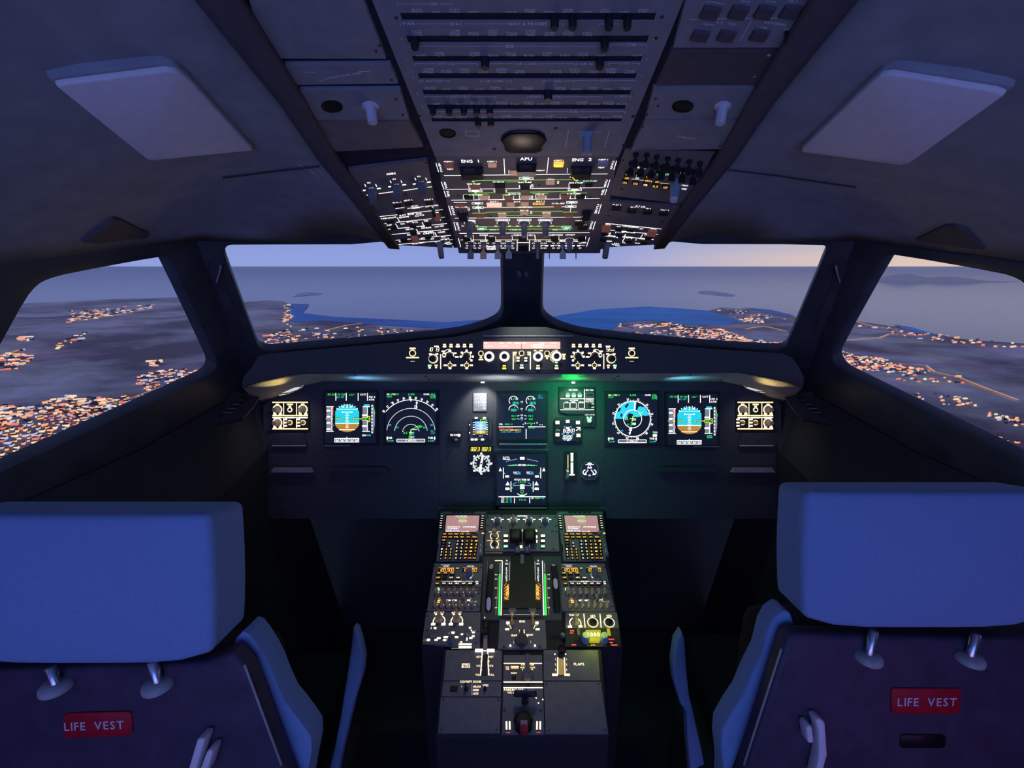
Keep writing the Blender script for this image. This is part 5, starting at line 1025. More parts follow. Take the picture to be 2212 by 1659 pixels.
# thrust quadrant
p = Panel('thrust_quadrant', P2, [qc(88, 745), qc(1160, 745), qc(1172, 1655), qc(62, 1655)], 'black thrust quadrant with green bar scales and striped orange plates', 'quadrant', mat='dash', th=.006, t=.001)
cv_ = sheet([p.L(*a) for a in (qc(470, 760), qc(780, 760), qc(800, 1140), qc(802, 1395), qc(880, 1410), qc(880, 1500), qc(365, 1500), qc(365, 1410), qc(452, 1395), qc(455, 1140))], [], .0012, .003, 'centre_cover', M('black')); p.part('centre_cover', cv_)
p.btn(*qc(624, 830), 8, 20, 'knob_grey', .005, 'tab')
for s in (-1, 1):
    x = lambda k: 628 + s * (628 - k)     # mirror about the centre line; k given for the port side
    f = (lambda k, y: qc(k, y)) if s < 0 else (lambda k, y: qc(1256 - k, y))
    p.l(*f(352, 840), *f(335, 1592), 1.8, 'w'); p.l(*f(300, 1040), *f(262, 1588), .9, 'pk'); p.l(*f(322, 870), *f(318, 1000), .9, 'wd')
    p.poly([f(308, 1015), f(328, 1015), f(325, 1592), f(292, 1592)] if s < 0 else [f(328, 1015), f(308, 1015), f(292, 1592), f(325, 1592)], 'lg' if 0 else 'gr')
    for y in (1030, 1090, 1215, 1350, 1485): p.l(*f(250, y), *f(285, y), 1.6, 'wd'); p.l(*f(255, y - 10), *f(255, y + 10), 1.2, 'wd')
    for y, t_, w in ((838, 'TO', 4), (880, 'GA', 7)): p.t(*f(412, y), t_, 3.4, 'w', w)
    for i, ch in enumerate('(A/THR)'): p.t(*f(410, 938 + i * 28), ch, 3.4, 'w', 3.6)
    p.l(*f(455, 850), *f(448, 1110), 1, 'wd')
    a = [f(375, 1145), f(445, 1150), f(440, 1375), f(380, 1370)]
    for i in range(5): p.l(*f(375, 1190 + i * 40), *f(410 if i < 4 else 400, 1150 + i * 40 + (0 if i < 4 else 10)), 1.6, 'orr'); p.l(*f(400, 1215 + i * 38), *f(440, 1165 + i * 38), 1.6, 'am')
    p.poly([f(410, 1190), f(440, 1190), f(440, 1310), f(400, 1310)] if s < 0 else [f(440, 1190), f(410, 1190), f(400, 1310), f(440, 1310)], 'am'); p.t(*f(412, 1360), 'FULL', 4, 'am', 9)
    for i, ch in enumerate('REV'): p.t(*f(420, 1215 + i * 38), ch, 4, 'key_dark', 4)
p.btn(*qc(235, 738), 38, 3, 'gold', .004, 'guard_strip'); p.l(*qc(250, 838), *qc(352, 838), 1.8, 'gd'); p.l(*qc(150, 840), *qc(135, 1310), 1, 'knob_brown')
p.flush()
for s, lab in ((-1, 'port thrust lever pushed fully forward on the quadrant'), (1, 'starboard thrust lever pushed fully forward on the quadrant')):
    x0, x1 = (440, 622) if s < 0 else (634, 820)
    p = Panel('thrust_lever', P1, [qc(x0, 455), qc(x1, 455), qc(x1, 640), qc(x0, 640)], lab, 'lever', 'thrust levers', face=None, lift=0)
    w = p.L(*qc(x1, 550))[0] - p.L(*qc(x0, 550))[0]; h = .042
    mb = MB(); mb.box(-w / 2, -h / 2, .012, w / 2, h / 2, .032, .004); p.part('grip', soften(mb.mesh('grip', M('black')), .004), 0, 0)
    mb = MB(); cx = p.L(*qc(560 if s < 0 else 690, 690))[0]; mb.box(cx - .008, -.043, -.002, cx + .008, -.018, .008, .002); p.part('stalk', soften(mb.mesh('stalk', M('knob_grey')), .003))
    p.r(*qc(628 + s * 3, 508), 1.6, 5, 'wd', .0325); p.flush()
# trim wheels
for s, (ux, v0), pads, lab in ((-1, (1059, 1268), ((1229, 1), (1314, 2)), 'port pitch trim wheel with pale grip marks beside the thrust quadrant'), (1, (1199, 1270), ((1212, 1), (1275, 2)), 'starboard pitch trim wheel with pale grip marks beside the thrust quadrant')):
    o_ = P2.hit(ux, v0); R, Wd, dep = .118, .0085, .092
    r0 = bpy.data.objects.new('trim_wheel', None); COL.objects.link(r0); r0.matrix_world = frame(P2, o_ - P2.n * dep); tag(r0, lab, 'wheel', 'pitch trim wheels')
    def wv(r, a, x): return (x, r * math.sin(a), r * math.cos(a))
    mb = MB(); n = 48; vs = []
    for k in range(n):
        a = 2 * math.pi * k / n
        for r, x in ((R * .7, -Wd * .6), (R * .97, -Wd), (R, -Wd * .6), (R, Wd * .6), (R * .97, Wd), (R * .7, Wd * .6)): vs.append(wv(r, a, x))
    mb.add(vs, [(k * 6 + j, k * 6 + (j + 1) % 6, ((k + 1) % n) * 6 + (j + 1) % 6, ((k + 1) % n) * 6 + j) for k in range(n) for j in range(6)]); link('rim', mb.mesh('rim', M('rubber'), True), r0)
    for v, _ in pads:
        q = P2.loc(ux, v); a0 = math.atan2(q[1] - P2.loc(ux, v0)[1], dep + .018); mb = MB(); vs = []; m_ = 8
        for k in range(m_ + 1):
            t = k / m_; a = a0 + (t - .5) * .26; e = Wd * .62 * math.sqrt(max(.02, 1 - (2 * t - 1) ** 4))
            vs += [wv(R + .0012, a, -e), wv(R + .0012, a, e), wv(R - .002, a, -e), wv(R - .002, a, e)]
        mb.add(vs, [f_ for k in range(m_) for f_ in ((4 * k, 4 * k + 1, 4 * k + 5, 4 * k + 4), (4 * k, 4 * k + 4, 4 * k + 6, 4 * k + 2), (4 * k + 1, 4 * k + 3, 4 * k + 7, 4 * k + 5))]); link('grip_mark', mb.mesh('grip_mark', M('lamp_lens')), r0)
# engine master panel
p = Panel('engine_master_panel', P2, [c8(890, 145), c8(1355, 145), c8(1370, 480), c8(870, 480)], 'engine start panel with two brass master switches behind the thrust quadrant', 'control panel', mat='ped_face', th=.005)
for x in (1020, 1225):
    p.btn(*c8(x, 100), 17, 9, 'knob_grey', .006, 'guard'); p.btn(*c8(x, 135), 11, 7, 'knob_brown', .01, 'guard_leg', .001); p.knob(*c8(x, 220), 5, .034, 'gold', 'toggle', 'master_switch')
    s = -1 if x < 1100 else 1; p.r(*c8(x + s * 45, 215), 7, 6, 'ww'); p.r(*c8(x + s * 52, 280), 9, 4, 'ww'); p.l(*c8(x + s * 30, 235), *c8(x + s * 10, 275), 1.6, 'gd'); p.t(*c8(x + s * 45, 235), '1' if s < 0 else '2', 3.2, 'gd')
p.l(*c8(930, 130), *c8(1290, 130), 1, 'wd'); p.t(*c8(1120, 200), 'ENG', 4.4, 'ww', 12); p.t(*c8(1120, 292), 'MODE', 3.6, 'ww', 12); p.t(*c8(1120, 312), 'NORM', 3.6, 'ww', 11); p.t(*c8(1040, 342), 'CRANK', 4, 'ww', 14); p.t(*c8(1195, 338), 'IGN/START', 3.8, 'ww', 15)
for s in (-1, 1): p.l(*c8(1122 + s * 35, 345), *c8(1122 + s * 55, 358), 3, 'ww'); p.knob(*c8(1125 + s * 125, 450), 2, .004, 'pkw', name='light')
p.knob(*c8(1115, 395), 15, .018, 'dash', 'bar'); p.l(*c8(1034, 400), *c8(1034, 425), 1, 'wd'); p.l(*c8(1208, 395), *c8(1208, 420), 1, 'wd')
p.screws([c8(935, 520 - 60), c8(1300, 515 - 60)], 3); p.flush()
p = Panel('left_lighting_panel', P2, [c8(140, 105), c8(700, 105), c8(690, 480), c8(100, 420)], 'port flood light and radar panel with ringed brass knobs behind the port audio panel', 'control panel', mat='ped_face', th=.005)
p.o.name = 'flood_light_panel'
for x, s, t_ in ((275, 'FLOOD LT', 'MAIN PNL'), (455, 'INTEG LT', 'MAIN PNL')):
    p.ring(*c8(x, 195), 12.4, 2.2, 'ww', -130, 130); p.knob(*c8(x, 180), 8.6, .026, 'knob_olive', 'bar'); p.t(*c8(x, 112), s, 4, 'ww', 21); p.r(*c8(x, 130), 17, 3, 'ww'); p.r(*c8(x - 60, 228), 9, 5, 'ww'); p.r(*c8(x + 45, 228), 9, 5.4, 'ww')
for x, y, w, h in ((220, 268, 12, 4.4), (580, 265, 9, 4), (168, 388, 7, 5), (245, 388, 7, 4), (272, 370, 8, 4), (345, 360, 10, 4), (332, 390, 7, 4), (405, 315, 12, 5), (452, 360, 8, 4), (508, 330, 5, 3.6), (602, 293, 4, 4), (625, 312, 6, 4), (622, 350, 6, 4.4), (598, 368, 7, 4.4), (558, 380, 3, 7), (540, 433, 28, 4), (540, 462, 28, 5), (500, 410, 5, 3)): p.r(*c8(x, y), w, h, 'ww')
p.knob(*c8(210, 330), 8, .018, 'knob_grey', 'bar'); p.knob(*c8(400, 388), 9, .02, 'knob_grey', 'bar', rot=.3); p.knob(*c8(565, 318), 8.4, .018, 'knob_grey', 'bar'); p.l(*c8(610, 300), *c8(660, 292), 1.4, 'print'); p.knob(*c8(180, 140), 2.2, .012, 'steel', 'toggle', 'switch'); p.l(*c8(400, 486 - 12), *c8(560, 486 - 12), .8, 'wd')
p.knob(*c8(132, 412), 4, .008, 'gold', name='stud'); p.screws([c8(155, 290), c8(650, 420), c8(150, 145), c8(670, 300)], 2.2); p.flush()
p = Panel('flood_light_panel', P2, [c8(1560, 105), c8(2085, 105), c8(2110, 268), c8(1555, 268)], 'starboard flood light panel with three ringed knobs behind the starboard audio panel', 'control panel', mat='ped_face', th=.005)
p.ring(*c8(1660, 215), 12, 2.2, 'ww', -130, 130); p.knob(*c8(1660, 205), 8, .024, 'knob_olive', 'bar'); p.t(*c8(1648, 133), 'FLOOD LT', 4.4, 'ww', 21); p.r(*c8(1605, 253), 9, 5, 'ww'); p.r(*c8(1712, 250), 8, 5, 'ww')
for x in (1838, 2005): p.ring(*c8(x, 210), 11, 1.8, 'ww'); p.knob(*c8(x, 210), 7.6, .006, 'black', name='button'); p.t(*c8(x, 145), 'AIDS' if x < 1900 else 'DFDR', 5, 'ww', 11)
for x in (1752, 1915): p.l(*c8(x - 5, 122), *c8(x + 8, 262), 2, 'ww')
p.flush()
p = Panel('transponder_panel', P2, [c8(1555, 274), c8(2112, 274), c8(2128, 455), c8(1560, 455)], 'transponder panel with a glowing yellow display between two pale blue knobs', 'control panel', mat='dash_dark', th=.005)
q = [p.L(*c8(*a)) for a in ((1762, 305), (1918, 305), (1920, 345), (1912, 388), (1905, 420), (1808, 420), (1765, 345))]; mb = MB(); mb.prism(q, 0, .008, .001); p.part('display', mb.mesh('display', M('yl'))); 
for i in range(4): p.t(*c8(1790 + i * 34, 355), '2000'[i], 8, 'ylw', 5.4, z=.0085)
for x in (1762, 1952): p.knob(*c8(x, 392), 8.8, .02, 'knob_blue', 'round')
for x in (1690, 2000): p.btn(*c8(x, 312), 7, 14, 'yl' if x > 1800 else 'ped_face', .004, 'tab')
for x, y, w in ((1628, 295, 9), (1622, 318, 7), (1645, 438, 10), (2025, 382, 13), (2025, 415, 8), (2055, 440, 14)): p.r(*c8(x, y), w, 2.6, 'rd')
p.knob(*c8(1530, 350), 5, .008, 'knob_grey', name='button'); p.t(*c8(1840, 440), 'ATC', 3, 'am'); p.flush()
l_ = bpy.data.lights.new('transponder_glow', 'POINT'); l_.color = (.7, .9, .05); l_.energy = .10; l_.shadow_soft_size = .012; o = bpy.data.objects.new('transponder_glow', l_); COL.objects.link(o); o.location = P2.hit(*c8(1840, 360)) + P2.n * .045  # added point light standing in for the display's glow on nearby plates
# rear section
p = Panel('speed_brake_unit', P3, [c8(345, 490), c8(915, 490), c8(915, 800), c8(318, 800)], 'dark speed brake panel with lit scale at the rear port side of the pedestal', 'control panel', mat='ped_face', th=.005)
p.btn(*c8(740, 498), 42, 6, 'pkw', .003, 'scale_head'); p.btn(*c8(742, 640), 11, 46, 'black', .0015, 'slot')
for s in (-1, 1):
    p.l(*c8(742 + s * 28, 515), *c8(742 + s * 46 - (8 if s > 0 else 0), 748), 2.2, 'ww'); 
    for y, t_, w in ((560, 'RET', 8), (650, '1/2', 7), (742, 'FULL', 11)): p.t(*c8(742 + s * 68, y), t_, 4, 'gd', w)
    for y in (560, 605, 650, 695): p.r(*c8(742 + s * 38, y), 3, 2.4, 'ww')
p.t(*c8(548, 637), 'SPEED', 4.2, 'ww', 18); p.t(*c8(548, 662), 'BRAKE', 4.2, 'ww', 18); p.flush()
def lever(name, px, lab, mats, hz, stalk):
    p = Panel(name, P3, px, lab, 'lever', face=None); x0, y0 = p.L(*px[3]); x1, y1 = p.L(*px[1])
    mb = MB(); mb.box(x0, y0, hz - .022, x1, y1, hz, .003); p.part('handle', soften(mb.mesh('handle', M(mats[0])), .0035)); a = p.L(*stalk)
    mb = MB(); cx, cy = (x0 + x1) / 2, (y0 + y1) / 2; w = .0045
    mb.add([(a[0] - w, a[1] - .006, 0), (a[0] + w, a[1] - .006, 0), (a[0] + w, a[1] + .006, 0), (a[0] - w, a[1] + .006, 0), (cx - w, cy - .008, hz - .02), (cx + w, cy - .008, hz - .02), (cx + w, cy + .008, hz - .02), (cx - w, cy + .008, hz - .02)], [(3, 2, 1, 0), (4, 5, 6, 7), (0, 1, 5, 4), (1, 2, 6, 5), (2, 3, 7, 6), (3, 0, 4, 7)]); p.part('stalk', mb.mesh('stalk', M(mats[1]))); return p
p = lever('speed_brake_lever', [c8(698, 255), c8(796, 255), c8(790, 370), c8(706, 370)], 'black T-handled speed brake lever standing over its lit slot', ('black', 'knob_brown'), .03, c8(742, 545)); p.r(*c8(744, 248), 2, 3, 'w', .0305); p.flush()
p = Panel('flaps_panel', P3, [c8(1335, 490), c8(1893, 490), c8(1918, 800), c8(1335, 800)], 'dark FLAPS panel with lit gate at the rear starboard side of the pedestal', 'control panel', mat='ped_face', th=.005)
mb = MB(); mb.prism([p.L(*c8(*a)) for a in ((1490, 570), (1540, 570), (1548, 748), (1484, 748))], .001, .0022); p.part('slot', mb.mesh('slot', M('gold')))
for s in (-1, 1):
    p.l(*c8(1515 + s * 34, 565), *c8(1518 + s * 38, 742), 2.2, 'ww'); p.r(*c8(1515 + s * 62, 742), 12, 5, 'ww' if s < 0 else 'gd')
    for y in (585, 638, 692): p.t(*c8(1515 + s * 56, y), str((585, 638, 692).index(y) + 1), 4, 'gd')
    p.r(*c8(1508 + s * 55, 533), 2.4, 3.4, 'w')
p.t(*c8(1697, 634), 'FLAPS', 5.4, 'ww', 22); p.flush()
lever('flap_lever', [c8(1465, 490), c8(1565, 490), c8(1550, 545), c8(1480, 545)], 'short black flap lever at the top of its lit gate', ('black', 'black'), .028, c8(1513, 560))
p = Panel('rudder_trim_panel', P3, [c8(930, 540), c8(1325, 540), c8(1330, 830), c8(925, 830)], 'rudder trim panel with amber window and tall grey knob in the pedestal centre', 'control panel', mat='ped_face', th=.005)
p.l(*c8(932, 627), *c8(1322, 627), 2.2, 'ww'); p.l(*c8(930, 817), *c8(1328, 817), 2.6, 'ww'); p.btn(*c8(1045, 672), 18, 7.4, 'gold', .002, 'window'); p.r(*c8(1045, 668), 16, 3, 'gd', .0021); p.t(*c8(1038, 725), 'RESET', 3, 'ww', 13); p.knob(*c8(1035, 770), 4.6, .006, 'black', name='button')
for x, y, t_, w in ((970, 665, 'RUD', 7), (970, 685, 'TRIM', 7), (1128, 640, 'RUD', 8), (1218, 640, 'TRIM', 9), (1122, 668, 'NOSE', 9), (1228, 668, 'NOSE', 10), (1130, 688, 'L', 4), (1222, 688, 'R', 5)): p.t(*c8(x, y), t_, 3.4, 'gd', w)
p.knob(*c8(1175, 745), 13, .006, 'knob_grey', 'round', 'knob_base'); x, y = p.L(*c8(1172, 720)); mb = MB(); mb.box(x - .0055, y - .02, .004, x + .0055, y + .026, .030, .0015); p.part('knob', soften(mb.mesh('knob', M('knob_grey')), .003)); p.flush()
p = Panel('parking_brake_panel', P3, [c8(925, 838), c8(1332, 838), c8(1350, 1340), c8(912, 1340)], 'PARKING BRK panel at the rear centre of the pedestal', 'control panel', mat='ped_face', th=.005)
p.l(*c8(928, 874), *c8(1330, 874), 2.4, 'ww'); p.t(*c8(1036, 895), 'PARKING BRK', 5, 'ww', 43); p.t(*c8(1038, 924), 'PULL & TURN', 3.4, 'ww', 27); p.t(*c8(1162, 910), 'SET', 3.6, 'ww', 9); p.pl_([c8(1185, 928), c8(1215, 938), c8(1245, 958), c8(1268, 984)], 2, 'ww')
p.poly([c8(1140, 930), c8(1168, 930), c8(1182, 965), c8(1125, 965)], 'print')
for x, y in ((1330, 994), (1286, 1030)): p.disc(*c8(x, y), 1.6, 'w')
for s in (-1, 1):
    for k, dx in enumerate((0, 32)): p.l(*c8(1132 + s * (140 + dx), 1215), *c8(1132 + s * (138 + dx), 1300), 3.6, 'ww')
    p.r(*c8(1132 + s * 155, 1330), 9, 1.2, 'rd')
p.l(*c8(1222, 1215), *c8(1225, 1245), 2, 'w'); p.screws([c8(940, 1105), c8(1308, 1105)], 3); p.flush()
p = Panel('park_brake_handle', P3, [c8(1030, 985), c8(1270, 985), c8(1262, 1035), c8(1036, 1035)], 'wide black PARK BRK handle over the parking brake panel', 'handle', face=None)
a, b = p.L(*c8(1030, 1036)), p.L(*c8(1270, 984)); mb = MB(); mb.box(a[0], a[1], .02, b[0], b[1], .036, .002); p.part('grip', soften(mb.mesh('grip', M('knob_black')), .003)); mb = MB(); mb.lathe([(.008, -.001), (.006, .02)], 16); p.part('shaft', mb.mesh('shaft', M('knob_black'))); p.t(*c8(1148, 1000), 'PARK BRK', 5.6, 'print', 44, z=.0362); p.flush()
p = Panel('gravity_gear_crank', P3, [c8(1060, 1180), c8(1220, 1180), c8(1220, 1380), c8(1060, 1380)], 'red folding crank handle in a black cup at the rear end of the pedestal', 'handle', face=None)
x, y = p.L(*c8(1132, 1235)); mb = MB(); mb.lathe([(.020, -.004), (.020, .006), (.017, .010), (.012, .0105)], 28); p.part('cup', mb.mesh('cup', M('black'), True), x, y); a, b = p.L(*c8(1098, 1385)), p.L(*c8(1180, 1255)); mb = MB(); mb.box(a[0], a[1], .006, b[0], b[1], .024, .002); p.part('handle', soften(mb.mesh('handle', M('handle_red')), .003)); p.t(*c8(1138, 1285), 'GEAR', 5, 'print_dim', 15, z=.0242); p.t(*c8(1138, 1310), 'EXTN', 4, 'print_dim', 13, z=.0242); p.flush()
p = Panel('cockpit_door_panel', P3, [c8(316, 808), c8(912, 808), c8(905, 962), c8(295, 962)], 'COCKPIT DOOR panel with small lit captions behind the speed brake panel', 'control panel', mat='ped_face', th=.005)
p.t(*c8(597, 813), 'COCKPIT DOOR', 4.6, 'ww', 46)
for y, t_ in ((862, 'UNLOCK'), (897, 'NORM'), (933, 'LOCK')): p.t(*c8(648 + (14 if y < 880 else 0), y), t_, 4.2, 'ww', 17 if y < 880 else 12)
p.t(*c8(748, 850), 'VIDEO', 4.2, 'ww', 12); p.l(*c8(610, 838), *c8(608, 950), 1.2, 'pk'); p.knob(*c8(550, 890), 5, .02, 'knob_black', 'toggle', 'switch'); p.knob(*c8(742, 895), 4, .012, 'knob_black', 'toggle', 'switch'); p.l(*c8(503, 855), *c8(503, 870), 1.2, 'wd'); p.btn(*c8(425, 885), 16, 12, 'black', .002, 'grille'); p.flush()
for px, lab in (([c8(290, 970), c8(906, 970), c8(895, 1330), c8(262, 1330)], 'blank grey plate at the rear port corner of the pedestal'), ([c8(1338, 808), c8(1922, 808), c8(1998, 1335), c8(1355, 1335)], 'blank grey plate at the rear starboard corner of the pedestal')):
    p = Panel('blank_plate', P3, px, lab, 'plate', 'blank pedestal plates', mat='ped_face', th=.005, face='plate'); n = px
    p.screws([(px[0][0] + 6, px[0][1] + 6), (px[1][0] - 6, px[1][1] + 6), (px[2][0] - 8, px[2][1] - 6), (px[3][0] + 8, px[3][1] - 6)], 2); p.flush()
# ---------------------------------------------------------------- overhead panel
lerp = lambda a, b, t: a + (b - a) * t
eL = lambda v: lerp(941, 988, (v - 343) / 197.); eR = lambda v: lerp(1336, 1299, (v - 343) / 197.)
root = bpy.data.objects.new('overhead_housing', None); COL.objects.link(root); tag(root, 'dark housing behind the lit forward overhead panels above the centre post', 'housing')
q = [OHF.loc(u, v) for u, v in ((934, 338), (1343, 338), (1308, 543), (1285, 543), (1283, 548), (995, 548), (993, 540), (980, 541))]
o = link('backing', soften(sheet(q, [], -.05, -.006, 'backing', M('trim_dark')), .002), root); o.matrix_world = frame(OHF, OHF.p)
# rear part with the circuit breaker slots
SL = [(864, 1418, 28, 45), (877, 1402, 77, 93), (890, 1388, 121, 134), (902, 1376, 158, 171), (912, 1364, 194, 206), (922, 1353, 226, 237), (931, 1344, 255, 264)]
p = Panel('breaker_panel', OHA, [(743, -150), (1539, -150), (1337, 338), (940, 338)], 'grey overhead breaker panel with long dark slots at the top of the view', 'breaker panel', face=None)
out = [p.L(*a) for a in ((743, -150), (1539, -150), (1337, 338), (940, 338))]; holes = []
SLX = [(830, 1456, -84, -58), (848, 1437, -26, -6)] + SL
for u0, u1, v0, v1 in SLX:
    k = (v1 - v0) * .33; holes.append([p.L(u0, v0), p.L(u1, v0), p.L(u1 - k, v1), p.L(u0 + k, v1)])
p.part('faceplate', sheet(out, holes, -.0015, 0, 'faceplate', M('oh_grey')))
for h in holes:
    mb = MB(); cx = sum(a[0] for a in h) / 4; cy = sum(a[1] for a in h) / 4; mb.prism([(cx + (x - cx) * 1.02, cy + (y - cy) * 1.3) for x, y in h], -.02, -.002); p.part('slot_tray', mb.mesh('slot_tray', M('slot')))
for u, v in ((896, 88), (1048, 132), (1306, 90), (1296, 132), (1198, 44), (1237, 44), (1315, 44), (1355, 44), (1184, 203)): p.knob(u, v - 4, 9, .014, 'knob_black', name='breaker', z=-.0019)
for u, v in ((935, 233), (970, 233), (1002, 233), (1030, 233), (1058, 233), (1033, 260), (1060, 260)): p.knob(u, v - 3, 7, .014, 'knob_black', name='breaker', z=-.0019)
D = 'print_dim'
def hdr(v, u0, u1, *labs):
    x = u0
    for u, s, w in labs:
        if u - w / 2 - 4 > x: p.l(x, v, u - w / 2 - 3, v, 1, D)
        p.t(u, v, s, 6.4 if v < 130 else 4.6, D, w); x = u + w / 2 + 3
    if x < u1: p.l(x, v, u1, v, 1, D)
    for a in (u0, u1): p.l(a, v, a, v + 4, 1, D)
hdr(8, 858, 975, (938, 'LEAK', 17)); hdr(51, 866, 1216, (884, 'PWR', 26), (985, 'SDAC', 28), (1140, 'NAV & PROBES', 84)); hdr(51, 1295, 1337); hdr(99, 884, 1316, (1102, 'EIS', 17)); hdr(96, 1318, 1397, (1363, 'COM', 22))
hdr(137, 896, 1032, (963, 'ANTI ICE', 38)); hdr(137, 1056, 1242, (1138, 'AIR COND', 46)); hdr(137, 1245, 1300, (1268, 'AIR BL', 30)); hdr(136, 1314, 1382, (1350, 'HYD', 22))
hdr(174, 905, 972, (938, 'ANTI ICE', 38)); hdr(174, 1038, 1105, (1068, 'AIR COND', 40)); hdr(174, 1173, 1238, (1205, 'FUEL', 18)); hdr(173, 1240, 1372, (1307, 'HYD', 20)); hdr(208, 916, 1070, (994, 'AUTO FLT', 44)); hdr(208, 1140, 1300, (1180, 'FLIGHT CONTROLS', 70)); hdr(207, 1330, 1362, (1346, 'CARGO', 20)); hdr(240, 945, 1350, (1240, 'FUEL', 20))
WORDS = 'FWC1 SUPPLY NORM BUS2 AC ESS FAC ADIRU DME1 VOR2 ADF ATC2 STBY PITOT RMP1 ACP3 HF2 DMC1 VALVE WING PROBE TEMP CTL PACK FLOW LEVER PUMP XFEED TANK ELAC1 SEC3 FCDC RUD TRIM SLT FLP'.split()
wi = 0
for (v0, v1, u0, u1, n, nl) in ((12, 25, 880, 1410, 13, 2), (60, 75, 880, 1330, 11, 3), (107, 119, 890, 1395, 13, 2), (142, 156, 905, 1380, 12, 3), (180, 192, 912, 1368, 13, 2), (213, 224, 925, 1358, 15, 2), (244, 253, 935, 1345, 17, 2)):
    for i in range(n):
        if (i * 7 + int(v0)) % 9 == 4: continue
        u = lerp(u0, u1, (i + .5) / n)
        for k in range(nl - (i + int(v0)) % 2):
            s = WORDS[wi % len(WORDS)]; wi += 3; p.t(u, v1 - 1 - k * (4.6 if v0 < 120 else 3.8), s, 3.2 if v0 > 120 else 3.8, D, min(24, 5.4 * len(s)))
p.screws([(905, 250), (1368, 251), (923, 318), (1347, 313), (1068, 322), (1200, 277), (1430, 36), (1417, 82), (856, 38)], 4)
for u, v in ((868, 82), (880, 126), (893, 165), (902, 200), (913, 230), (1412, 83), (1397, 127), (1388, 163), (1376, 200), (1365, 232)): p.disc(u, v, 2, 'print')
p.hole(967, 287, 16, name='lamp_opening', sy=.9); p.rr(1020, 286.5, 28, 11, 1, D); p.l(1228, 278, 1222, 317, 1, D); p.l(1317, 278, 1306, 317, 1, D); p.l(1250, 283, 1298, 283, .8, D)
mb = MB(); mb.prism([p.L(*a) for a in ((1080, 300), (1086, 290), (1098, 283), (1115, 280), (1150, 280), (1167, 283), (1178, 290), (1182, 302), (1174, 312), (1173, 322), (1160, 327), (1100, 327), (1089, 322), (1088, 312))], -.001, .005, .002); p.part('dark_recess', soften(mb.mesh('dark_recess', M('guard')), .003))  # raised dark plate standing in for a recess
p.knob(1268, 291, 10, .03, 'knob_blue', 'tall'); p.t(1268, 332, 'DOME', 3, D); p.flush()
x6 = lambda x: 920 + x / 6.9125; y6 = lambda y: 330 + y / 6.9125; x7 = lambda x: 1110 + x / 6.9125
def ohp(name, v0, v1, lab):
    p = Panel(name, OHF, [(eL(v0) + 1, v0), (eR(v0) - 1, v0), (eR(v1) - 1, v1), (eL(v1) + 1, v1)], lab, 'overhead panel', mat='oh_face', th=.006, t=.001); p.ws = .68; return p
def sidebar(p, a, b, s):
    for (x0, y0, x1, y1), fx, sg in ((a, x6, 1), (b, x7, -1)):
        u0, v0, u1, v1 = fx(x0), y6(y0), fx(x1), y6(y1); p.l(u0, v0, u1, v1, 2, 'w')
        p.t((u0 + u1) / 2 + sg * 6.5, (v0 + v1) / 2, s, 4.6, 'cw', abs(v1 - v0) * .95, rot=-1.57 * sg)
def leg(p, fx, x, y, m='pk', w=130, h=45): k = p.btn(fx(x), y6(y), w / 6.9, h / 6.9, m, .004, 'lit_button')
p = ohp('fire_panel', 339, 376.6, 'engine and auxiliary power fire panel, rearmost of the lit overhead rows')
sidebar(p, (150, 150, 190, 285), (1535, 120, 1492, 250), '45VU')
p.l(x6(270), y6(338), x7(1400), y6(313), 1.4, 'w'); p.l(x6(1165), y6(85), x6(1178), y6(315), 2, 'w'); p.l(x7(518), y6(70), x7(492), y6(305), 2, 'w')
p.t(x6(612), y6(125), 'ENG', 6, 'w', 24); p.t(x6(785), y6(123), '1', 6, 'w'); p.t(x6(1495), y6(90), 'APU', 6, 'w', 26); p.t(x7(955), y6(103), 'ENG', 6, 'w', 24); p.t(x7(1138), y6(98), '2', 6, 'w', 7)
for fx, x, y, s in ((x6, 335, 130, 'AGENT 1'), (x6, 985, 128, 'AGENT 2'), (x7, 665, 112, 'AGENT 1'), (x7, 1335, 100, 'AGENT 2')): p.t(fx(x), y6(y), s, 2.6, 'w', 21)
leg(p, x6, 340, 180, 'rdk', 140, 50); leg(p, x6, 990, 172); leg(p, x6, 1330, 292, 'pk', 140, 50); leg(p, x7, 1330, 150, 'knob_blue', 160, 60); leg(p, x7, 670, 160, 'am', 150, 60); p.btn(x7(668), y6(168), 16, 4, 'ye', .005, 'lit_bar')
for fx, x, y in ((x6, 362, 243), (x7, 1305, 220), (x6, 1490, 310), (x7, 390, 262)): p.t(fx(x), y6(y), 'TEST' if x < 1400 and x != 390 else 'AGENT', 2.6, 'w')
for u, v, w, h in ((x6(690), y6(255), 50, 14), (x6(1500), y6(205), 44, 13), (x7(1000), y6(245), 46, 14)): b = p.btn(u, v, w, h, 'guard', .016, 'fire_guard', .002)
p.l(x6(1445), y6(225), x6(1540), y6(220), 3, 'skb', .0165); p.l(x7(870), y6(240), x7(915), y6(290), 2.4, 'am', .0165); p.l(x7(800), y6(225), x7(798), y6(300), 1, 'w')
for s in (1240, 1415): p.l(x6(s), y6(258), x6(s), y6(310), 1.8, 'w')
p.screws([(x6(135), y6(125)), (x7(1540), y6(92))], 3.4); p.flush()
G_, W_ = 'lg', 'w'
def box(p, fx, x, y, w=210, m='w'): p.rr(fx(x), y6(y), w / 6.9, 3.4, 1.2, m); p.r(fx(x), y6(y), w * .5 / 6.9, 1.6, m)
def arrow(p, fx, x, y0, y1, m=G_): p.l(fx(x), y6(y0), fx(x), y6(y1), 2.2, m); p.r(fx(x), y6((y0 + y1) / 2), 7, 2, m)
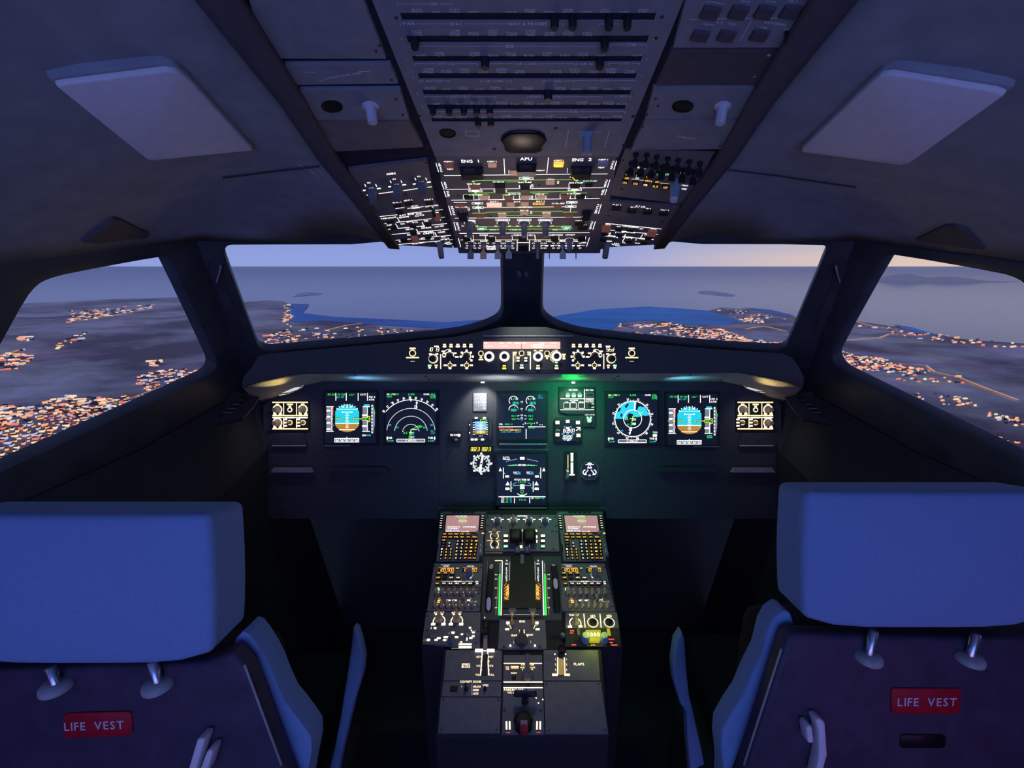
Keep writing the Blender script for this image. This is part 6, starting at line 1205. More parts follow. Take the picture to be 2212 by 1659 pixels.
def sw(p, fx, x, y, m='rdk', w=150): p.btn(fx(x), y6(y), w / 6.9, 6, m, .004, 'lit_button'); p.pl_([(fx(x - w * .62), y6(y - 28)), (fx(x - w * .62), y6(y + 26)), (fx(x + w * .55), y6(y + 28))], 1.1, 'w')
p = ohp('hydraulic_panel', 377.2, 408.4, 'hydraulic panel with two pairs of green flow lines, second lit overhead row')
sidebar(p, (230, 430, 270, 550), (1435, 400, 1395, 520), '40VU'); p.l(x6(330), y6(545), x7(1335), y6(519), 1.2, 'w')
for fx, x in ((x6, 718), (x6, 1498), (x7, 948)): box(p, fx, x, 380 if fx is x6 else 358)
p.l(x6(735), y6(412), x7(880), y6(398), 1.2, G_); arrow(p, x6, 710, 395, 455); arrow(p, x6, 1485, 385, 440); arrow(p, x7, 940, 378, 440); p.l(x6(1200), y6(432), x7(70), y6(430), 1.2, G_)
for fx, x, y, s, w in ((x6, 715, 463, 'ENG 1 PUMP', 29), (x6, 1085, 432, 'RAT MAN ON', 24), (x6, 1480, 438, 'ELEC PUMP', 29), (x7, 553, 396, 'PTU', 13), (x7, 930, 447, 'ENG 2 PUMP', 30), (x7, 1140, 420, 'ELEC PUMP', 30)): p.t(fx(x), y6(y), s, 2.6, 'tg' if x in (1140,) else 'w', w)
sw(p, x6, 735, 500); sw(p, x7, 915, 485, 'key_dark'); leg(p, x7, 545, 432, 'pk', 130, 40); leg(p, x7, 1120, 475, 'key_dark', 110, 34); p.btn(x6(1110), y6(500), 22, 13, 'key_dark', .010, 'guard'); leg(p, x6, 1110, 530, 'pk', 140, 50); p.rr(x6(1110), y6(565), 28, 3, 1, 'w')
p.btn(x6(1480), y6(500), 22, 15, 'guard', .014, 'guard', .002); p.l(x6(1395), y6(480), x6(1397), y6(520), 2, 'w'); p.l(x6(1562), y6(480), x6(1562), y6(520), 1.4, 'w'); p.screws([(x7(380), y6(482)), (x6(210), y6(400))], 2.2)
for fx, x, y in ((x7, 275, 490), (x7, 660, 440)): p.rr(fx(x), y6(y), 3, 5, 1.2, 'w')
p.flush()
p = ohp('fuel_panel', 409, 431.6, 'fuel panel with white framed pump buttons, third lit overhead row')
sidebar(p, (272, 570, 303, 660), (1388, 540, 1357, 630), 'FUEL'); p.l(x6(375), y6(706), x7(1280), y6(681), 1.4, 'w')
box(p, x6, 740, 568, 200); box(p, x7, 910, 550, 200); arrow(p, x6, 742, 580, 615); arrow(p, x7, 905, 565, 600); p.l(x6(760), y6(598), x7(890), y6(575), 1.2, G_)
for fx, x0, x1, y, s in ((x6, 555, 940, 618, 'L TK PUMPS'), (x6, 1135, 1300, 622, 'CTR TK'), (x7, 700, 1095, 600, 'R TK PUMPS'), (x7, 275, 515, 608, 'CTR TK')): p.l(fx(x0), y6(y), fx(x1), y6(y - 3), .9, G_); p.t(fx((x0 + x1) / 2), y6(y + 10), s, 2.6, 'w', (x1 - x0) * .5 / 6.9)
for fx, x, m in ((x6, 640, 'key_dark'), (x6, 870, 'pk'), (x6, 1235, 'rdk'), (x6, 1478, 'pk'), (x7, 405, 'pk'), (x7, 770, 'rdk'), (x7, 995, 'key_dark')): sw(p, fx, x, 660 if fx is x6 else 648, m, 130); p.l(fx(x + 75), y6(640), fx(x + 75), y6(684), 1.2, 'w')
leg(p, x6, 1478, 585, 'pk', 130, 36); p.t(x6(1330), y6(612), 'MODE SEL', 2.4, 'w'); p.rr(x7(270), y6(660), 3, 5, 1.2, 'w'); p.screws([(x6(485), y6(640)), (x7(1140), y6(660))], 2.4); p.flush()
p = ohp('electrical_panel', 432.2, 470.6, 'electrical panel with pink lit buttons, fourth lit overhead row')
sidebar(p, (338, 790, 380, 930), (1305, 765, 1262, 910), '35VU'); p.l(x6(640), y6(973), x7(1000), y6(960), 1.4, 'w'); p.l(x6(430), y6(975), x6(500), y6(975), .8, 'w')
p.l(x6(415), y6(738), x6(610), y6(738), 1.6, 'w'); p.t(x6(530), y6(808), 'GALY & CAB', 2.6, 'ww', 26); p.btn(x6(510), y6(772), 18, 4, 'rdk', .004, 'lit_button')
leg(p, x6, 1020, 765, 'pkl', 225, 38); p.t(x6(1020), y6(730), 'BAT 1', 2.4, 'ww'); leg(p, x6, 1265, 758, 'pk', 120, 40); leg(p, x6, 1475, 752, 'pk', 120, 40); p.t(x6(1365), y6(730), 'BAT', 2.6, 'ww')
p.rr(x7(370), y6(760), 24, 4, 1.4, 'am'); p.t(x7(370), y6(762), 'FAULT', 3.4, 'am', 22); p.t(x7(400), y6(722), 'BAT 2', 2.4, 'ww'); p.btn(x7(655), y6(790), 17, 6, 'rdk', .004, 'lit_button'); p.t(x7(660), y6(755), 'AC ESS FEED', 2.4, 'w', 28)
for fx, x, y in ((x6, 770, 752), (x6, 780, 817), (x7, 865, 738), (x7, 850, 800)): box(p, fx, x, y, 160)
p.l(x6(778), y6(770), x6(795), y6(890), 2, 'tg'); p.l(x7(862), y6(755), x7(842), y6(880), 2, 'tg'); p.l(x6(685), y6(898), x6(905), y6(898), 1.2, G_); p.l(x7(730), y6(885), x7(945), y6(882), 1.2, G_); p.l(x6(860), y6(814), x7(770), y6(804), 1, 'ww'); p.t(x6(1480), y6(810), 'AC ESS BUS', 2.8, 'ww', 30); p.l(x6(895), y6(885), x6(1400), y6(878), 1.1, G_); p.l(x7(280), y6(878), x7(730), y6(868), 1.1, G_)
for fx, x, y, m in ((x6, 805, 932, 'rdk'), (x6, 1140, 925, 'pk'), (x6, 1470, 888, 'pk'), (x7, 490, 925, 'pk'), (x7, 825, 922, 'rdk')): leg(p, fx, x, y, m, 125, 40)
for fx, x, y, s in ((x6, 1135, 903, 'APU GEN'), (x6, 1470, 858, 'BUS TIE'), (x7, 490, 895, 'EXT PWR')): p.t(fx(x), y6(y), s, 2.4, 'ww', 18)
p.l(x6(1205), y6(935), x6(1440), y6(932), 1, G_); p.l(x7(190), y6(932), x7(420), y6(930), 1, G_); p.rr(x6(1572), y6(888), 3, 5, 1.2, 'w'); p.rr(x6(640), y6(838), 3, 5, 1.2, 'w')
p.btn(x6(560), y6(925), 22, 12, 'guard', .012, 'guard', .002); p.btn(x7(1078), y6(905), 20, 13, 'guard', .012, 'guard', .002); p.t(x6(560), y6(890), 'IDG 1', 2.4, 'w'); p.t(x7(1078), y6(875), 'IDG 2', 2.4, 'w')
p.screws([(x6(1335), y6(860)), (x6(965), y6(945)), (x7(675), y6(738)), (x7(715), y6(842)), (x6(685), y6(878))], 2.6); p.flush()
p = ohp('air_panel', 471.2, 503, 'air conditioning panel with four hanging selector knobs, fifth lit overhead row')
sidebar(p, (418, 1035, 450, 1160), (1218, 1025, 1180, 1145), '30VU'); p.l(x6(500), y6(1202), x7(1130), y6(1190), 1.4, 'w')
for u, v, r in ((x6(655), y6(1050), 8), (x6(1148), y6(1050), 8.4), (x6(1468), y6(1050), 8), (x7(470), y6(1050), 8.6)):
    p.knob(u, v, r * .82, .034, 'knob_grey', 'tall'); p.ring(u, v, r * 1.5, 1.1, 'w', -110, 110); 
    if u > 1030: p.rr(u, y6(1000), 30, 3.4, 1.2, 'w'); p.t(u, y6(1000), 'PACK FLOW', 1.8, 'w', 22)
    for s in (-1, 1): p.t(u + s * 15, y6(1092), 'COLD' if s < 0 else 'HOT', 2, 'ww', 6)
p.t(x6(655), y6(1008), 'LO NORM HI', 3, 'w', 24); p.l(x6(570), y6(1028), x6(740), y6(1028), 1.4, 'w')
p.l(x6(830), y6(1105), x7(850), y6(1095), 1.2, G_); p.l(x6(760), y6(1142), x7(880), y6(1135), 1.1, G_); p.rr(x6(832), y6(1112), 20, 3.4, 1.1, 'tg'); p.r(x6(832), y6(1130), 10, 3, 'tg'); p.rr(x7(785), y6(1104), 20, 3.4, 1.1, 'tg'); p.r(x7(790), y6(1122), 10, 3, 'tg')
for fx, x, s in ((x6, 835, 'PACK 1'), (x6, 1015, 'ENG 1'), (x6, 1310, 'X BLEED'), (x7, 130, 'HOT AIR'), (x7, 640, 'ENG 2'), (x7, 780, 'PACK 2')): p.t(fx(x), y6(1146), s, 2.4, 'tg', 17)
for fx, x, y, s in ((x7, 980, 1012, 'RAM AIR'), (x7, 1028, 1078, 'PACK 2')): p.t(fx(x), y6(y), s, 2.4, 'w', 17); p.btn(fx(x), y6(y + 25), 20, 6, 'key_dark', .006, 'button')
p.screws([(x6(1220), y6(1160)), (x6(890), y6(1170)), (x7(270), y6(1160))], 2.6); p.flush()
p = ohp('exterior_lights_panel', 503.6, 547, 'exterior lights and anti ice panel with a row of hanging switches at the front lip')
p.l(x6(485), y6(1275), x6(520), y6(1405), 1.8, 'w'); p.l(x7(1130), y6(1265), x7(1085), y6(1400), 1.8, 'w'); p.l(x6(520), y6(1300), x7(1060), y6(1298), 1.1, 'ww'); p.l(x7(400), y6(1380), x7(1060), y6(1380), .9, 'w')
for fx, x, y, s, w in ((x6, 610, 1243, 'WING', 9), (x6, 865, 1228, 'ENGINE', 18), (x6, 980, 1248, 'ANTI ICE', 10), (x6, 1460, 1228, 'PROBE/WINDOW HEAT', 43), (x7, 620, 1225, 'CABIN PRESS', 32), (x7, 845, 1222, 'LDG ELEV', 20), (x6, 965, 1308, 'EXT LT', 20), (x6, 1450, 1310, 'APU', 10), (x6, 1455, 1410, 'START', 12), (x7, 140, 1410, 'START', 12), (x7, 735, 1308, 'INT LT', 12), (x7, 1045, 1340, 'NO SMOKING', 10)): p.t(fx(x), y6(y), s, 2.8, 'w', w)
for fx, x in ((x6, 705), (x6, 885), (x6, 1285), (x6, 1628), (x7, 310)): p.l(fx(x), y6(1225), fx(x + 8), y6(1298), 1.2, 'w')
for fx, x in ((x6, 610), (x6, 980), (x6, 1440), (x7, 140), (x7, 610), (x7, 1010)): p.btn(fx(x), y6(1272), 16, 6, 'key_dark', .006, 'button'); p.l(fx(x + 62), y6(1245), fx(x + 62), y6(1290), 1, 'w')
for x in (1365, 1548): p.l(x6(x), y6(1305), x6(x - 3), y6(1462), 1.8, 'w')
p.btn(x6(1455), y6(1400), 22, 12, 'guard', .006, 'button'); p.l(x6(1370), y6(1340), x6(1545), y6(1340), 1.4, 'w'); p.rr(x6(975), y6(1420), 18, 7, 1.2, 'w'); p.t(x6(975), y6(1412), 'NAV & LOGO', 2.2, 'w', 14); p.t(x6(975), y6(1430), 'OFF', 2.2, 'w')
for fx, x, s, kind, mat in ((x6, 670, 'STROBE', 'paddle', 'knob_grey'), (x6, 860, 'BEACON', 'paddle', 'knob_brown'), (x6, 1075, 'WING', 'paddle', 'bar_grey'), (x6, 1238, 'NAV', 'paddle', 'knob_blue'), (x7, 355, 'RWY TURN', 'toggle', 'knob_grey'), (x7, 530, 'LAND', 'bar', 'knob_black'), (x7, 728, 'NOSE', 'paddle', 'knob_blue'), (x7, 925, 'DOME', 'bar', 'knob_black')):
    u = fx(x); p.t(u, y6(1318), s, 2.6, 'w', 14); p.knob(u, y6(1385), 6.6 if kind != 'bar' else 3, .036, mat, kind, 'switch')
    for s2 in (-1, 1): p.ring(u + s2 * 9, y6(1350), 2.6, 1, 'w'); p.ring(u + s2 * 9, y6(1420), 2.6, 1, 'w'); p.r(u + s2 * 6, y6(1388), 7, 1.6, 'w')
p.knob(x7(830), y6(1305), 6, .03, 'knob_grey', 'tall'); p.ring(x7(830), y6(1300), 10, 1, 'w', -120, 120)
p.flush()
# port column
x5 = lambda x: 760 + x / 7.5417; y5 = lambda y: 340 + y / 7.5417; F5 = OHS['port'][0]
c5 = lambda *a: (x5(a[0]), y5(a[1]))
p = Panel('inertial_reference_panel', F5, [c5(-60, 200), c5(1230, 45), c5(1360, 690), c5(1340, 700), c5(260, 835)], 'port overhead panel with three dark hanging knobs and white ADIRS captions', 'overhead panel', mat='oh_face', th=.006, t=.001)
p.t(*c5(637, 265), 'ADIRS', 4, 'w', 21)
for x, y in ((325, 560), (738, 500), (1140, 455)):
    p.knob(*c5(x - 2, y - 6), 9.5, .026, 'knob_grey', 'tall'); p.ring(*c5(x, y + 4), 11, 1.4, 'cw', -75, 75); p.t(*c5(x - 8, y - 58), 'NAV', 2.8, 'cw', 10); p.r(*c5(x - 110, y - 25), 9, 2.4, 'cw'); p.r(*c5(x + 115, y - 55), 8, 2.4, 'cw'); p.t(*c5(x - 48, y - 148), 'IR1' if x < 400 else 'IR3' if x < 900 else 'IR2', 2.4, 'w', 7)
    for s in (-115, 62): p.l(*c5(x + s, y - 125), *c5(x + s + 18, y - 85), 1.6, 'cw')
p.l(*c5(440, 588), *c5(680, 556), 1.2, 'w'); p.l(*c5(835, 540), *c5(1075, 505), 1.2, 'w'); p.l(*c5(1230, 486), *c5(1305, 476), 1.2, 'w'); p.r(*c5(262, 610), 5, 2, 'w'); p.screws([c5(1215, 90), c5(40, 690), c5(880, 600), c5(1380, 560)], 3); p.flush()
p = Panel('flight_control_panel', F5, [c5(270, 840), c5(1365, 700), c5(1385, 760), c5(330, 880)], 'narrow port overhead strip lettered ELAC, SEC and FAC', 'overhead panel', mat='oh_face', th=.006, t=.001)
for x, y, s in ((735, 745, 'ELAC 1'), (915, 712, 'SEC 1'), (1250, 700, 'FAC 1')): p.btn(*c5(x + 5, y + 18), 17, 6, 'key_dark', .005, 'button'); p.t(*c5(x, y - 14), s, 2.8, 'w', 18)
p.flush()
p = Panel('emergency_panel', F5, [c5(335, 885), c5(1388, 765), c5(1640, 1475), c5(720, 1432)], 'port overhead panel dense with white lines at the front of the port column', 'overhead panel', mat='oh_face', th=.006, t=.001); p.ws = .72
for a, b, w in (((710, 832), (855, 815), 1.4), ((905, 830), (1170, 800), 1.4), ((425, 965), (745, 932), 1.3), ((900, 912), (1480, 848), 1.3), ((500, 1078), (565, 1074), 1.2), ((720, 1057), (1295, 997), 1.3), ((1450, 977), (1515, 970), 1.1), ((565, 1174), (1550, 1076), 1.4), ((620, 1257), (1455, 1180), 1.2), ((1480, 1177), (1580, 1166), 1), ((1130, 1312), (1615, 1266), 1.2), ((680, 1352), (960, 1327), 1.2), ((725, 1420), (1350, 1365), 1.4), ((1310, 800), (1362, 858), 1), ((735, 975), (780, 1048), 1.8), ((710, 1080), (752, 1142), 1.8), ((1350, 1220), (1380, 1278), 2), ((1330, 1235), (1340, 1275), 1.2), ((1145, 1055), (1165, 1100), 2.2), ((1050, 1170), (1075, 1205), 2), ((1565, 1305), (1590, 1345), 1.2), ((1590, 1343), (1640, 1337), 1)): p.l(*c5(*a), *c5(*b), w, 'w')
for x, y, s, w in ((1025, 790, 'EVAC', 14), (1040, 820, 'COMMAND', 18), (1300, 788, 'CAPT & PURS', 29), (600, 985, 'RAIN RPLNT', 33), (850, 970, 'EMER ELEC PWR', 22), (960, 922, 'GEN 1 LINE', 14), (1090, 915, 'MAN ON', 12), (1100, 945, 'AUTO', 21), (1375, 895, 'ON', 9), (830, 940, 'RAT', 14), (940, 1045, 'GPWS', 14), (1030, 1055, 'SYS', 11), (1210, 1032, 'TERR', 10), (825, 1078, 'G/S', 9), (610, 1100, 'FLAP', 11), (1410, 1018, 'LDG 3', 10), (1180, 1122, 'RCDR', 12), (1210, 1145, 'CVR ERASE', 22), (1425, 1122, 'CVR TEST', 20), (940, 1165, 'GND CTL', 17), (1245, 1208, 'OXYGEN', 20), (1250, 1232, 'CREW', 24), (1005, 1248, 'MASK MAN ON', 28), (1460, 1215, 'PASSENGER', 15), (1155, 1325, 'CALLS', 14), (1310, 1322, 'MECH', 7), (810, 1365, 'FWD', 11), (1080, 1395, 'WIPER CAPT', 27), (1400, 1368, 'OFF', 12), (1490, 1288, 'ALL', 10), (1475, 1335, 'AFT', 8), (1535, 1332, 'EMER', 6), (1565, 1382, 'SLOW', 10), (1600, 1405, 'FAST', 10)): p.t(*c5(x, y), s, 3, 'w', w)
p.btn(*c5(1385, 965), 12, 10, 'rdk', .006, 'button'); p.btn(*c5(1030, 1320), 13, 11, 'rdk', .006, 'button'); p.btn(*c5(1330, 860), 8, 9, 'guard', .012, 'guard', .001)
for x, y in ((780, 880), (620, 1020), (1240, 1080), (990, 1100), (680, 1130), (1000, 1215), (850, 1340), (1240, 1280)): p.btn(*c5(x, y), 15, 5, 'key_dark', .005, 'button')
p.knob(*c5(1430, 1395), 6.4, .04, 'knob_grey', 'tall'); p.pl_([c5(1350, 1370), c5(1440, 1380), c5(1530, 1405), c5(1560, 1412)], 1.2, 'w'); p.flush()
# starboard column
x9 = lambda x: 1290 + x / 6.637; y9 = lambda y: 310 + y / 6.637; c9 = lambda *a: (x9(a[0]), y9(a[1])); F9 = OHS['starboard'][0]
p = Panel('overhead_radio_panel', F9, [c9(395, 90), c9(1700, 110), c9(1290, 880), c9(150, 740)], 'starboard overhead radio panel with two rows of black levers and amber captions', 'overhead panel', mat='oh_face', th=.006, t=.001)
for i, (x, y) in enumerate([(555, 150), (710, 155), (855, 180), (1012, 205), (1165, 230), (1325, 250), (1475, 275), (492, 275), (640, 290), (790, 310), (935, 330), (1085, 350), (1230, 370), (1385, 400)]): p.knob(*c9(x, y), 7.4, .026, 'knob_black', 'paddle', 'lever')
for x, y, s, w, m in ((450, 425, 'VHF1', 12, 'am'), (600, 442, 'VHF2', 13, 'am'), (748, 462, 'VHF3', 13, 'am'), (430, 475, 'HF1', 9, 'am'), (725, 512, 'HF2', 10, 'am'), (865, 528, 'INT', 8, 'am'), (400, 538, 'CALL', 10, 'am'), (550, 552, 'CAB', 10, 'am'), (695, 573, 'VOR', 9, 'ww'), (840, 592, 'ILS', 11, 'am'), (980, 607, 'ADF', 10, 'am'), (878, 420, 'ON', 7, 'gr'), (1005, 420, 'ATT', 8, 'tg')):
    p.btn(*c9(x, y), w + 5, 7, 'key_dark', .003, 'key'); p.t(*c9(x, y), s, 4, m, w, z=.0032)
for x, y, s, w in ((588, 342, 'MIC', 7), (692, 352, 'ON', 5), (1160, 415, 'FLT INT', 13), (1290, 430, 'OFF', 7), (1260, 600, '1 NAV', 14), (1245, 650, 'VOICE', 11), (745, 540, 'STBY NAV', 12), (575, 492, 'LOAD', 8)): p.t(*c9(x, y), s, 3.2, 'cw', w)
p.l(*c9(490, 505), *c9(680, 530), 1.2, 'wd'); p.l(*c9(890, 562), *c9(1030, 576), 1.2, 'wd'); p.knob(*c9(1130, 545), 11, .03, 'knob_blue', 'tall'); p.knob(*c9(1125, 580), 9.5, .036, 'knob_white', 'round'); p.screws([c9(350, 650), c9(300, 770), c9(370, 240), c9(1150, 760), c9(1440, 470)], 3); p.flush()
p = Panel('flight_control_panel', F9, [c9(115, 825), c9(1240, 915), c9(1110, 1030), c9(100, 940)], 'narrow starboard overhead strip of four black buttons lettered FLT CTL', 'overhead panel', mat='oh_face', th=.006, t=.001)
for x, y, s in ((275, 900, 'ELAC 2'), (500, 935, 'SEC 2'), (725, 955, 'SEC 3'), (960, 975, 'FAC 2')): p.btn(*c9(x, y + 8), 20, 7, 'key_dark', .006, 'button'); p.t(*c9(x + 10, y - 20), s, 2.8, 'w', 18 if 'A' in s else 10)
p.t(*c9(625, 905), 'FLT CTL', 3.6, 'w', 22); p.flush()
p = Panel('blank_overhead_plate', F9, [c9(95, 950), c9(1100, 1040), c9(1000, 1195), c9(40, 1125)], 'blank starboard overhead plate ahead of the four black buttons', 'overhead panel', mat='oh_face', th=.006, t=.001, face='plate'); p.screws([c9(160, 1035), c9(930, 1120)], 3); p.flush()
p = Panel('cargo_smoke_panel', F9, [c9(35, 1130), c9(990, 1205), c9(860, 1450), c9(-70, 1500)], 'starboard overhead panel with red buttons and white lines at the front of the starboard column', 'overhead panel', mat='oh_face', th=.006, t=.001); p.ws = .72
for a, b, w in (((50, 1135), (920, 1225), 1.4), ((20, 1222), (75, 1225), 1), ((190, 1240), (710, 1288), 1.3), ((835, 1300), (875, 1302), 1), ((10, 1305), (810, 1375), 1.6), ((190, 1275), (178, 1308), 2.4), ((405, 1300), (395, 1330), 2.4), ((655, 1300), (622, 1350), 1.6), ((395, 1350), (362, 1405), 1.8), ((430, 1355), (412, 1405), 1.4), ((285, 1330), (290, 1355), 1.8), ((500, 1350), (492, 1372), 1.8), ((560, 1365), (555, 1392), 1.2), ((540, 1425), (620, 1430), 1.2), ((130, 1398), (210, 1400), 2.2), ((180, 1420), (240, 1455), 1.8), ((165, 1288), (50, 1278), 1.2)): p.l(*c9(*a), *c9(*b), w, 'w')
for x, y, s, w in ((480, 1190, 'CARGO SMOKE', 36), (310, 1192, 'FWD', 9), (470, 1207, 'TEST', 9), (635, 1222, 'AFT', 8), (150, 1158, 'DISCH', 12), (808, 1225, 'DISCH', 12), (440, 1268, 'VENTILATION', 30), (320, 1278, 'EXTRACT', 18), (110, 1255, 'BLOWER', 17), (750, 1312, 'CAB FANS', 22), (200, 1328, 'MAN START', 24), (440, 1342, 'N1 MODE', 20), (640, 1362, 'WIPER', 14), (390, 1418, 'F/O', 8), (278, 1435, 'SLOW', 11), (292, 1460, 'FAST', 10)): p.t(*c9(x, y), s, 3, 'w', w)
for x, y in ((130, 1205), (790, 1268)): p.btn(*c9(x, y), 19, 12, 'rdk', .006, 'button')
for x, y in ((310, 1215), (475, 1222), (110, 1278), (320, 1295), (740, 1335), (450, 1385), (670, 1400), (90, 1365)): p.btn(*c9(x, y), 15, 6, 'key_dark', .005, 'button')
p.knob(*c9(140, 1430), 6.8, .04, 'knob_grey', 'tall'); p.flush()
# rear side bays
A5, A9 = OHS['port'][1], OHS['starboard'][1]
def bay(pl, px, lab, name='bay_panel', mat='oh_grey'): return Panel(name, pl, px, lab, 'overhead panel', mat=mat, th=.006, t=.0015, face='plate')
p = bay(A5, [(340, -160), (725, -160), (836, 128), (572, 128), (535, 0)], 'large plain port overhead panel at the top of the view'); p.screws([(560, 118), (812, 110), (820, 98)], 3); p.flush()
p = bay(A5, [(600, 142), (845, 140), (862, 181), (632, 184)], 'narrow port overhead strip with a faint printed line'); p.l(655, 155, 680, 156, 1, D); p.l(775, 154, 798, 154, 1, D); p.t(742, 163, 'COCKPIT DOOR CONT', 4, D, 84); p.t(697, 173, 'OXY', 3, D); p.flush()
p = bay(A5, [(626, 196), (866, 194), (886, 259), (666, 260)], 'port overhead panel with a dark lamp opening and a white stem knob'); p.hole(717, 229, 21, name='lamp_opening', sy=.85); p.knob(800, 229, 12, .025, 'knob_white', 'tall'); p.screws([(640, 213), (856, 214), (660, 246), (870, 248), (846, 172)], 3); p.flush()
p = bay(A5, [(668, 263), (886, 262), (916, 318), (723, 328)], 'lower blank port overhead panel behind the inertial reference panel', mat='oh_face'); p.flush()
p = bay(A9, [(1551, -150), (1960, -150), (1775, 60), (1738, 104), (1452, 104), (1478, 6)], 'starboard overhead panel of dark square buttons at the top of the view', 'button_panel')
for u, v, w, h in ((1535, 25, 40, 25), (1596, 24, 40, 25), (1652, 24, 40, 24), (1708, 23, 40, 24), (1513, 75, 38, 20), (1570, 75, 38, 20), (1641, 74, 38, 20)): p.btn(u, v, w, h, 'trim_dark', .004, 'button')
for i in range(4): p.btn(1548 + i * 58, -30, 40, 26, 'trim_dark', .004, 'button')
p.knob(1699, 70, 6, .012, 'knob_black', 'toggle', 'switch'); p.l(1490, 41, 1762, 37, 1.2, D); p.l(1624, 43, 1598, 88, 1.2, D)
for u, v, s, w in ((1530, 52, 'CONSOLE', 26), (1556, 48, 'LT', 16), (1582, 51, 'FLR', 16), (1675, 50, 'READING', 50), (1650, 59, 'DIM', 14), (1702, 63, 'OFF', 18), (1545, 5, 'AVIONICS', 44), (1610, 3, 'SVCE', 20), (1665, 3, 'HYD', 24), (1715, 2, 'ELT', 20)): p.t(u, v, s, 4, D, w)
p.flush()
p = bay(A9, [(1410, 190), (1650, 188), (1617, 256), (1392, 258)], 'starboard overhead panel with a dark lamp opening and a white stem knob'); p.hole(1475, 229, 21, name='lamp_opening', sy=.85); p.knob(1561, 229, 12, .026, 'knob_white', 'tall'); p.screws([(1416, 213), (1398, 247), (1632, 212), (1606, 246), (1421, 229)], 3); p.flush()
p = bay(A9, [(1392, 261), (1614, 259), (1572, 322), (1362, 325)], 'lower blank starboard overhead panel behind the black levers'); p.screws([(1388, 273), (1365, 314), (1555, 315), (1590, 273)], 3); p.t(1483, 297, 'DOME LIGHT', 3, D, 42); p.flush()
p = bay(A9, [(1448, 108), (1732, 108), (1668, 184), (1414, 184)], 'recessed dark starboard overhead panel with two bright screws', mat='trim_dark'); p.disc(1661, 119, 4, 'print'); p.disc(1630, 165, 2.6, 'print'); p.flush()
# ---------------------------------------------------------------- centre post fittings
wp = WP['port'][0]
p = Panel('post_latch', wp, (1113, 583, 1142, 601), 'small grey double-stud latch halfway up the centre post', 'latch', mat='pillar', th=.001, t=.001, face='base_plate')
for u in (1120, 1135): p.knob(u, 595, 6, .010, 'trim_dark', 'round', 'stud_base'); p.knob(u, 588, 4, .016, 'knob_grey', 'round', 'stud')
for sg, pl, u0 in ((1, WP['port'][0], 470), (-1, WP['starboard'][0], 1812)):
    w = 'port' if sg > 0 else 'starboard'; X = lambda k: u0 + sg * k
    q = [(X(-22), 552), (X(-12), 545), (X(8), 560), (X(14), 600), (X(60), 730), (X(50), 745), (X(10), 660), (X(-18), 590)]
    p = Panel('pillar_cover', pl, q, 'smooth dark cover strip down the %s windscreen pillar' % w, 'pillar cover', mat='pillar', th=.004, t=.008, face='cover', lift=.003)
    a, b = p.L(X(8), 572), p.L(X(-2), 610); 
    mb = MB(); mb.prism([p.L(X(4), 566), p.L(X(9), 568), p.L(X(3), 590), p.L(X(-2), 604), p.L(X(-4), 600), p.L(X(1), 585)], .008, .013, .001); p.part('clip', mb.mesh('clip', M('bar_grey')))
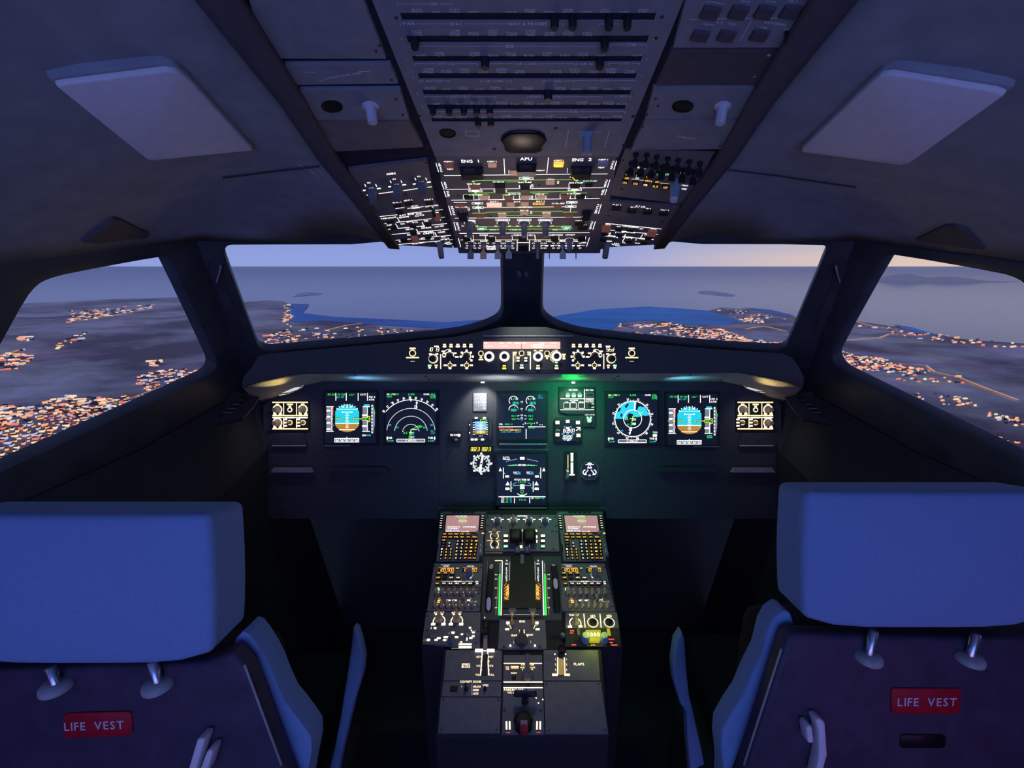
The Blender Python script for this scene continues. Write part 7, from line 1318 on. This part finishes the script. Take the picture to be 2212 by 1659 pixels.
# ---------------------------------------------------------------- pilots' seats
def yp(u, v, Y):
    return tilted(Y).hit(u, v)
def prism_y(px, Y, dep, name, mat, parent, bev=.006, seg=3, taper=0):
    """outline on the plane y = Y, extruded forwards"""
    pl = tilted(Y); m = sheet([pl.loc(u, v) for u, v in px], [], -dep, 0, name, mat)
    if bev: soften(m, bev, seg, 30)
    o = link(name, m, parent); o.matrix_local = frame(pl, pl.p); return o
TILT = math.radians(11)
def tilted(Y): return Plane(V((0, Y, 1.03)), RT, (0, math.sin(TILT), math.cos(TILT)))
def rbox(x0, x1, y0, y1, z0, z1, r, name, mat, parent, seg=5):
    mb = MB(); mb.box(x0, y0, z0, x1, y1, z1); m = soften(mb.mesh(name, mat), r, seg, 30); return link(name, m, parent)
def seat(sg, Y, lab, shell, bolster, strip, posts, flz, plq, ptxt, piping, levers, slot):
    root = bpy.data.objects.new('pilot_seat', None); COL.objects.link(root); tag(root, lab, 'seat', 'pilot seats')
    zt, zb = 1.241, 1.036
    mb = MB(); mb.box(-.18, 0, 0, .18, .085, zt - zb); m = mb.mesh('headrest', M('fabric')); bm = bmesh.new(); bm.from_mesh(m); bmesh.ops.subdivide_edges(bm, edges=bm.edges[:], cuts=7, use_grid_fill=True)
    for v in bm.verts:                 # slightly cushioned faces, top sloping away, tapered lower corners
        x, y, z = v.co.x / .18, v.co.y / .085, v.co.z / (zt - zb)
        v.co.y -= .012 * (1 - x * x) * (1 - (2 * z - 1) ** 2) * (1 - y); v.co.x *= 1 + .012 * (1 - (2 * z - 1) ** 2) - .02 * (1 - z) ** 3; v.co.z += .016 * abs(x) ** 5 * (1 - z) ** 2; v.co.z -= .008 * y * max(0, z - .8) * 5; v.co.x *= 1 - .02 * y
    bm.to_mesh(m); bm.free(); soften(m, .036, 6, 50); h = link('headrest', m, root); h.location = (-.588 * sg, Y, zb); h.rotation_euler = (-TILT, 0, 0)
    for (u, v0, v1) in posts:
        a, b = yp(u, v0, Y + .008), yp(u, v1, Y + .008); mb = MB(); mb.lathe([(.006, b.z - .02 - a.z), (.006, .006)], 14); o = link('headrest_post', mb.mesh('headrest_post', M('steel'), True), root); o.location = a
        mb = MB(); mb.lathe([(.019, -.005), (.019, 0), (.016, .004), (.007, .005)], 22); f = link('collar', mb.mesh('collar', M('bar_grey'), True), o); f.location = (0, 0, b.z - a.z - .004)
    prism_y(shell, Y + .02, .03, 'seat_shell', M('shell'), root, .008)
    prism_y(bolster, Y + .055, .04, 'side_bolster', M('fabric'), root, .012, 4); prism_y(strip, Y + .42, .03, 'armrest', M('fabric'), root, .014, 4)
    rbox(-.76 if sg > 0 else .42, -.42 if sg > 0 else .76, Y + .11, Y + .2, .50, .93, .03, 'back_cushion', M('seat_dark'), root, 3); rbox(-.77 if sg > 0 else .47, -.47 if sg > 0 else .77, Y + .16, Y + .6, .38, .5, .04, 'seat_cushion', M('seat_dark'), root, 3)
    rbox(-.66 if sg > 0 else .42, -.42 if sg > 0 else .66, Y + .18, Y + .48, 0, .38, .02, 'seat_base', M('ped_side'), root, 2)
    pq = tilted(Y + .0185); m = soften(sheet([pq.loc(u, v) for u, v in plq], [], -.002, .0012, 'placard', M('red_sign')), .001); o = link('placard', m, root); o['label'] = 'red placard lettered LIFE VEST'; o.matrix_local = frame(pq, pq.p)
    vs, fs, wd = text2d('LIFE  VEST', .22); (u, v, w, hh, rot) = ptxt; c = pq.loc(u, v); W_ = (yp(u + w / 2, v, Y + .0185) - yp(u - w / 2, v, Y + .0185)).length; H_ = (yp(u, v - hh / 2, Y + .0185) - yp(u, v + hh / 2, Y + .0185)).length
    mb = MB(); mb.add([(c[0] + (a / wd - .5) * W_, c[1] + (b - .5) * H_ + (a / wd - .5) * rot, .0016) for a, b in vs], fs); link('lettering', mb.mesh('lettering', M('print')), o)
    if piping:
        a, b = yp(*piping[0], Y + .018), yp(*piping[1], Y + .018); d = b - a; mb = MB(); mb.lathe([(.0016, 0), (.0016, d.length)], 8); o = link('piping', mb.mesh('piping', M('bar_grey'), True), root); o.location = a; o.rotation_euler = d.to_track_quat('Z', 'Y').to_euler()
    for L_ in levers: prism_y(L_, Y - .002, .02, 'lever', M('lamp_lens'), root, .003, 2)
    if slot: prism_y(slot, Y + .0185, .006, 'recess', M('black'), root, .001, 1)
f2 = lambda P: [(x / 2.68, 1040 + y / 2.68) for x, y in P]; f3 = lambda P: [(1420 + x / 2.596, 1020 + y / 2.596) for x, y in P]
seat(1, .502, 'port pilot seat with blue lit headrest and dark shell', [(-80, 1452), (440, 1432), (500, 1408), (532, 1445), (612, 1659), (660, 1790), (-80, 1790)],
     f2([(1345, 960), (1370, 905), (1405, 868), (1440, 880), (1480, 930), (1530, 1010), (1570, 1090), (1605, 1180), (1650, 1280), (1700, 1340), (1760, 1420), (1800, 1480), (1805, 1560), (1785, 1659), (1760, 1800), (1780, 1900), (1740, 1900), (1690, 1659), (1630, 1520), (1560, 1360), (1510, 1210), (1450, 1060), (1400, 1000)]),
     f2([(2040, 845), (2065, 870), (2085, 940), (2105, 1040), (2095, 1130), (2050, 1280), (2010, 1450), (1975, 1600), (1950, 1750), (1880, 1750), (1930, 1560), (1970, 1350), (2005, 1130), (2030, 960)]),
     [(332, 1437, 1478), (112, 1449, 1480)], 0, [(138, 1545), (150, 1540), (278, 1536), (285, 1542), (287, 1580), (280, 1589), (150, 1594), (138, 1588)], (205, 1566, 128, 17, .003), [f2([(1415, 1060)])[0], f2([(1630, 1640)])[0]],
     [f2([(1140, 1495), (1168, 1487), (1184, 1495), (1135, 1659), (1120, 1720), (1075, 1720), (1092, 1659)]), f2([(1195, 1565), (1215, 1555), (1232, 1565), (1205, 1659), (1190, 1700), (1150, 1700), (1160, 1659)])], None)
seat(-1, .565, 'starboard pilot seat with blue lit headrest and dark shell', [(1699, 1384), (1712, 1368), (1770, 1372), (2300, 1384), (2300, 1790), (1570, 1790), (1612, 1659)],
     f3([(715, 775), (750, 792), (770, 855), (735, 890), (690, 940), (640, 1070), (600, 1230), (540, 1420), (470, 1560), (430, 1659), (400, 1850), (370, 1850), (372, 1659), (358, 1540), (365, 1450), (420, 1350), (480, 1260), (530, 1140), (590, 1020), (625, 880), (660, 815)]),
     f3([(140, 895), (155, 940), (165, 1100), (180, 1250), (215, 1400), (245, 1530), (270, 1659), (290, 1760), (190, 1760), (185, 1659), (170, 1500), (165, 1350), (130, 1300), (95, 1180), (85, 1080), (105, 950)]),
     [(1886, 1370, 1420), (2107, 1376, 1422)], 0, f3([(1310, 1222), (1322, 1210), (1690, 1212), (1700, 1225), (1695, 1345), (1685, 1355), (1322, 1355), (1310, 1345)]), (2001, 1515, 127, 17, 0), [f3([(695, 990)])[0], f3([(485, 1640)])[0]],
     [f3([(836, 1440), (850, 1424), (868, 1426), (880, 1510), (870, 1522), (846, 1520)]), f3([(888, 1395), (905, 1384), (930, 1392), (942, 1410), (955, 1590), (945, 1620), (920, 1720), (880, 1720), (908, 1600), (905, 1450)])], f3([(1362, 1480), (1380, 1470), (1600, 1472), (1622, 1485), (1618, 1540), (1600, 1550), (1380, 1550), (1362, 1540)]))
